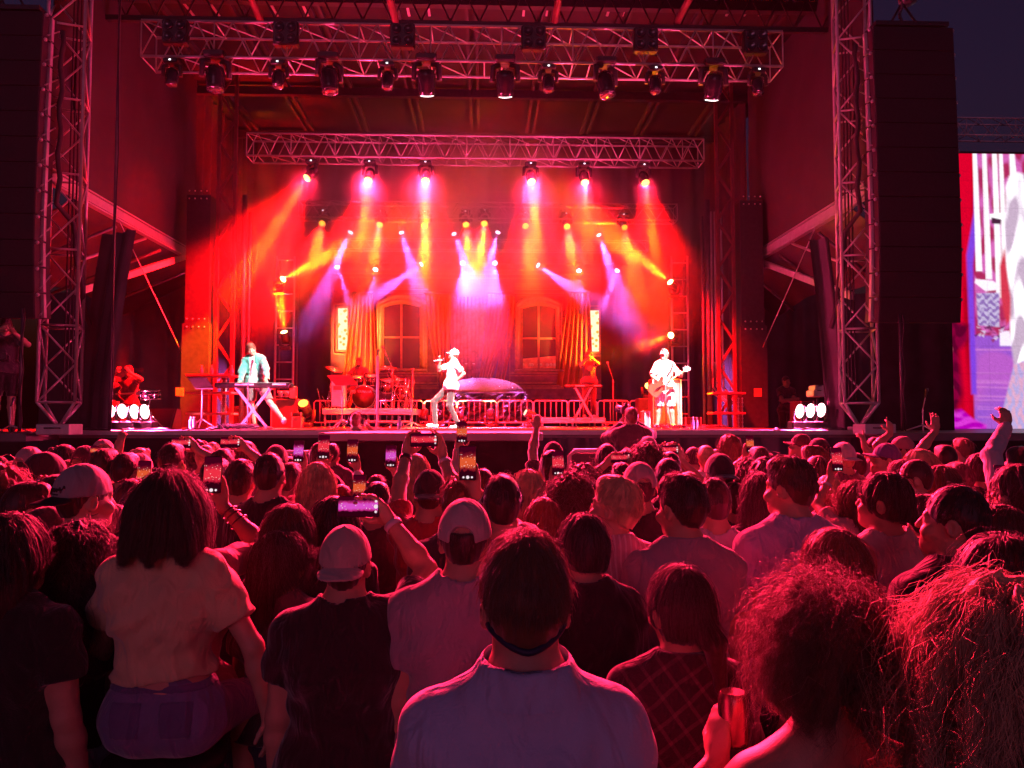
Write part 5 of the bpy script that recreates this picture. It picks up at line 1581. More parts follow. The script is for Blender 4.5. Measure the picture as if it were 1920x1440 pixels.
def strands(S, n, length, seed, top=1.70, wave=0.0, waven=40, flow=1.0, spread=.012, r=.0009, seg=10, region=None, down=1.0, up=0.0, stop=None, clump=14, fly=.05, jit=.006):
    """hair strands that run over the hair surface; returns verts, faces in head coordinates"""
    rs = np.random.RandomState(seed)
    a = rs.uniform(-math.pi, math.pi, n * 3); z = rs.uniform(-.15, 1, n * 3)
    q = np.sqrt(1 - np.clip(z, -1, 1) ** 2)
    P = V3(0, -.012, 1.67) + np.stack([np.cos(a) * q * .08, np.sin(a) * q * .10, z * .105], 1)
    keep = ~((P[:, 1] > .045) & (P[:, 2] < 1.72)); P = P[keep]
    if region is not None: P = P[region(P)]
    nc = max(30, n // clump); P = P[:nc]; nc = len(P); ci = rs.randint(0, nc, n)
    P = P[ci] + rs.normal(0, jit, (n, 3))
    def grad(X):
        e = .003; g = np.zeros_like(X)
        for i in range(3):
            dv = np.zeros(3); dv[i] = e
            g[:, i] = S(X + dv, .3) - S(X - dv, .3)
        return g / (np.linalg.norm(g, axis=1, keepdims=True) + 1e-9)
    off = (rs.uniform(-.25, 1.0, nc)[ci] * .5 + rs.uniform(-.25, 1.0, n) * .5) * spread
    fl = rs.rand(n) < fly
    off = off + fl * rs.uniform(.2, 1, n) * (spread * 1.2 + .006)
    for _ in range(3):
        P = P + grad(P) * (off - S(P, .3))[:, None].clip(-.05, .05)
    crown = V3(.01, -.045, 1.78)
    pts = [P.copy()]
    L = length * (rs.uniform(.65, 1.1, nc)[ci] + rs.uniform(-.08, .08, n)); st = L / seg
    ph = rs.uniform(0, 6.28, nc)[ci] + rs.normal(0, .25, n); fw = rs.normal(0, .3, (nc, 3))[ci] + rs.normal(0, .13, (n, 3)) + fl[:, None] * rs.normal(0, .5, (n, 3))
    for i in range(seg):
        g = grad(P); P_old = P.copy()
        d = (P - crown) * flow * 6 + V3(0, 0, -1) * down + V3(0, 0, up) + fw * .5
        d = d - g * (d * g).sum(1)[:, None]
        d = d / (np.linalg.norm(d, axis=1, keepdims=True) + 1e-9)
        if wave:
            sd = np.cross(d, g); d = d + sd * (wave * np.sin(ph + i * waven / seg))[:, None] + g * (wave * .7 * np.cos(ph * 1.7 + i * waven / seg))[:, None]
            d = d / np.linalg.norm(d, axis=1, keepdims=True)
        P = P + d * st[:, None]
        e = S(P, .3)
        corr = (off * (1 + .8 * i / seg) - e)
        P = P + g * (corr.clip(-.02, .02) * (1 - .25 * bool(wave)))[:, None]
        if stop is not None:
            fr = stop(P); P[fr] = P_old[fr] + (P[fr] - P_old[fr]) * .12
        pts.append(P.copy())
    T = np.stack(pts, 1)                      # n, seg+1, 3
    d = np.gradient(T, axis=1); d /= np.linalg.norm(d, axis=2, keepdims=True) + 1e-9
    ref = rs.normal(size=(n, 1, 3)); x = np.cross(d, np.broadcast_to(ref, d.shape)); x /= np.linalg.norm(x, axis=2, keepdims=True) + 1e-9
    y = np.cross(d, x)
    rad = r * np.linspace(1, .25, seg + 1)[None, :, None] * rs.uniform(.7, 1.3, (n, 1, 1))
    ring = np.stack([T + rad * (x * math.cos(k * 2.0944) + y * math.sin(k * 2.0944)) for k in range(3)], 2)   # n,seg+1,3,3
    V = ring.reshape(-1, 3)
    base = (np.arange(n) * (seg + 1) * 3)[:, None, None] + (np.arange(seg) * 3)[None, :, None]
    k = np.arange(3)[None, None, :]; k2 = (k + 1) % 3
    F = np.stack([base + k, base + k2, base + 3 + k2, base + 3 + k], -1).reshape(-1, 4)
    return V, F

def cap_sdf(back=False, tilt=-8, vol=1.0):
    s = SDF()
    s.ell((0, -.010, 1.674), (.088 * vol, .111 * vol, .120 * vol), .01)
    def dome(P, d):
        d = np.maximum(d, 1.672 + .1 * (P[:, 1]) - P[:, 2])
        th = np.arctan2(P[:, 0], P[:, 1] + .008); sm = np.abs(((th / (math.pi / 3)) % 1) - .5)
        d = d + .0022 * np.exp(-(sm / .035) ** 2) * (P[:, 2] > 1.69)
        e = np.linalg.norm((P - V3(0, -.115, 1.672)) / V3(.042, .05, .042), axis=1) - 1     # strap opening at the cap's own back
        d = np.maximum(d, -e * .03)
        return d
    s.cut(dome)
    b = SDF()
    b.ell((0, .105, 1.684), (.088, .095, .026), .004)
    def brim(P, d):
        u = np.abs(P[:, 2] - (1.689 - 4.2 * P[:, 0] ** 2 - .10 * (P[:, 1] - .08))) - .0035
        e = np.hypot(P[:, 0] / .078, (P[:, 1] - .07) / .11) - 1
        return np.maximum(np.maximum(u, e * .08), .07 - P[:, 1])
    b.cut(brim)
    return s, b

def tube_np(pts, r):
    mb = MB().pipe(pts, r, 8); return mb

# --- materials for people
def cloth(name, col, rough=.85, kind=None, col2=None, sc=60):
    key = 'cloth ' + name
    if key in M: return M[key]
    m = mat(key, col, rough, 0, .3, .1, 4, .25, 220, .45, fold=.55)
    if kind:
        t = m.node_tree; b = t.nodes["Principled BSDF"]
        tc = t.nodes.new("ShaderNodeTexCoord")
        mx = t.nodes.new("ShaderNodeMix"); mx.data_type = 'RGBA'
        mx.inputs[6].default_value = (*col, 1); mx.inputs[7].default_value = (*col2, 1)
        def wave(axis, scale):
            w = t.nodes.new("ShaderNodeTexWave"); w.bands_direction = axis; w.inputs["Scale"].default_value = scale; w.inputs["Distortion"].default_value = .4
            t.links.new(tc.outputs["Object"], w.inputs["Vector"])
            r = t.nodes.new("ShaderNodeValToRGB"); r.color_ramp.elements[0].position = .72 if kind == 'stripe' else .88; r.color_ramp.elements[1].position = .8 if kind == 'stripe' else .93
            t.links.new(w.outputs[0], r.inputs[0]); return r
        if kind == 'stripe':
            r = wave('X', sc); t.links.new(r.outputs[0], mx.inputs[0])
        elif kind == 'plaid':
            r1, r2 = wave('X', sc), wave('Z', sc)
            mp = t.nodes.new("ShaderNodeMapping"); mp.inputs["Rotation"].default_value = (0, R(35), 0)
            t.links.new(tc.outputs["Object"], mp.inputs[0])
            for n in t.nodes:
                if n.type == 'TEX_WAVE': t.links.new(mp.outputs[0], n.inputs["Vector"])
            ad = t.nodes.new("ShaderNodeMath"); ad.operation = 'ADD'; ad.inputs[1].default_value = 0; nzz = t.nodes.new("ShaderNodeTexNoise"); nzz.inputs["Scale"].default_value = 26; t.links.new(tc.outputs["Object"], nzz.inputs["Vector"]); mm = t.nodes.new("ShaderNodeMath"); mm.operation = 'MULTIPLY'; t.links.new(nzz.outputs[0], mm.inputs[1])
            m2 = t.nodes.new("ShaderNodeMath"); m2.operation = 'MULTIPLY'; m2.inputs[1].default_value = .6
            t.links.new(r1.outputs[0], ad.inputs[0]); t.links.new(r2.outputs[0], ad.inputs[1]); t.links.new(ad.outputs[0], m2.inputs[0]); m2.inputs[1].default_value = 1.1; t.links.new(m2.outputs[0], mm.inputs[0]); t.links.new(mm.outputs[0], mx.inputs[0])
        elif kind == 'dye':
            nz = t.nodes.new("ShaderNodeTexNoise"); nz.inputs["Scale"].default_value = sc; t.links.new(tc.outputs["Object"], nz.inputs["Vector"])
            r = t.nodes.new("ShaderNodeValToRGB"); r.color_ramp.elements[0].position = .42; r.color_ramp.elements[1].position = .6; t.links.new(nz.outputs[0], r.inputs[0]); t.links.new(r.outputs[0], mx.inputs[0])
        t.links.new(mx.outputs[2], b.inputs["Base Color"])
    M[key] = m
    return m
def skin(k):
    key = 'skin %d' % k
    if key not in M:
        M[key] = mat(key, [(.50, .29, .21), (.42, .23, .16), (.30, .16, .10), (.14, .07, .045)][k], .5, 0, .45, .12, 14, .12, 240)
    return M[key]
HAIRC = {'black': (.012, .008, .007), 'dark': (.026, .014, .010), 'brown': (.06, .03, .016), 'red': (.17, .062, .03), 'blond': (.60, .40, .23), 'grey': (.25, .23, .22)}
def hairm(c):
    key = 'hair ' + c
    if key not in M: M[key] = mat(key, HAIRC[c], .52, 0, .45, .3, 25, sheen=.35)
    return M[key]

class Head:
    """everything worn on or growing from a head, made in head coordinates then turned with it"""
    def __init__(s, po): s.Rh = po.Rh
    def tf(s, V): return (np.asarray(V) - NECK) @ s.Rh.T + NECK
LO_H, HI_H = V3(-.24, -.3, 1.08), V3(.24, .24, 1.86)

def make_hair(par, po, style, color, h=.006, n=0, seed=0, vol=1.0, strand=None, extra=None, tail=None, under_cap=False):
    """hair child of a person; tail: list of points + radii for a pony tail or bun"""
    H = Head(po); S = hair_sdf(style, vol, seed)
    if tail:
        for (a, b, ra, rb) in tail: S.cone(a, b, ra, rb, .012)
        old = S.post[0]
        base = hair_sdf(style, vol, seed)
        T = SDF()
        for (a, b, ra, rb) in tail: T.cone(a, b, ra, rb, .012)
        def both(P, far=.05):
            d1 = base(P, far); d2 = T(P, far)
            th = np.arctan2(P[:, 0], P[:, 1]); d2 = d2 + .0025 * np.sin(P[:, 0] * 300 + P[:, 2] * 20)
            hh = np.maximum(.012 - np.abs(d1 - d2), 0) / .012
            return np.minimum(d1, d2) - hh * hh * .003
        fn = both
    else:
        fn = S
    if under_cap:
        fn0 = fn
        fn = lambda P, far=.05: np.maximum(fn0(P, far), P[:, 2] - (1.70 + .1 * P[:, 1]))
    V, F = surface_nets(fn, LO_H, HI_H, h)
    if n:
        kw = dict(length=.12, spread=.008)
        kw.update(strand or {})
        if style in ('short', 'crop', 'buzz', 'tied'):
            tie = style == 'tied'
            bad = lambda P: (P[:, 2] < (1.60 if not tie else 1.58) + .95 * np.maximum(P[:, 1] - .01, 0)) | ((np.abs(P[:, 0]) > .055) & (np.abs(P[:, 1] + .006) < .032) & (P[:, 2] < 1.672))
            kw.setdefault('stop', bad); kw.setdefault('region', lambda P: ~bad(P))
        V2, F2 = strands(fn, n, seed=seed + 3, **kw)
        F = np.concatenate([F, F2 + len(V)]); V = np.concatenate([V, V2])
    return np_mesh("hair", H.tf(V), F, hairm(color), par)

def make_cap(par, po, m, back=False, h=.006, vol=1.0, brim_m=None, script=False):
    H = Head(po); dome, brim = cap_sdf()
    V, F = surface_nets(dome, LO_H, HI_H, h)
    Vb, Fb = surface_nets(brim, LO_H, HI_H, min(h, .0045))
    tl = rotm(180 if back else 0, 0 if not back else -9, 0)
    piv = V3(0, -.008, 1.67)
    T = lambda X: H.tf((X - piv) @ tl.T + piv)
    c = np_mesh("cap", T(V), F, m, par)
    np_mesh("brim", T(Vb), Fb, brim_m or m, c)
    if script:      # dark stitched script across the front panels
        pts = []
        for k in range(64):
            u_ = k / 63; a = R(-34 + 68 * u_); zz = 1.712 + .010 * math.sin(u_ * 40) * (.5 + .5 * math.cos(u_ * 9)) + .006 * math.sin(u_ * 83) + .004 * (1 - u_)
            sx_ = math.sin(a); cy = math.cos(a); f_ = math.sqrt(max(0, 1 - ((zz - 1.674) / .120) ** 2)) * 1.012
            pts.append((.088 * f_ * sx_, -.010 + .111 * f_ * cy, zz))
        for k in range(30):
            u_ = k / 29; a = R(34 - 52 * u_); zz = 1.697 + .003 * math.sin(u_ * 3); f_ = math.sqrt(max(0, 1 - ((zz - 1.674) / .120) ** 2)) * 1.012
            pts.append((.088 * f_ * math.sin(a), -.010 + .111 * f_ * math.cos(a), zz))
        MB().pipe([tuple(p) for p in T(np.array(pts))], .0026, 5).build("stitching", M['black'], c, local=True)
    b = MB().ell(T(np.array([[0, -.008, 1.79]]))[0], (.009, .009, .006), 8, 5); b.build("button", m, c, local=True)
    return c

def add_mesh(name, sdf, lo, hi, h, m, par):
    V, F = surface_nets(sdf, lo, hi, h)
    return np_mesh(name, V, F, m, par)

def build_person(label, po, loc, H, yaw=0, sk=0, shirt=None, pants=None, hair=None, cap=None, h=.009, face=True, group=None, fingers=True, z0=0.0, prefix="person"):
    lo, hi = po.bounds()
    V, F = surface_nets(po.body(face, fingers), lo, hi, h)
    o = np_mesh(prefix, V, F, skin(sk))
    sc = H / 1.775
    o.location = (loc[0], loc[1], z0); o.scale = (sc, sc, sc); o.rotation_euler.z = R(yaw)
    tag(o, label, "person", group)
    if shirt:
        kw = dict(shirt); m = kw.pop('m'); nm = kw.pop('name', 'shirt')
        add_mesh(nm, shirt_sdf(po, **kw), lo, hi, h, m, o)
    if pants:
        kw = dict(pants); m = kw.pop('m'); nm = kw.pop('name', 'trousers')
        add_mesh(nm, trousers_sdf(po, **kw), lo, V3(hi[0], hi[1], 1.2), max(h, .01), m, o)
    if hair: make_hair(o, po, under_cap=bool(cap) and cap.get('clip', True), **hair)
    if cap: make_cap(o, po, **{k: v for k, v in cap.items() if k != 'clip'})
    return o
# ------------------------------------------------------------------ the crowd
TXT = {}
def scr_mat(k):
    if k in TXT: return TXT[k]
    m = bpy.data.materials.new("phone picture"); m.use_nodes = True
    t = m.node_tree; t.nodes.remove(t.nodes["Principled BSDF"])
    N = t.nodes.new; Lk = t.links.new
    e = N("ShaderNodeEmission"); tc = N("ShaderNodeTexCoord"); gx = N("ShaderNodeSeparateXYZ"); Lk(tc.outputs["Generated"], gx.inputs[0])
    # picture of the stage: dark heads below, glowing stage, row of lamps, dark roof
    v = N("ShaderNodeTexNoise"); v.inputs["Scale"].default_value = 70 + 8 * k; Lk(tc.outputs["Object"], v.inputs["Vector"])
    ad = N("ShaderNodeMath"); ad.operation = 'MULTIPLY_ADD'; ad.inputs[1].default_value = .22; Lk(v.outputs[0], ad.inputs[0]); Lk(gx.outputs["Z"], ad.inputs[2])
    rp = N("ShaderNodeValToRGB"); el = rp.color_ramp.elements
    glow, mid_ = [((.9, .03, .06), (.55, .01, .04)), ((.75, .08, .6), (.55, .02, .2)), ((.8, .10, .03), (.3, .01, .02))][k % 3]
    el[0].position = .36; el[0].color = (.03, 0, .006, 1); el[1].position = .95; el[1].color = (.06, 0, .01, 1)
    for p_, c_ in ((.42, mid_), (.52, glow), (.74, glow), (.82, mid_)):
        x = el.new(p_); x.color = (*c_, 1)
    Lk(ad.outputs[0], rp.inputs[0])
    vo = N("ShaderNodeTexVoronoi"); vo.inputs["Scale"].default_value = 120 - 15 * (k % 2); Lk(tc.outputs["Object"], vo.inputs["Vector"])
    lt = N("ShaderNodeMath"); lt.operation = 'LESS_THAN'; lt.inputs[1].default_value = .2; Lk(vo.outputs["Distance"], lt.inputs[0])
    ba = N("ShaderNodeMath"); ba.operation = 'COMPARE'; ba.inputs[1].default_value = .56; ba.inputs[2].default_value = .2; Lk(gx.outputs["Z"], ba.inputs[0])
    ml = N("ShaderNodeMath"); ml.operation = 'MULTIPLY'; Lk(lt.outputs[0], ml.inputs[0]); Lk(ba.outputs[0], ml.inputs[1])
    mx = N("ShaderNodeMix"); mx.data_type = 'RGBA'; mx.inputs[7].default_value = (1, .8, .75, 1); Lk(ml.outputs[0], mx.inputs[0]); Lk(rp.outputs[0], mx.inputs[6])
    Lk(mx.outputs[2], e.inputs[0]); e.inputs[1].default_value = .95
    Lk(e.outputs[0], t.nodes["Material Output"].inputs[0])
    TXT[k] = m; return m
def phone(lab, p, land=False, k=0, rz=0, tilt=-8, roll=0, on=True, s=1.0):
    o = thing("phone", lab, "phone", p, "phones held up in the crowd")
    w, h = (.078 * s, .158 * s) if not land else (.158 * s, .078 * s)
    MB().rbox((0, 0, 0), (w, .009, h), .004).build("case", M['black'], o, local=True)
    sm_ = scr_mat(k) if on else M['blackgloss']
    MB().box((0, -.0052, 0), (w * .93, .002, h * .95)).build("screen", sm_, o, local=True)
    u = MB()
    for q in (-.25, 0, .25):
        c = (q * w, -.007, -h * .42) if not land else (w * .42, -.007, q * h)
        u.lathe(c, [(.005 if q else .008, 0), (.005 if q else .008, .0012)], 10, (0, -1, 0))
    u.build("button", emit_white(), o, local=True)
    o.rotation_euler = (R(tilt), R(roll), rz)
    return o
def emit_white():
    if 'eb' not in M: M['eb'] = emit("screen button", (1, .8, .85), .9)
    return M['eb']

CL = {'black': (.016, .015, .018), 'charcoal': (.05, .048, .055), 'grey': (.30, .29, .33), 'lightgrey': (.48, .47, .52), 'white': (.72, .70, .70), 'cream': (.70, .60, .40), 'lavender': (.40, .36, .56), 'blue': (.42, .47, .62), 'pink': (.70, .38, .38), 'red': (.35, .04, .05), 'navy': (.03, .035, .08), 'rose': (.55, .28, .28), 'beige': (.60, .50, .42)}
def C_(n): return cloth(n, CL[n])
M['denim'] = cloth('blue denim', (.15, .15, .30))
PEOPLE = []          # (x, y) of everyone placed
M['band'] = mat('pale wristband', (.62, .6, .66), .6)
M['bangle'] = mat('dark bangle', (.06, .03, .03), .4)
def crowd(lab, px, py, D, hair='short', hc='dark', shirt='black', sex='m', yaw=0, pitch=0, by=None, arms=None, cap=None, sk=0, h=.010, n=500, w=1.0, bulk=1.0, vol=1.0, strand=None, tail=None, ph=None, group=None, shirtkw=None, pants='navy', roll=0, seed=None, topz=0.0, phk=0, dx=0, bands=None, hup=None):
    """head centre column px and head top py in the photograph at depth D"""
    D = D * 1.12 if D >= 2.15 else D
    q = at(px, py, D)
    capd = .018 if cap else {'short': .011, 'crop': .008, 'buzz': .005, 'tied': .012, 'bob': .03, 'long': .022, 'verylong': .022, 'curly': .055, 'afro': .05, 'wavy': .034}[hair] * vol
    capd = capd if hup is None else hup
    H = (q.z) / (1.775 + capd * .9) * 1.775
    sc = H / 1.775
    by = (math.degrees(math.atan2(q.x + .3, 14 - D + 3)) * .8) if by is None else by
    seed = int(px * 7 + py) % 1000 if seed is None else seed
    Rb = Matrix.Rotation(-R(by), 3, 'Z')
    def loc(pxx, pyy, dd):
        wv = at(pxx, pyy, D + dd)
        return np.array(Rb @ (Vector((wv.x - q.x, wv.y - D, wv.z)) / sc))
    A = {}
    phones = []
    if ph:
        for (ppx, ppy, side, kind, dd) in ([ph] if isinstance(ph, tuple) else ph):
            pl = loc(ppx, ppy, dd)
            if kind == 'P':
                A[side] = (pl + V3(side * .03, .035, -.13), (side, -.2, -.9), (-.12 * side, .12, 1), (-.35 * side, -.9, 0), .5, False)
                phones.append((ppx, ppy, dd, False))
            elif kind == 'L':
                for s_ in (-1, 1): A[s_] = (pl + V3(s_ * .105, .02, -.085), (s_, -.2, -.8), (-.25 * s_, .1, 1), (-.5 * s_, -.8, 0), .45, False)
                phones.append((ppx, ppy, dd, True))
            elif kind == 'L1':
                A[side] = (pl + V3(side * .12, .015, -.055), (side, -.2, -.8), (-.75 * side, .05, .8), (-.5 * side, -.8, 0), .7, False)
                phones.append((ppx, ppy, dd, True))
    if arms:
        for side, (hx, hy, dd, gest) in arms.items():
            if gest == 'can': A[side] = (loc(hx, hy, dd), (side, -.3, -.7), (.12, .2, 1), (.9, .35, 0), .95, False); continue
            A[side] = (loc(hx, hy, dd), (side, -.3, -.7), (-.1 * side, .1, 1), (-.3 * side, .9, 0), {'open': .25, 'fist': 1.2, 'point': 1.0, 'relax': .5}[gest], gest == 'point')
    fem = sex == 'f'
    po = Pose(w=w * (.98 if fem else 1.0), female=fem, arms=A, yaw=yaw, pitch=pitch, roll=roll, bulk=bulk)
    skw = dict(shirtkw or {}); skw.setdefault('m', C_(shirt) if isinstance(shirt, str) else shirt); skw.setdefault('seed', seed % 17); skw.setdefault('amp', .0055 if D < 3.5 else .004)
    pk = dict(m=C_(pants)) if isinstance(pants, str) else pants
    hr = None if hair is None else dict(style=hair, color=hc, n=n, seed=seed, vol=vol, h=min(h, .008), tail=tail, strand=strand or dict(
        length={'short': .032, 'crop': .018, 'buzz': .012, 'tied': .12, 'bob': .26, 'long': .42, 'verylong': .5, 'curly': .22, 'afro': .16, 'wavy': .45}[hair],
        wave={'curly': .9, 'afro': 1.0, 'wavy': .55}.get(hair, 0.0), spread={'short': .006, 'crop': .003, 'buzz': .003, 'curly': .03, 'afro': .035, 'wavy': .018}.get(hair, .007), seg=10 if D < 3 else 7,
        r=max(.0006, .00034 * D)))
    o = build_person(lab, po, (q.x, D), H, by, sk, skw, pk, hr, cap, h, face=True, group=group, fingers=True)
    PEOPLE.append((q.x, D, px))
    for side, off, wd_, m_ in (bands or []):
        E, W = po.arm[side][0], po.arm[side][1]; u = unit(E - W); c = W + u * off; r_ = .028 + .010 * min(1, off / .12)
        MB().lathe(c, [(r_ + .003, -wd_ / 2), (r_ + .006, -wd_ / 2), (r_ + .006, wd_ / 2), (r_ + .003, wd_ / 2), (r_ + .003, -wd_ / 2)], 18, u, cap=False).build("wristband", m_, o, local=True)
    for i, (ppx, ppy, dd, land) in enumerate(phones):
        phone("", at(ppx, ppy, D + dd), land, phk, R(by) * .6, s=1.0)["label"] = PH_LABEL.pop(0) if PH_LABEL else "phone held up in the crowd"
    return o
PH_LABEL = []
def band(name, lab, o, a, b, t, r, m):
    """a ring round a limb of a person between points given in that person's own frame"""
    pass
capm = lambda n, c: cloth('cap ' + n, c)
# --- B: the man in the middle
B = crowd("man with short reddish hair and a pale blue collared shirt, nearest in the middle", 985, 1003, 1.52, 'short', 'red', cloth('pale blue shirt', (.50, .55, .78)), h=.006, n=9000, w=1.0, shirtkw=dict(amp=.005, loose=.018, yoke=True), strand=dict(length=.024, spread=.006, seg=5, r=.0005, fly=.03), by=0)
_p = Pose()
st = MB()
pts = []
for k in range(25):
    a = math.pi * (k / 24) ; pts.append((.071 * math.cos(a), -.012 - .078 * math.sin(a), 1.590 + .035 * abs(math.cos(a)) ** 1.5))
st.pipe(pts, .0065, 8); st.build("eyewear_strap", mat('navy strap', (.02, .02, .07), .6), B, local=True)
cl = MB()    # standing collar with a fold
gr = []
for j, (rz, rr_) in enumerate(((1.485, .086), (1.52, .082), (1.552, .079), (1.565, .080), (1.556, .087), (1.530, .096), (1.500, .107))):
    gr.append([(rr_ * math.sin(a), -.022 - (rr_ * 1.0) * math.cos(a) + .003 * math.sin(9 * a), rz - .004 * math.cos(a) + .02 * (1 - math.cos(a)) * .2) for a in [R(-165 + 330 * k / 40) for k in range(41)]])
cl.sheet(gr); cl.build("collar", cloth('pale blue shirt', (.50, .55, .78)), B, local=True)
# --- C: curly-haired woman with an off-shoulder top holding a can
C = crowd("woman with a big mop of dark red curls and an off-shoulder pink top", 1535, 1050, 1.5, 'afro', 'red', C_('rose'), 'f', h=.007, n=16000, vol=.6, shirtkw=dict(offs=True, amp=.006), by=6, hup=.085, arms={-1: (1346, 1425, .2, 'can')}, strand=dict(length=.16, wave=.75, waven=13, spread=.028, seg=14, r=.00042, clump=60, fly=.16, flow=1.7, down=.4, jit=.010), w=1.08)
# can in her hand
q = at(1375, 1345, 1.72)
t = thing("drink_can", "open metal drink can held in front of the plaid shirt", "can", q)
MB().lathe((0, 0, 0), [(.024, -.06), (.031, -.053), (.033, -.045), (.033, .042), (.030, .05), (.0275, .054), (.0265, .056)], 28).build("body", mat('can paint', (.30, .12, .12), .25, .7, var=.35, scale=18), t, local=True)
MB().lathe((0, 0, 0), [(.0275, .054), (.0265, .056), (.0255, .053), (.0245, .0505), (.001, .0505)], 28, cap=False).build("lid", M['chrome'], t, local=True)
MB().lathe((0, -.011, .0512), [(.008, 0), (.001, .0006)], 14).build("opening", M['black'], t, local=True)
MB().rbox((0, .006, .0535), (.012, .02, .0015), .0005).build("tab", M['chrome'], t, local=True)
# --- D: blond curls at the right edge
crowd("woman with long loose blond curls cut off by the right edge", 1868, 1088, 1.22, 'wavy', 'blond', C_('charcoal'), 'f', h=.007, n=16000, vol=1.1, by=12, yaw=10, strand=dict(length=.55, wave=.42, waven=15, spread=.02, seg=18, r=.0005, clump=70, fly=.03, jit=.011), shirtkw=dict(tank=True))
# --- E: plaid shirt woman with a low pony tail
crowd("woman with smooth dark hair in a low ponytail and a dark plaid shirt", 1275, 1062, 2.14, 'tied', 'dark', cloth('dark plaid', (.022, .012, .018), kind='plaid', col2=(.085, .045, .055), sc=6), 'f', n=6500, h=.007, vol=1.1, yaw=14, w=1.12, bulk=1.12, by=0,
      strand=dict(length=.16, spread=.005, seg=9, r=.0006), tail=[((.01, -.10, 1.635), (.035, -.135, 1.585), .03, .034), ((.035, -.135, 1.585), (.06, -.125, 1.46), .032, .018)], shirtkw=dict(long=True, collar=True, loose=.02))
# --- F: white cap backwards, grey tee
crowd("man in a grey tee with a pale cap worn backwards, left of the middle man", 872, 935, 2.3, 'crop', 'dark', C_('grey'), h=.007, n=900, w=1.1, bulk=1.08, cap=dict(m=capm('pale', (.50, .46, .46)), back=False), yaw=-4, by=0, shirtkw=dict(loose=.02))
# --- G: beige cap, black tee, raised arm with wristband and phone
G = crowd("broad man in a black tee with a beige backwards cap, filming with one arm up", 650, 983, 2.32, 'crop', 'dark', C_('black'), h=.0065, n=500, w=1.16, bulk=1.15, cap=dict(m=capm('beige', (.52, .42, .38)), back=True), by=0, ph=(672, 950, 1, 'L1', .34), phk=1, pitch=4, bands=[(1, .03, .024, M['band'])])
wb_ = lambda o, side, u, lab, m: None
# --- H: profile woman
crowd("dark-haired woman left of the beige cap, face turned right towards it", 528, 995, 2.8, 'long', 'dark', C_('charcoal'), 'f', yaw=-72, n=2200, h=.008, vol=1.1)
crowd("woman with brown hair swept back, just above the profile woman", 545, 945, 2.95, 'bob', 'brown', C_('black'), 'f', yaw=-15, n=1400, h=.009)
crowd("person with dark hair gathered tightly and a black jacket, right of the red-haired man", 1095, 965, 2.5, 'tied', 'black', C_('black'), 'f', n=1500, h=.008, w=1.15, bulk=1.1, shirtkw=dict(long=True, loose=.028), yaw=8)
crowd("fair-haired man in a striped shirt looking up to the left", 1146, 893, 2.95, 'short', 'blond', cloth('striped shirt', (.46, .30, .34), kind='stripe', col2=(.62, .5, .55), sc=14), yaw=48, pitch=10, n=1600, h=.008, shirtkw=dict(collar=True), by=4)
crowd("man in a grey polo with short dark hair and a clear left ear", 1279, 890, 2.75, 'short', 'dark', cloth('grey polo', (.32, .27, .32)), yaw=22, n=1600, h=.008, by=3, shirtkw=dict(collar=True), w=1.05)
crowd("man in a pale tee right beside the grey polo", 1338, 897, 3.35, 'crop', 'dark', C_('lightgrey'), n=900, h=.009, by=0)
crowd("man in a lavender tee standing taller than those around him", 1481, 857, 3.05, 'short', 'brown', C_('lavender'), yaw=28, n=1600, h=.008, by=6, w=1.1)
crowd("woman in a mottled white tank top with her hair in a low bun", 1652, 885, 3.05, 'tied', 'dark', cloth('mottled white', (.40, .34, .30), kind='dye', col2=(.62, .55, .50), sc=5), 'f', yaw=34, pitch=6, n=1400, h=.008, by=12, shirtkw=dict(tank=True), tail=[((.02, -.11, 1.60), (.055, -.135, 1.575), .022, .032), ((.055, -.135, 1.575), (.075, -.13, 1.56), .032, .026)], sk=1)
crowd("man with cropped dark hair and a black tee right of the tank top", 1781, 910, 2.42, 'crop', 'black', C_('black'), yaw=36, pitch=5, n=1500, h=.0075, by=14, w=1.08, sk=1)
crowd("woman with dark hair facing left above the blond curls", 1868, 1005, 1.95, 'tied', 'dark', C_('charcoal'), 'f', yaw=62, n=2000, h=.0075, by=16, vol=1.15, strand=dict(length=.2, spread=.01, seg=9, r=.0009))
crowd("woman with long brown hair and a hair band at the right edge", 1870, 945, 2.75, 'long', 'brown', C_('black'), 'f', yaw=14, n=1500, h=.009, by=12)
crowd("short-haired woman with a red glow in her hair below the tank top", 1560, 990, 2.35, 'bob', 'red', C_('rose'), 'f', yaw=15, n=1800, h=.008, vol=.9, by=8, strand=dict(length=.16, spread=.006, seg=8, r=.0009))
# --- left foreground
crowd("man in a black tee wearing a grey cap backwards with dark script on it", 160, 870, 2.9, 'crop', 'dark', C_('black'), yaw=-28, h=.007, n=600, cap=dict(m=capm('grey', (.34, .33, .34)), back=True, brim_m=M['black'], script=True), by=-8)
crowd("bearded man with combed-back hair at the left edge", 22, 963, 2.3, 'bob', 'dark', C_('black'), yaw=-28, n=2000, h=.008, vol=.8, by=-8, w=1.1, strand=dict(length=.2, spread=.008, seg=8, r=.0009))
crowd("woman with long wavy dark hair and pale shorts beside the left edge", 152, 980, 2.55, 'wavy', 'black', C_('black'), 'f', n=2600, h=.008, by=-6, vol=.95, shirtkw=dict(hem=1.0), pants=dict(m=C_('white'), length=.42))
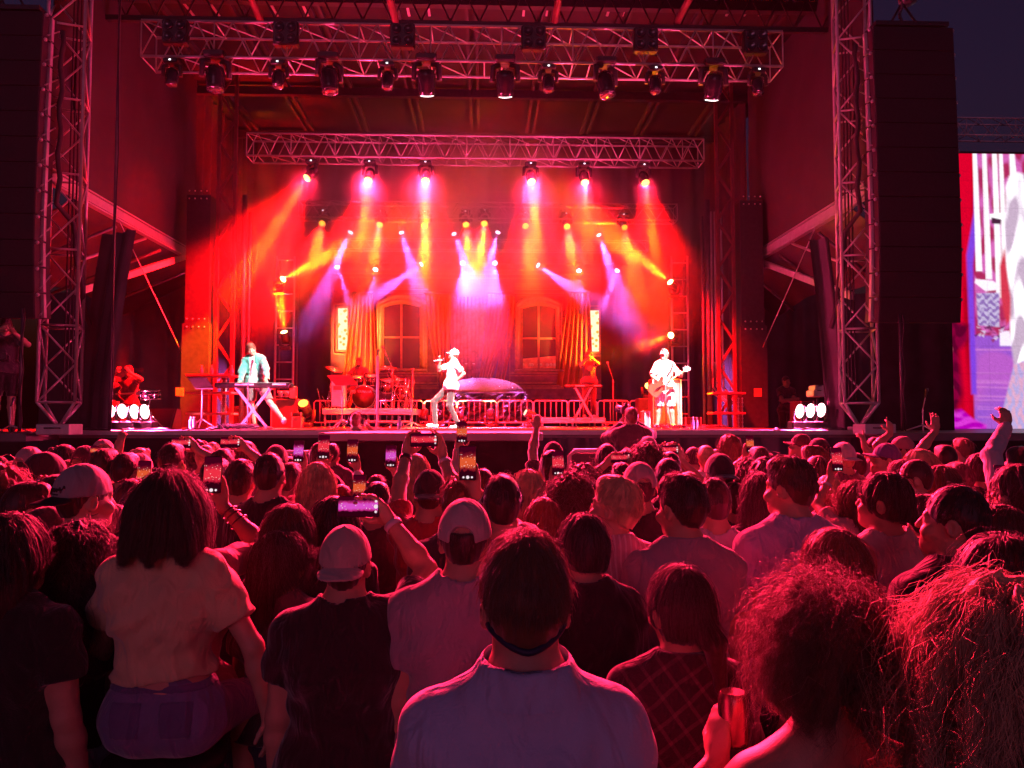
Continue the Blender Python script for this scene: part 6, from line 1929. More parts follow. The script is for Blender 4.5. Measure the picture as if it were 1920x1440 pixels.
# --- A: the woman in the pale yellow tee, raised above the others on a box
def lady():
    D = 2.7; q = at(318, 885, D); sc = .95; z0 = q.z - 1.80 * sc
    legs = {k: (V3(k * .17, .40, .86), V3(k * .17, .40, .42), V3(k * .18, .52, .36)) for k in (-1, 1)}
    arms = {1: ((.36, .02, .93), (1, -.4, 0), (.05, .12, -1), (-1, .2, 0), .4, False), -1: ((-.27, .22, .96), (-.6, -1, 0), (0, .2, -1), (1, .2, 0), .4, False)}
    po = Pose(female=True, arms=arms, legs=legs, w=1.12, bulk=1.10, roll=0, yaw=4)
    o = build_person("woman in a pale yellow tee and denim shorts sitting raised above the crowd", po, (q.x, D), 1.775 * sc, 0, 0,
        dict(m=cloth('pale yellow', (.66, .50, .30)), hem=1.085, sleeve=.62, loose=.022, flare=.014, amp=.008), dict(m=M['denim'], length=.14, waist=1.15, loose=.018, name='shorts'),
        dict(style='lob', color='brown', n=13000, seed=5, vol=1.0, h=.006, strand=dict(length=.23, spread=.010, seg=12, r=.0006, clump=9, jit=.008)), None, .0065, z0=z0)
    PEOPLE.append((q.x, D, 318))
    base = trousers_sdf(po, length=.14, waist=1.15, loose=.023)
    for sx in (-1, 1):      # back pockets, waistband loop
        pk = lambda P, far=.05, sx=sx: np.maximum(base(P, far), np.maximum(np.maximum(np.abs(P[:, 0] - sx * .085) - .055 + .1 * np.maximum(.96 - P[:, 2], 0), np.abs(P[:, 2] - .965) - .06), P[:, 1]))
        V, F = surface_nets(pk, V3(-.2, -.25, .85), V3(.2, .05, 1.08), .006); np_mesh("pocket", V, F, cloth('pocket denim', (.11, .11, .23)), o)
    wb = lambda P, far=.05: np.maximum(base(P, far), np.abs(P[:, 2] - 1.062) - .014)
    V, F = surface_nets(wb, V3(-.25, -.25, 1.0), V3(.25, .25, 1.12), .006); np_mesh("waistband", V, F, cloth('pocket denim', (.11, .11, .23)), o)
    zs = z0 + .80 * sc
    b = thing("bar_stool", "tall dark stool under the woman in the pale yellow tee", "stool", (q.x, D + .02, 0))
    MB().lathe((q.x, D + .02, 0), [(.10, zs - .06), (.19, zs - .055), (.2, zs - .01), (.17, zs), (.001, zs)], 20).build("seat", M['black'], b)
    for k in range(4):
        a_ = R(45 + 90 * k); MB().tube((q.x + .12 * math.cos(a_), D + .02 + .12 * math.sin(a_), zs - .05), (q.x + .2 * math.cos(a_), D + .02 + .2 * math.sin(a_), 0), .016, 8).build("leg", M['steel'], b)
    MB().pipe([(q.x + .175 * math.cos(R(45 + 90 * k)), D + .02 + .175 * math.sin(R(45 + 90 * k)), .32) for k in range(5)], .012, 6, False).build("footrest", M['steel'], b)
lady()
PH_LABEL += ["upright phone held beside the yellow tee woman's head by a bangled arm"]
W = crowd("person hidden behind the woman in yellow, bangled arm lifting a phone", 352, 905, 2.75, 'long', 'dark', C_('rose'), 'f', n=300, ph=(399, 890, 1, 'P', .3), by=0, h=.008, bands=[(1, .05, .008, M['bangle']), (1, .075, .008, M['bangle']), (1, .11, .006, M['bangle'])])
# --- middle distance
crowd("man with short hair and a black printed tee, left of the centre aisle", 506, 850, 4.0, 'crop', 'dark', C_('black'), n=500)
crowd("man with curly short hair left of the printed tee", 450, 862, 4.1, 'short', 'dark', C_('charcoal'), n=500, yaw=10)
PH_LABEL += ["upright phone before the runway above long straight blond hair"]
crowd("woman with long straight fair hair holding an upright phone before the runway", 596, 866, 4.3, 'verylong', 'blond', C_('red'), 'f', n=900, ph=(607, 838, -1, 'P', .35), phk=0)
crowd("woman with a dark bob behind the pink phone screen", 628, 930, 3.2, 'bob', 'black', C_('black'), 'f', n=900)
PH_LABEL += ["second upright phone held up left of the runway's dark face"]
crowd("woman with fair hair whose wrist wears a pale band, phone held up", 640, 908, 4.6, 'long', 'red', C_('white'), 'f', n=400, ph=(661, 845, 1, 'P', .3), phk=2, bands=[(1, .06, .05, C_('white'))])
crowd("woman with long fair hair standing alone before the runway", 778, 850, 5.0, 'verylong', 'blond', C_('charcoal'), 'f', n=600)
PH_LABEL += ["pink glowing phone held up in front of the runway"]
crowd("small dark-haired person stretching a phone up before the runway", 706, 892, 4.8, 'short', 'dark', C_('charcoal'), n=300, ph=(733, 855, 1, 'P', .25), phk=1)
PH_LABEL += ["sideways phone held over the runway edge by two raised hands"]
crowd("man in a red sweatshirt and dark cap filming with both arms raised", 806, 880, 3.7, 'crop', 'dark', C_('red'), cap=dict(m=capm('black', (.03, .025, .03)), back=True), ph=(795, 825, 1, 'L', .38), n=200, h=.009, bands=[(-1, .03, .03, M['bangle']), (1, .05, .024, M['band'])])
crowd("man with short curly red hair behind the pale cap", 862, 898, 3.3, 'short', 'red', C_('charcoal'), n=900, vol=1.2, strand=dict(length=.05, wave=.8, spread=.016, seg=6, r=.0013))
PH_LABEL += ["upright dark phone with a lit screen high above the runway edge"]
crowd("person with a pale sleeve reaching a phone above the runway edge", 905, 880, 4.9, 'short', 'brown', C_('beige'), ph=(866, 810, -1, 'P', .3), n=300, shirtkw=dict(long=True), phk=2)
PH_LABEL += ["dark upright phone held by the bent arm with a wristband"]
crowd("dark-haired man whose bent bare arm crosses above the pale cap", 942, 892, 3.0, 'short', 'black', C_('charcoal'), ph=(877, 868, 1, 'P', .22), n=600, phk=2, h=.009, bands=[(1, .05, .022, M['band'])])
crowd("man with short hair whose head tops the runway's right corner", 1034, 845, 4.6, 'crop', 'dark', C_('black'), n=400)
crowd("person in a dark cap reaching a hand over the runway corner", 1037, 828, 6.2, 'crop', 'dark', C_('charcoal'), n=0, cap=dict(m=capm('black', (.03, .025, .03)), back=False), arms={-1: (1006, 800, .35, 'fist')})
crowd("woman with light shoulder length hair near the runway corner", 991, 880, 4.5, 'long', 'blond', C_('charcoal'), 'f', n=600)
crowd("woman with straight reddish hair behind the bent arm", 1018, 932, 3.5, 'long', 'red', C_('red'), 'f', n=700)
crowd("woman with long frizzy curls left of the striped shirt", 1074, 888, 3.7, 'curly', 'brown', C_('black'), 'f', n=1100)
crowd("woman with brown hair right behind the frizzy curls", 1092, 870, 4.6, 'curly', 'brown', C_('black'), 'f', n=500, vol=.8)
crowd("man in a black tee with a light cap worn backwards behind the striped shirt", 1198, 866, 3.7, 'crop', 'dark', C_('black'), n=300, cap=dict(m=capm('pink', (.50, .36, .38)), back=False))
crowd("round dark head right of the light backwards cap", 1252, 860, 4.3, 'crop', 'black', C_('black'), n=500)
crowd("person with spiky curls tinted violet below the pit photographer", 1212, 830, 5.4, 'curly', 'brown', C_('charcoal'), n=400, vol=.7)
crowd("slim person in a hood before the black barricade panel", 1137, 832, 6.6, 'long', 'black', C_('navy'), 'f', n=100, vol=1.2)
PH_LABEL += ["tilted sideways phone glowing pale before the black barricade"]
crowd("person peering under a pale sideways phone before the barricade", 1166, 868, 5.2, 'short', 'dark', C_('black'), ph=(1163, 858, -1, 'L1', .25), n=200)
crowd("man in a dark cap worn backwards, right of the grey polo's head", 1348, 850, 4.3, 'crop', 'dark', C_('black'), n=200, cap=dict(m=capm('black', (.03, .025, .03)), back=True))
crowd("woman with very long dark hair left of the lavender tee", 1424, 885, 3.8, 'verylong', 'dark', C_('black'), 'f', n=900, yaw=-10)
crowd("man with short hair between the grey polo and the long dark hair", 1376, 905, 4.2, 'short', 'dark', C_('charcoal'), n=300)
crowd("curly dark head low between the backwards cap and the long dark hair", 1402, 862, 5.1, 'curly', 'dark', C_('charcoal'), n=250, vol=.5)
crowd("man with a peaked dark cap looking left above the crowd by the right floodlights", 1497, 813, 7.6, 'crop', 'dark', C_('beige'), yaw=75, pitch=8, n=0, cap=dict(m=capm('maroon', (.10, .03, .04)), back=False), by=10)
crowd("red-haired person with a pale collar behind the lavender tee's neighbour", 1527, 836, 5.6, 'short', 'red', C_('beige'), yaw=40, n=300)
crowd("person in a wide pale bucket-like cap right of the red-haired head", 1580, 829, 5.9, 'short', 'blond', C_('charcoal'), n=0, cap=dict(m=capm('pale', (.50, .46, .46)), back=True, vol=1.15))
PH_LABEL += ["upright phone showing the red stage before the right crowd"]
crowd("long-haired woman holding up a phone with a banded wrist", 1602, 900, 4.3, 'long', 'red', C_('pink'), 'f', yaw=40, n=600, ph=(1569, 861, -1, 'P', .3), phk=0, bands=[(-1, .09, .02, M['band'])])
crowd("person pointing one finger up beside the blue cap", 1604, 850, 6.3, 'short', 'dark', C_('black'), n=0, arms={1: (1621, 838, .2, 'point')})
crowd("person in a blue cap looking left at the stage", 1655, 830, 5.7, 'crop', 'dark', C_('rose'), yaw=70, pitch=8, n=0, cap=dict(m=capm('blue', (.06, .07, .22)), back=False), by=10)
crowd("person in a pink striped cap with one arm raised, finger pointing", 1690, 818, 7.0, 'crop', 'dark', C_('charcoal'), yaw=50, n=0, cap=dict(m=capm('pinkstripe', (.45, .22, .25)), back=False), arms={-1: (1669, 812, .25, 'point')})
crowd("fair-haired person with a lit face turned left", 1722, 842, 5.4, 'bob', 'blond', C_('black'), 'f', yaw=60, n=300, by=10)
crowd("person stretching a bare arm straight up in front of the screen's corner", 1772, 835, 6.2, 'short', 'dark', C_('black'), n=0, arms={-1: (1754, 808, .1, 'open')}, by=6)
crowd("person in a light plaid sleeve raising an arm before the screen", 1918, 838, 4.4, 'short', 'dark', C_('lightgrey'), n=0, arms={-1: (1886, 800, .2, 'fist')}, shirtkw=dict(long=True), by=8)
crowd("man with a buzz cut looking left between two lit faces", 1715, 862, 4.4, 'buzz', 'dark', C_('black'), yaw=50, n=200, by=12)
crowd("woman with auburn hair and a bare face turned left", 1760, 872, 4.5, 'bob', 'red', C_('red'), 'f', yaw=60, n=400, by=10)
crowd("person with short spiky hair left of the cropped man's shoulder", 1738, 928, 3.6, 'short', 'dark', C_('black'), yaw=40, n=500, by=10, vol=1.2)
crowd("person wearing a grey bandana right of the auburn hair", 1797, 868, 4.8, 'short', 'dark', C_('charcoal'), n=200, by=8, arms={-1: (1800, 905, .35, 'open')})
PH_LABEL += ["phone held at chest height near the right edge"]
crowd("person whose hands hold a phone at the right edge", 1905, 870, 3.6, 'long', 'dark', C_('black'), yaw=60, n=500, ph=(1878, 898, -1, 'P', .3), phk=1, by=14)
crowd("person with a smooth dark head near the right edge of the crowd", 1836, 850, 5.0, 'tied', 'dark', C_('black'), n=200)
crowd("woman with a bun facing left behind the white tank top", 1690, 862, 5.2, 'tied', 'brown', C_('beige'), 'f', yaw=40, n=200)
PH_LABEL += ["small upright phone just above the beige capped man's sideways phone"]
crowd("person lifting a small upright phone behind the sideways phone", 706, 905, 3.9, 'short', 'dark', C_('charcoal'), n=300, ph=(674, 915, -1, 'P', .3), phk=2)
PH_LABEL += ["sideways phone raised by two hands below the bass player"]
crowd("person raising a sideways phone with two hands below the bass player", 1256, 848, 5.9, 'short', 'dark', C_('charcoal'), n=100, ph=(1256, 843, 1, 'L', .3), phk=0)
PH_LABEL += ["phone held up beside a bent wrist below the right column"]
crowd("person holding a phone up on a bent wrist below the right column", 1424, 838, 6.2, 'short', 'brown', C_('rose'), n=100, ph=(1406, 832, -1, 'P', .25), phk=2)
PH_LABEL += ["upright phone in a raised hand left of the hooded slim person"]
crowd("person with a bun raising a phone left of the frizzy curls", 1052, 905, 4.2, 'tied', 'brown', C_('beige'), 'f', n=200, ph=(1046, 868, -1, 'P', .3), phk=0)
PH_LABEL += ["upright phone held before the left barricade panel"]
crowd("person holding a phone before the left barricade panel", 545, 868, 5.0, 'short', 'dark', C_('red'), n=150, ph=(560, 846, 1, 'P', .25), phk=1)
# --- left middle
PH_LABEL += ["sideways phone lifted above the heads below the left music stand"]
crowd("person lifting a sideways phone with one straight arm, left of the keyboard", 322, 832, 5.2, 'short', 'dark', C_('black'), ph=(340, 830, 1, 'L1', .2), n=150)
PH_LABEL += ["sideways phone held up below the keyboard player"]
crowd("person holding a sideways phone below the keyboard player", 418, 842, 5.2, 'short', 'brown', C_('charcoal'), ph=(432, 829, 1, 'L1', .25), n=150)
crowd("man with short hair seen right of the yellow tee woman's head", 404, 860, 4.4, 'short', 'dark', C_('black'), n=250)
PH_LABEL += ["dark phone held upright left of the yellow tee woman's hair"]
crowd("person holding a dark upright phone left of the yellow tee woman", 248, 900, 3.7, 'short', 'dark', C_('black'), ph=(270, 890, 1, 'P', .3), n=200, phk=2)
PH_LABEL += ["tilted phone filming beside the left floodlights"]
crowd("person with a big forearm and a phone turned sideways by the grey cap", 196, 842, 5.0, 'short', 'brown', C_('red'), ph=(188, 845, 1, 'L1', .25), n=150, phk=2)
crowd("person making a raised two-finger hand left of the keyboard stand", 236, 850, 5.0, 'short', 'dark', C_('charcoal'), arms={-1: (222, 848, .2, 'open')}, n=100)
crowd("man with wet dark hair and a cap brim facing right at far left", 88, 848, 4.0, 'crop', 'dark', C_('charcoal'), yaw=-62, n=250, cap=dict(m=capm('black', (.03, .025, .03)), back=False))
crowd("person in a pink panelled cap at far left", 58, 838, 5.3, 'crop', 'brown', C_('rose'), n=0, cap=dict(m=capm('pink', (.50, .36, .38)), back=False))
PH_LABEL += ["tilted sideways phone with a violet picture at the far left"]
crowd("dark-haired person holding a tilted phone low at the far left", 108, 890, 3.5, 'bob', 'dark', C_('black'), n=300, ph=(95, 908, -1, 'L1', .3), phk=1)
crowd("person with a curly ginger head cut by the left edge", 4, 872, 3.4, 'curly', 'red', C_('rose'), n=500, vol=.8)
crowd("person with combed dark hair and a glasses temple at far left", 52, 905, 3.3, 'short', 'dark', C_('beige'), n=300, yaw=-40)
PH_LABEL += ["low phone screen half hidden by the yellow tee woman's hair"]
crowd("person in a pale cap crouched behind the yellow tee woman", 214, 945, 3.2, 'crop', 'dark', C_('charcoal'), n=0, cap=dict(m=capm('grey', (.34, .33, .34)), back=False), ph=(238, 968, 1, 'P', .25), phk=1)
crowd("person in a dark cap with a tan brim in front of the grey cap man", 92, 950, 3.05, 'crop', 'dark', C_('black'), n=0, yaw=-50, cap=dict(m=capm('black', (.03, .025, .03)), back=False))
crowd("person in a pale round cap left of the yellow tee woman", 264, 850, 5.6, 'crop', 'dark', C_('red'), n=0, cap=dict(m=capm('pink', (.50, .36, .38)), back=True))

# --- far crowd: a few full bodies copied person by person
def proto(sex, hair, cap=None, arms=None, yaw=0, tail=None, vol=1.0):
    po = Pose(female=sex == 'f', yaw=yaw, arms=arms)
    o = build_person("x", po, (0, 0), 1.775, 0, 0, dict(m=C_('black')), dict(m=C_('navy')), dict(style=hair, color='dark', h=.012, n=150, vol=vol, strand=dict(length=.06 if hair in ('short', 'crop') else .25, spread=.01, r=.002, seg=5)), cap, .015, face=True, fingers=False)
    return o
PR = [("short dark hair", proto('m', 'short')), ("a cap worn forwards", proto('m', 'crop', dict(m=capm('black', (.03, .025, .03)), back=False))), ("a cap worn backwards", proto('m', 'crop', dict(m=capm('grey', (.34, .33, .34)), back=True))),
      ("long hair", proto('f', 'long')), ("a bob of hair", proto('f', 'bob')), ("hair tied back", proto('f', 'tied')), ("cropped hair", proto('m', 'crop', yaw=18)), ("curly hair", proto('f', 'curly', vol=.7)), ("short hair turned aside", proto('m', 'short', yaw=-30)), ("wavy hair", proto('f', 'wavy', vol=.8))]
SH = ['black', 'charcoal', 'grey', 'white', 'red', 'beige', 'navy', 'rose', 'black', 'charcoal']
HC = ['dark', 'dark', 'brown', 'black', 'blond', 'brown', 'red']
def set_mat(o, m):
    if o.material_slots:
        o.material_slots[0].link = 'OBJECT'; o.material_slots[0].material = m
rr = random.Random(11)
FILL = []
for ri, D in enumerate((5.2, 5.8, 6.5, 7.2, 7.9, 8.6)):
    xm = 980 / FPX * D
    x = -xm
    while x < xm:
        xx = x + rr.uniform(-.1, .1); dd = D + rr.uniform(-.22, .22)
        x += rr.uniform(.46, .6)
        hpx = 960 + (xx * math.cos(YAW) + dd * math.sin(YAW)) / dd * FPX
        if 640 < hpx < 1015 and dd > 4.8: continue
        if 1040 < hpx < 1140 and dd > 5.4: continue
        if any((xx - a) ** 2 + (dd - b) ** 2 < .40 ** 2 for a, b, _ in PEOPLE): continue
        # leave the photograph's named people in clear view: nobody in front of them
        H = rr.uniform(1.60, 1.88) if dd > 5.5 else rr.uniform(1.62, 1.78)
        PEOPLE.append((xx, dd, hpx)); FILL.append((ri, hpx, xx, dd, H))
FILL.sort()
ORD = "first second third fourth fifth sixth seventh eighth ninth tenth eleventh twelfth thirteenth fourteenth fifteenth sixteenth seventeenth eighteenth nineteenth twentieth".split()
ROWN = ["nearest back row", "second back row", "third back row", "fourth back row", "fifth back row", "farthest back row"]
used = {}
cnt = {}
for ri, hpx, xx, dd, H in FILL:
    k = rr.randrange(len(PR)); desc, pr = PR[k]
    sh_, hc = SH[rr.randrange(len(SH))], HC[rr.randrange(len(HC))]
    side_ = "left" if hpx < 800 else "right"
    i = cnt.get((ri, side_), 0); cnt[(ri, side_)] = i + 1
    lab = f"person with {desc}, {ORD[i % 20]} from left, {ROWN[ri]} {side_} of runway"
    c = pr if k not in used else copy_tree(pr)
    used[k] = 1
    sc = H / 1.775
    c.location = (xx, dd, 0); c.scale = (sc, sc, sc); c.rotation_euler.z = R(math.degrees(math.atan2(xx + .3, 17 - dd)) + rr.uniform(-22, 22)); c.rotation_euler.y = R(rr.uniform(-4, 4)); c.rotation_euler.x = R(rr.uniform(-3, 3))
    tag(c, lab, "person", "background heads in the crowd")
    for ch in c.children:
        b = ch.name.split('.')[0]
        if b == 'shirt': set_mat(ch, C_(sh_))
        if b == 'hair': set_mat(ch, hairm(hc))
    set_mat(c, skin(rr.choice((0, 0, 0, 1, 1, 2))))
for k, (_, pr) in enumerate(PR):
    if k not in used:
        for ch in list(pr.children_recursive): bpy.data.objects.remove(ch)
        bpy.data.objects.remove(pr)
# ------------------------------------------------------------------ people on the stage and in the pit
def shoes(o, po, m, h=.01, nm="shoe"):
    for q in (-1, 1):
        K, A, T = po.legs[q]; s = SDF()
        s.cone(A + V3(0, -.035, -.04), T + V3(0, .02, .0), .045, .042, .02); s.cone(A + V3(0, -.01, 0), A + V3(0, -.02, -.05), .046, .047, .03)
        lo = np.minimum(A, T) - .13; hi = np.maximum(A, T) + .13
        V, F = surface_nets(s, lo, hi, h)
        np_mesh(nm, V, F, m[q] if isinstance(m, dict) else m, o)
def performer(label, px, py, Y, yaw, po, foot=None, H=None, tiltx=0, tilty=0, sk=0, shirt=None, pants=None, hair=None, cap=None, shoe=None, h=.012, z0=SZ, grp=None):
    q = at(px, py, Y)
    H = H or (q.z - z0) / 1.79 * 1.775
    fx = at(foot or px, 800, Y).x
    o = build_person(label, po, (fx, Y), H, yaw, sk, shirt, pants, hair, cap, h, z0=z0, group=grp)
    o.rotation_euler = (R(tiltx), R(tilty), R(yaw))
    o.rotation_mode = 'XYZ'
    if shoe is not None: shoes(o, po, shoe)
    return o
WH = C_('white')
whiteshoe = mat('white shoe leather', (.75, .74, .72), .5)
# singer
legs = {1: (V3(.12, .34, .56), V3(.13, .27, .08), V3(.14, .41, .03)), -1: (V3(-.1, .03, .5), V3(-.13, -.20, .09), V3(-.14, -.06, .03))}
arms = {1: ((.06, .29, 1.50), (.5, .6, -1), (-.35, .35, .6), (-.8, -.4, .1), 1.25, False), -1: ((-.15, -.06, 1.04), (-.6, -1, 0), (.3, .6, -.3), (1, 0, 0), .6, False)}
po = Pose(arms=arms, legs=legs, yaw=-14, pitch=6, w=1.1, bulk=1.12)
sg = performer("singer in a white tee and grey jeans leaning back with a microphone at his mouth", 849, 655, 17.0, 108, po, foot=840, H=1.74, tiltx=4,
    shirt=dict(m=WH, hem=.86, loose=.024, sleeve=.75), pants=dict(m=cloth('grey jeans', (.034, .028, .030)), loose=.012), hair=dict(style='crop', color='brown'), cap=dict(m=cloth('cap white', (.72, .70, .70)), back=False), shoe=whiteshoe, h=.011)
hs = MB(); hs.pipe([(.10 * math.cos(a), -.005, 1.69 + .125 * math.sin(a)) for a in [math.pi * k / 12 for k in range(13)]], .007, 6); hs.ell((.093, -.005, 1.665), (.018, .03, .035), 10, 6); hs.ell((-.093, -.005, 1.665), (.018, .03, .035), 10, 6); hs.build("headset", M['white'], sg, local=True)
bd = SDF(); bd.ell((0, .062, 1.575), (.05, .045, .04), .01); V, F = surface_nets(bd, V3(-.09, -.02, 1.5), V3(.09, .14, 1.66), .008); np_mesh("beard", (V - NECK) @ po.Rh.T + NECK, F, hairm('brown'), sg)
def mic(lab, p, d):
    t = thing("handheld_microphone", lab, "microphone", p)
    d = Vector(d).normalized(); MB().lathe((0, 0, 0), [(.012, -.19), (.016, -.18), (.017, -.02), (.021, 0)], 12, d).build("handle", M['alu'], t, local=True); MB().lathe((0, 0, 0), [(.021, .0), (.028, .02), (.029, .035), (.02, .055), (.002, .06)], 12, d).build("grille", M['chrome'], t, local=True)
qm = at(829, 675, 16.80)
mic("pale wireless microphone held level at the singer's mouth", qm, (.98, -.05, .10))
# keyboard player
legs = {1: (V3(.12, .06, .5), V3(.13, -.02, .08), V3(.15, .11, .03)), -1: (V3(-.27, .10, .52), V3(-.50, .06, .13), V3(-.56, .16, .08))}
arms = {1: ((.20, .33, .98), (1, -.3, -.3), (-.1, .8, -.4), (0, -.2, -1), .6, False), -1: ((-.34, .30, 1.0), (-1, -.3, -.2), (0, .8, -.4), (0, -.2, -1), .6, False)}
po = Pose(arms=arms, legs=legs, yaw=14, pitch=-22, roll=8)
kb = performer("keyboard player in an open green jacket, white tee and shorts bending over the keys", 467, 641, 16.25, 176, po, foot=489, H=1.80, tilty=7,
    shirt=dict(m=WH, hem=.93, loose=.014), pants=dict(m=cloth('taupe shorts', (.12, .09, .09)), length=.42, loose=.03, name='shorts'), hair=dict(style='short', color='red', vol=1.35, n=500, strand=dict(length=.05, spread=.014, r=.0022, seg=5)), shoe={1: mat('red shoe', (.5, .06, .08), .5), -1: whiteshoe}, h=.011)
js = shirt_sdf(po, hem=.90, loose=.034, long=True, collar=True, seed=3, amp=.007)
jf = lambda P, far=.05: np.maximum(js(P, far), np.where(P[:, 1] > -.02, .075 + .09 * np.clip(1.2 - P[:, 2], -.2, .3) - np.abs(P[:, 0] + .0), -1.))
lo, hi = po.bounds(); V, F = surface_nets(jf, lo, hi, .011); np_mesh("jacket", V, F, cloth('green jacket', (.05, .30, .24)), kb)
# bass player
legs = {1: (V3(.13, .04, .5), V3(.17, .0, .08), V3(.21, .13, .03)), -1: (V3(-.13, .05, .5), V3(-.19, .0, .08), V3(-.24, .12, .03))}
arms = {1: ((.16, .22, 1.03), (1, -.5, -.1), (-.5, .5, -.7), (-.3, -.9, 0), .8, False), -1: ((-.33, .24, 1.16), (-.8, -.4, -1), (.2, .6, .5), (.3, -1, .3), 1.1, False)}
po = Pose(arms=arms, legs=legs, yaw=-36, pitch=0)
bp = performer("bass player in a white shirt, white shorts and white cap looking to his side", 1243, 656, 17.2, 180, po, foot=1247, H=1.76,
    shirt=dict(m=WH, hem=.90, loose=.022, sleeve=.9), pants=dict(m=WH, length=.52, loose=.035, name='shorts'), hair=dict(style='tied', color='brown'), cap=dict(m=cloth('cap white', (.72, .70, .70)), back=False), shoe={1: M['grey'], -1: mat('yellow shoe', (.75, .68, .05), .5)}, h=.011)
def guitar(lab, body, tip, colr, name="bass_guitar", s=1.0):
    b, e = Vector(body), Vector(tip); d = (e - b).normalized(); up = Vector((0, -1, 0)); x = d.cross(up).normalized()
    t = thing(name, lab, "guitar", b)
    P2 = lambda u, v: d * u * s + x * v * s
    out = [(-.24, .05), (-.25, -.06), (-.20, -.15), (-.10, -.17), (-.02, -.12), (.06, -.12), (.16, -.17), (.20, -.13), (.13, -.06), (.12, .02), (.15, .07), (.26, .15), (.24, .19), (.10, .15), (.0, .11), (-.10, .15), (-.20, .15)]
    m = MB(); m.prism([P2(*p) - up * .02 for p in out], up * .045); m.build("body", mat('guitar ' + name, colr, .25, coat=.5, var=.3), t, local=True)
    L = (e - b).length
    n = MB(); n.bar(d * .08 * s + up * .03, d * (L - .14) + up * .03, .05 * s, .022); n.build("neck", mat('maple neck', (.55, .38, .2), .4), t, local=True)
    hd = MB(); hd.prism([d * (L - .16) + x * .03 + up * .02, d * (L - .02) + x * .055 + up * .015, d * L - x * .0 + up * .015, d * (L - .05) - x * .045 + up * .015, d * (L - .16) - x * .03 + up * .02], up * .016)
    for k in range(4): hd.ell(d * (L - .13 + .03 * k) + x * (.06 if k % 2 else -.06) + up * .02, (.013, .013, .013), 6, 4)
    hd.build("headstock", M['white'], t, local=True)
    pk = MB()
    for u in (-.08, .0): pk.box(d * u * s + up * .05, (.07, .012, .03), Matrix((d, up, x)).transposed())
    pk.build("pickup", M['chrome'], t, local=True)
    st = MB()
    for v in (-.015, -.005, .005, .015): st.tube(d * -.15 * s + x * v + up * .052, d * (L - .1) + x * v + up * .047, .0015, 4)
    st.build("string", M['chrome'], t, local=True)
    fr = MB()
    for k in range(12): fr.box(d * (.12 + (L - .3) * (1 - .94 ** (k * 1.6)) / (1 - .94 ** 19) ) + up * .0425, (.004, .003, .045), Matrix((d, up, x)).transposed())
    fr.build("fret", M['chrome'], t, local=True)
    return t
guitar("red brown bass guitar slung across the bass player, neck up to the right", at(1236, 726, 16.93), at(1293, 688, 16.82), (.30, .05, .03))
sp = MB(); pts = [at(1259, 682, 17.0), at(1262, 683, 16.95), at(1257, 695, 16.92), at(1250, 706, 16.9)]; sp.pipe([p + Vector((0, -.03, 0)) for p in pts], .022, 6); tag(sp.build("guitar_strap", M['rubber']), "dark strap over the bass player's white shirt", "strap")
# drummer
arms = {1: ((.25, .38, 1.08), (1, -.4, -.2), (-.3, .9, -.3), (0, 0, -1), 1.1, False), -1: ((-.2, .36, 1.04), (-1, -.4, -.2), (.3, .9, -.3), (0, 0, -1), 1.1, False)}
legs = {q: (V3(q * .2, .42, .52), V3(q * .2, .40, .1), V3(q * .2, .52, .04)) for q in (-1, 1)}
po = Pose(arms=arms, legs=legs, yaw=0, pitch=-8, w=1.08, bulk=1.15)
qd = at(672, 669, 20.15)
dr = performer("bearded drummer in a charcoal tee seated behind the black drums", 672, 669, 20.15, 180, po, H=1.76, z0=qd.z - 1.78, shirt=dict(m=C_('charcoal')), pants=dict(m=C_('black')), hair=dict(style='buzz', color='black'), sk=2)
bd = SDF(); bd.ell((0, .06, 1.575), (.054, .05, .045), .01); V, F = surface_nets(bd, V3(-.09, -.02, 1.5), V3(.09, .14, 1.66), .01); np_mesh("beard", (V - NECK) @ po.Rh.T + NECK, F, hairm('black'), dr)
t = thing("drum_stool", "round stool under the drummer", "stool", (qd.x, 20.15, DRZ)); MB().lathe((qd.x, 20.15, DRZ), [(.02, 0), (.02, .36), (.18, .36), (.18, .44)], 16).build("seat", M['black'], t); MB().tube((qd.x, 20.15, DRZ), (qd.x, 20.15, DRZ + .36), .025).build("pole", M['chrome'], t)
# trumpet player
arms = {1: ((.05, .33, 1.55), (1, .2, -.8), (-.6, .3, .5), (-.4, -.6, -.5), .9, False), -1: ((-.04, .40, 1.56), (-1, .2, -.8), (.6, .3, .5), (.4, -.6, -.5), .9, False)}
po = Pose(arms=arms, yaw=6)
performer("trumpet player in dark clothes with long hair behind the thin red keyboard", 1105, 677, 20.05, 176, po, H=1.74, z0=TRZ, shirt=dict(m=C_('charcoal'), sleeve=.7), pants=dict(m=C_('black')), hair=dict(style='long', color='brown', vol=1.0), shoe=whiteshoe, sk=1)
qt = at(1105, 690, 19.72); tr = thing("trumpet", "trumpet raised to the mouth of the player by the right curtain", "trumpet", qt)
m = MB(); m.lathe((0, 0, 0), [(.012, -.02), (.008, .0), (.008, .22), (.012, .36), (.025, .42), (.06, .47)], 14, (-.12, -.98, -.08)); m.pipe([(0, -.08, -.01), (.0, -.12, -.06), (0, -.26, -.06), (0, -.30, -.02)], .007, 6); m.build("bell", mat('brass', (.75, .5, .2), .25, .9), tr, local=True)
v = MB()
for k in range(3): v.tube((0, -.16 - .03 * k, -.08), (0, -.16 - .03 * k, .05), .011, 8)
v.build("valve", M['chrome'], tr, local=True)
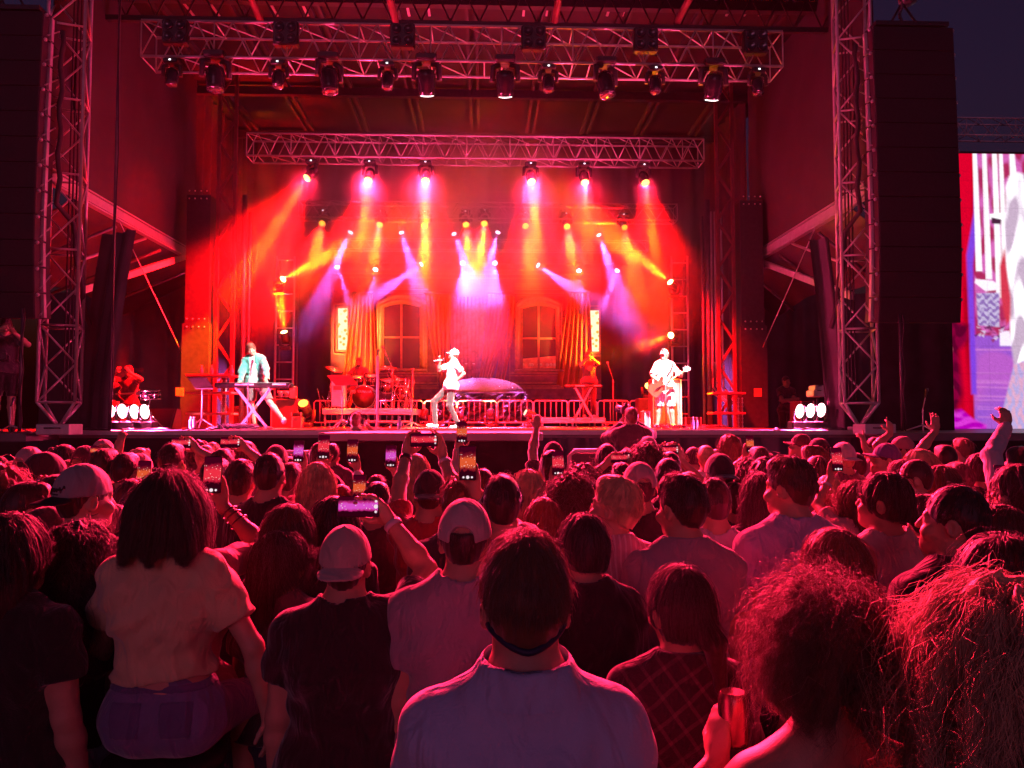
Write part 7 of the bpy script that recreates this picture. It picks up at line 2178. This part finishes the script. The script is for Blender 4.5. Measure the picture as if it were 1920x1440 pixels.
# man with a phone on the left wing, guitarist half hidden by the pole
arms = {1: ((.16, .36, 1.60), (1, -.2, -.5), (-.4, .2, .7), (-.4, -.8, .2), .6, False), -1: ((-.12, .36, 1.60), (-1, -.2, -.5), (.4, .2, .7), (.4, -.8, .2), .6, False)}
po = Pose(arms=arms); q = at(240, 684, 17.2)
performer("man in a dark tee on the left wing holding a phone before his face", 240, 684, 17.2, 188, po, H=1.8, z0=q.z - 1.82, shirt=dict(m=C_('black')), pants=dict(m=C_('rose'), name='trousers'), hair=dict(style='crop', color='black'), sk=0)
phone("sideways phone held by the man on the left wing", at(261, 694, 16.78), True, 0, R(188), on=False)
arms = {1: ((.10, .30, 1.06), (1, -.5, -.2), (-.5, .5, -.5), (-.3, -.9, 0), .7, False)}
po = Pose(arms=arms); q = at(196, 690, 16.6)
performer("guitarist standing half hidden behind the left cable pole", 198, 690, 16.6, 200, po, H=1.78, z0=q.z - 1.8, shirt=dict(m=C_('black'), sleeve=.6), pants=dict(m=C_('black')), hair=dict(style='short', color='black'), sk=1)
guitar("dark guitar whose neck points right behind the left floodlights", at(212, 739, 16.2), at(268, 737, 16.1), (.05, .03, .03), "guitar")
# photographer at the left edge
arms = {1: ((.07, .28, 1.56), (1, .2, -.7), (-.5, .5, .4), (-.3, -.8, .2), .8, False), -1: ((-.12, .34, 1.52), (-1, .1, -.8), (.3, .6, .4), (0, -.2, 1), .6, False)}
po = Pose(arms=arms, yaw=-10, bulk=1.1); q = at(6, 655, 12.5)
performer("photographer in dark shorts and tee at the left edge raising a camera", 6, 655, 12.5, 210, po, H=1.78, z0=SZ, shirt=dict(m=C_('charcoal')), pants=dict(m=C_('black'), length=.45, name='shorts'), hair=dict(style='short', color='dark'), shoe=M['black'])
def camera_thing(lab, p, d):
    t = thing("photo_camera", lab, "camera", p); d = Vector(d).normalized(); x = d.cross(Vector((0, 0, 1))).normalized(); rot = Matrix((x, d, x.cross(d))).transposed()
    MB().rbox((0, 0, 0), (.15, .08, .11), .015, rot).rbox(Vector((0, 0, .07)), (.06, .06, .05), .01, rot).build("body", M['black'], t, local=True)
    MB().lathe(d * .04, [(.04, 0), (.042, .1), (.05, .12), (.05, .2)], 14, d).build("lens", M['black'], t, local=True)
camera_thing("black camera held up by the photographer at the left edge", at(8, 672, 12.2), (.5, -1, .1))
mic_stand("short stand with a microphone beside the left edge photographer", 19, 12.2, 762, None, base='tri', z0=SZ - .03, m='alu')
# dim man with folded arms right
arms = {1: ((-.1, .2, 1.22), (1, -.2, -.4), (-1, .1, .1), (0, -1, 0), .4, False), -1: ((.1, .22, 1.18), (-1, -.2, -.4), (1, .1, .1), (0, -1, 0), .4, False)}
po = Pose(arms=arms, yaw=20); q = at(1475, 704, 18.6)
performer("man in black with folded arms standing in the dark behind the right floodlights", 1475, 704, 18.6, 180, po, H=1.8, z0=q.z - 1.82, shirt=dict(m=C_('black')), pants=dict(m=C_('black')), hair=dict(style='crop', color='black'), sk=1)
# pit crew
arms = {1: ((.1, .3, 1.6), (1, .1, -.7), (-.4, .6, .4), (-.3, -.5, .6), .8, False), -1: ((-.08, .34, 1.56), (-1, .1, -.8), (.3, .7, .4), (0, -.2, 1), .6, False)}
po = Pose(arms=arms, w=1.05, bulk=1.1); q = at(667, 772, 11.6)
p1 = performer("pit worker with a headset seen from behind left of the runway", 667, 772, 11.6, 0, po, z0=.25, shirt=dict(m=C_('black')), pants=dict(m=C_('black')), hair=dict(style='buzz', color='red'), h=.012)
hs = MB(); hs.pipe([(.098 * math.cos(a), -.005, 1.675 + .118 * math.sin(a)) for a in [math.pi * k / 12 for k in range(13)]], .008, 6)
for s_ in (-1, 1): hs.ell((s_ * .095, -.005, 1.655), (.022, .035, .04), 10, 6)
hs.build("headset", M['black'], p1, local=True)
t = thing("pit_platform", "low dark platform under the pit worker left of the runway", "platform", (q.x, 11.6, 0)); MB().rbox((q.x, 11.6, .125), (.8, .8, .25), .02).build("body", M['black'], t); MB().box((q.x, 11.19, .2), (.8, .02, .03)).build("edge", M['alu'], t)
po = Pose(arms=arms, w=1.15, bulk=1.25, yaw=14); q = at(1184, 763, 9.9)
p2 = performer("broad pit photographer seen from behind with a big camera, right of the runway", 1184, 763, 9.9, 0, po, z0=q.z - 1.84, H=1.82, shirt=dict(m=C_('charcoal'), long=True, loose=.035), pants=dict(m=C_('black')), hair=dict(style='short', color='red', n=300, strand=dict(length=.05, spread=.01, r=.002, seg=5)), h=.012)
z_ = q.z - 1.84
t = thing("pit_platform", "low dark platform under the broad pit photographer", "platform", (q.x, 9.9, 0)); MB().rbox((q.x, 9.9, z_ / 2), (.9, .8, z_), .02).build("body", M['black'], t); MB().box((q.x, 9.49, z_ * .8), (.9, .02, .03)).build("edge", M['alu'], t)
camera_thing("big black video camera at the broad pit photographer's face", at(1174, 769, 10.25), (-.3, 1, .1))
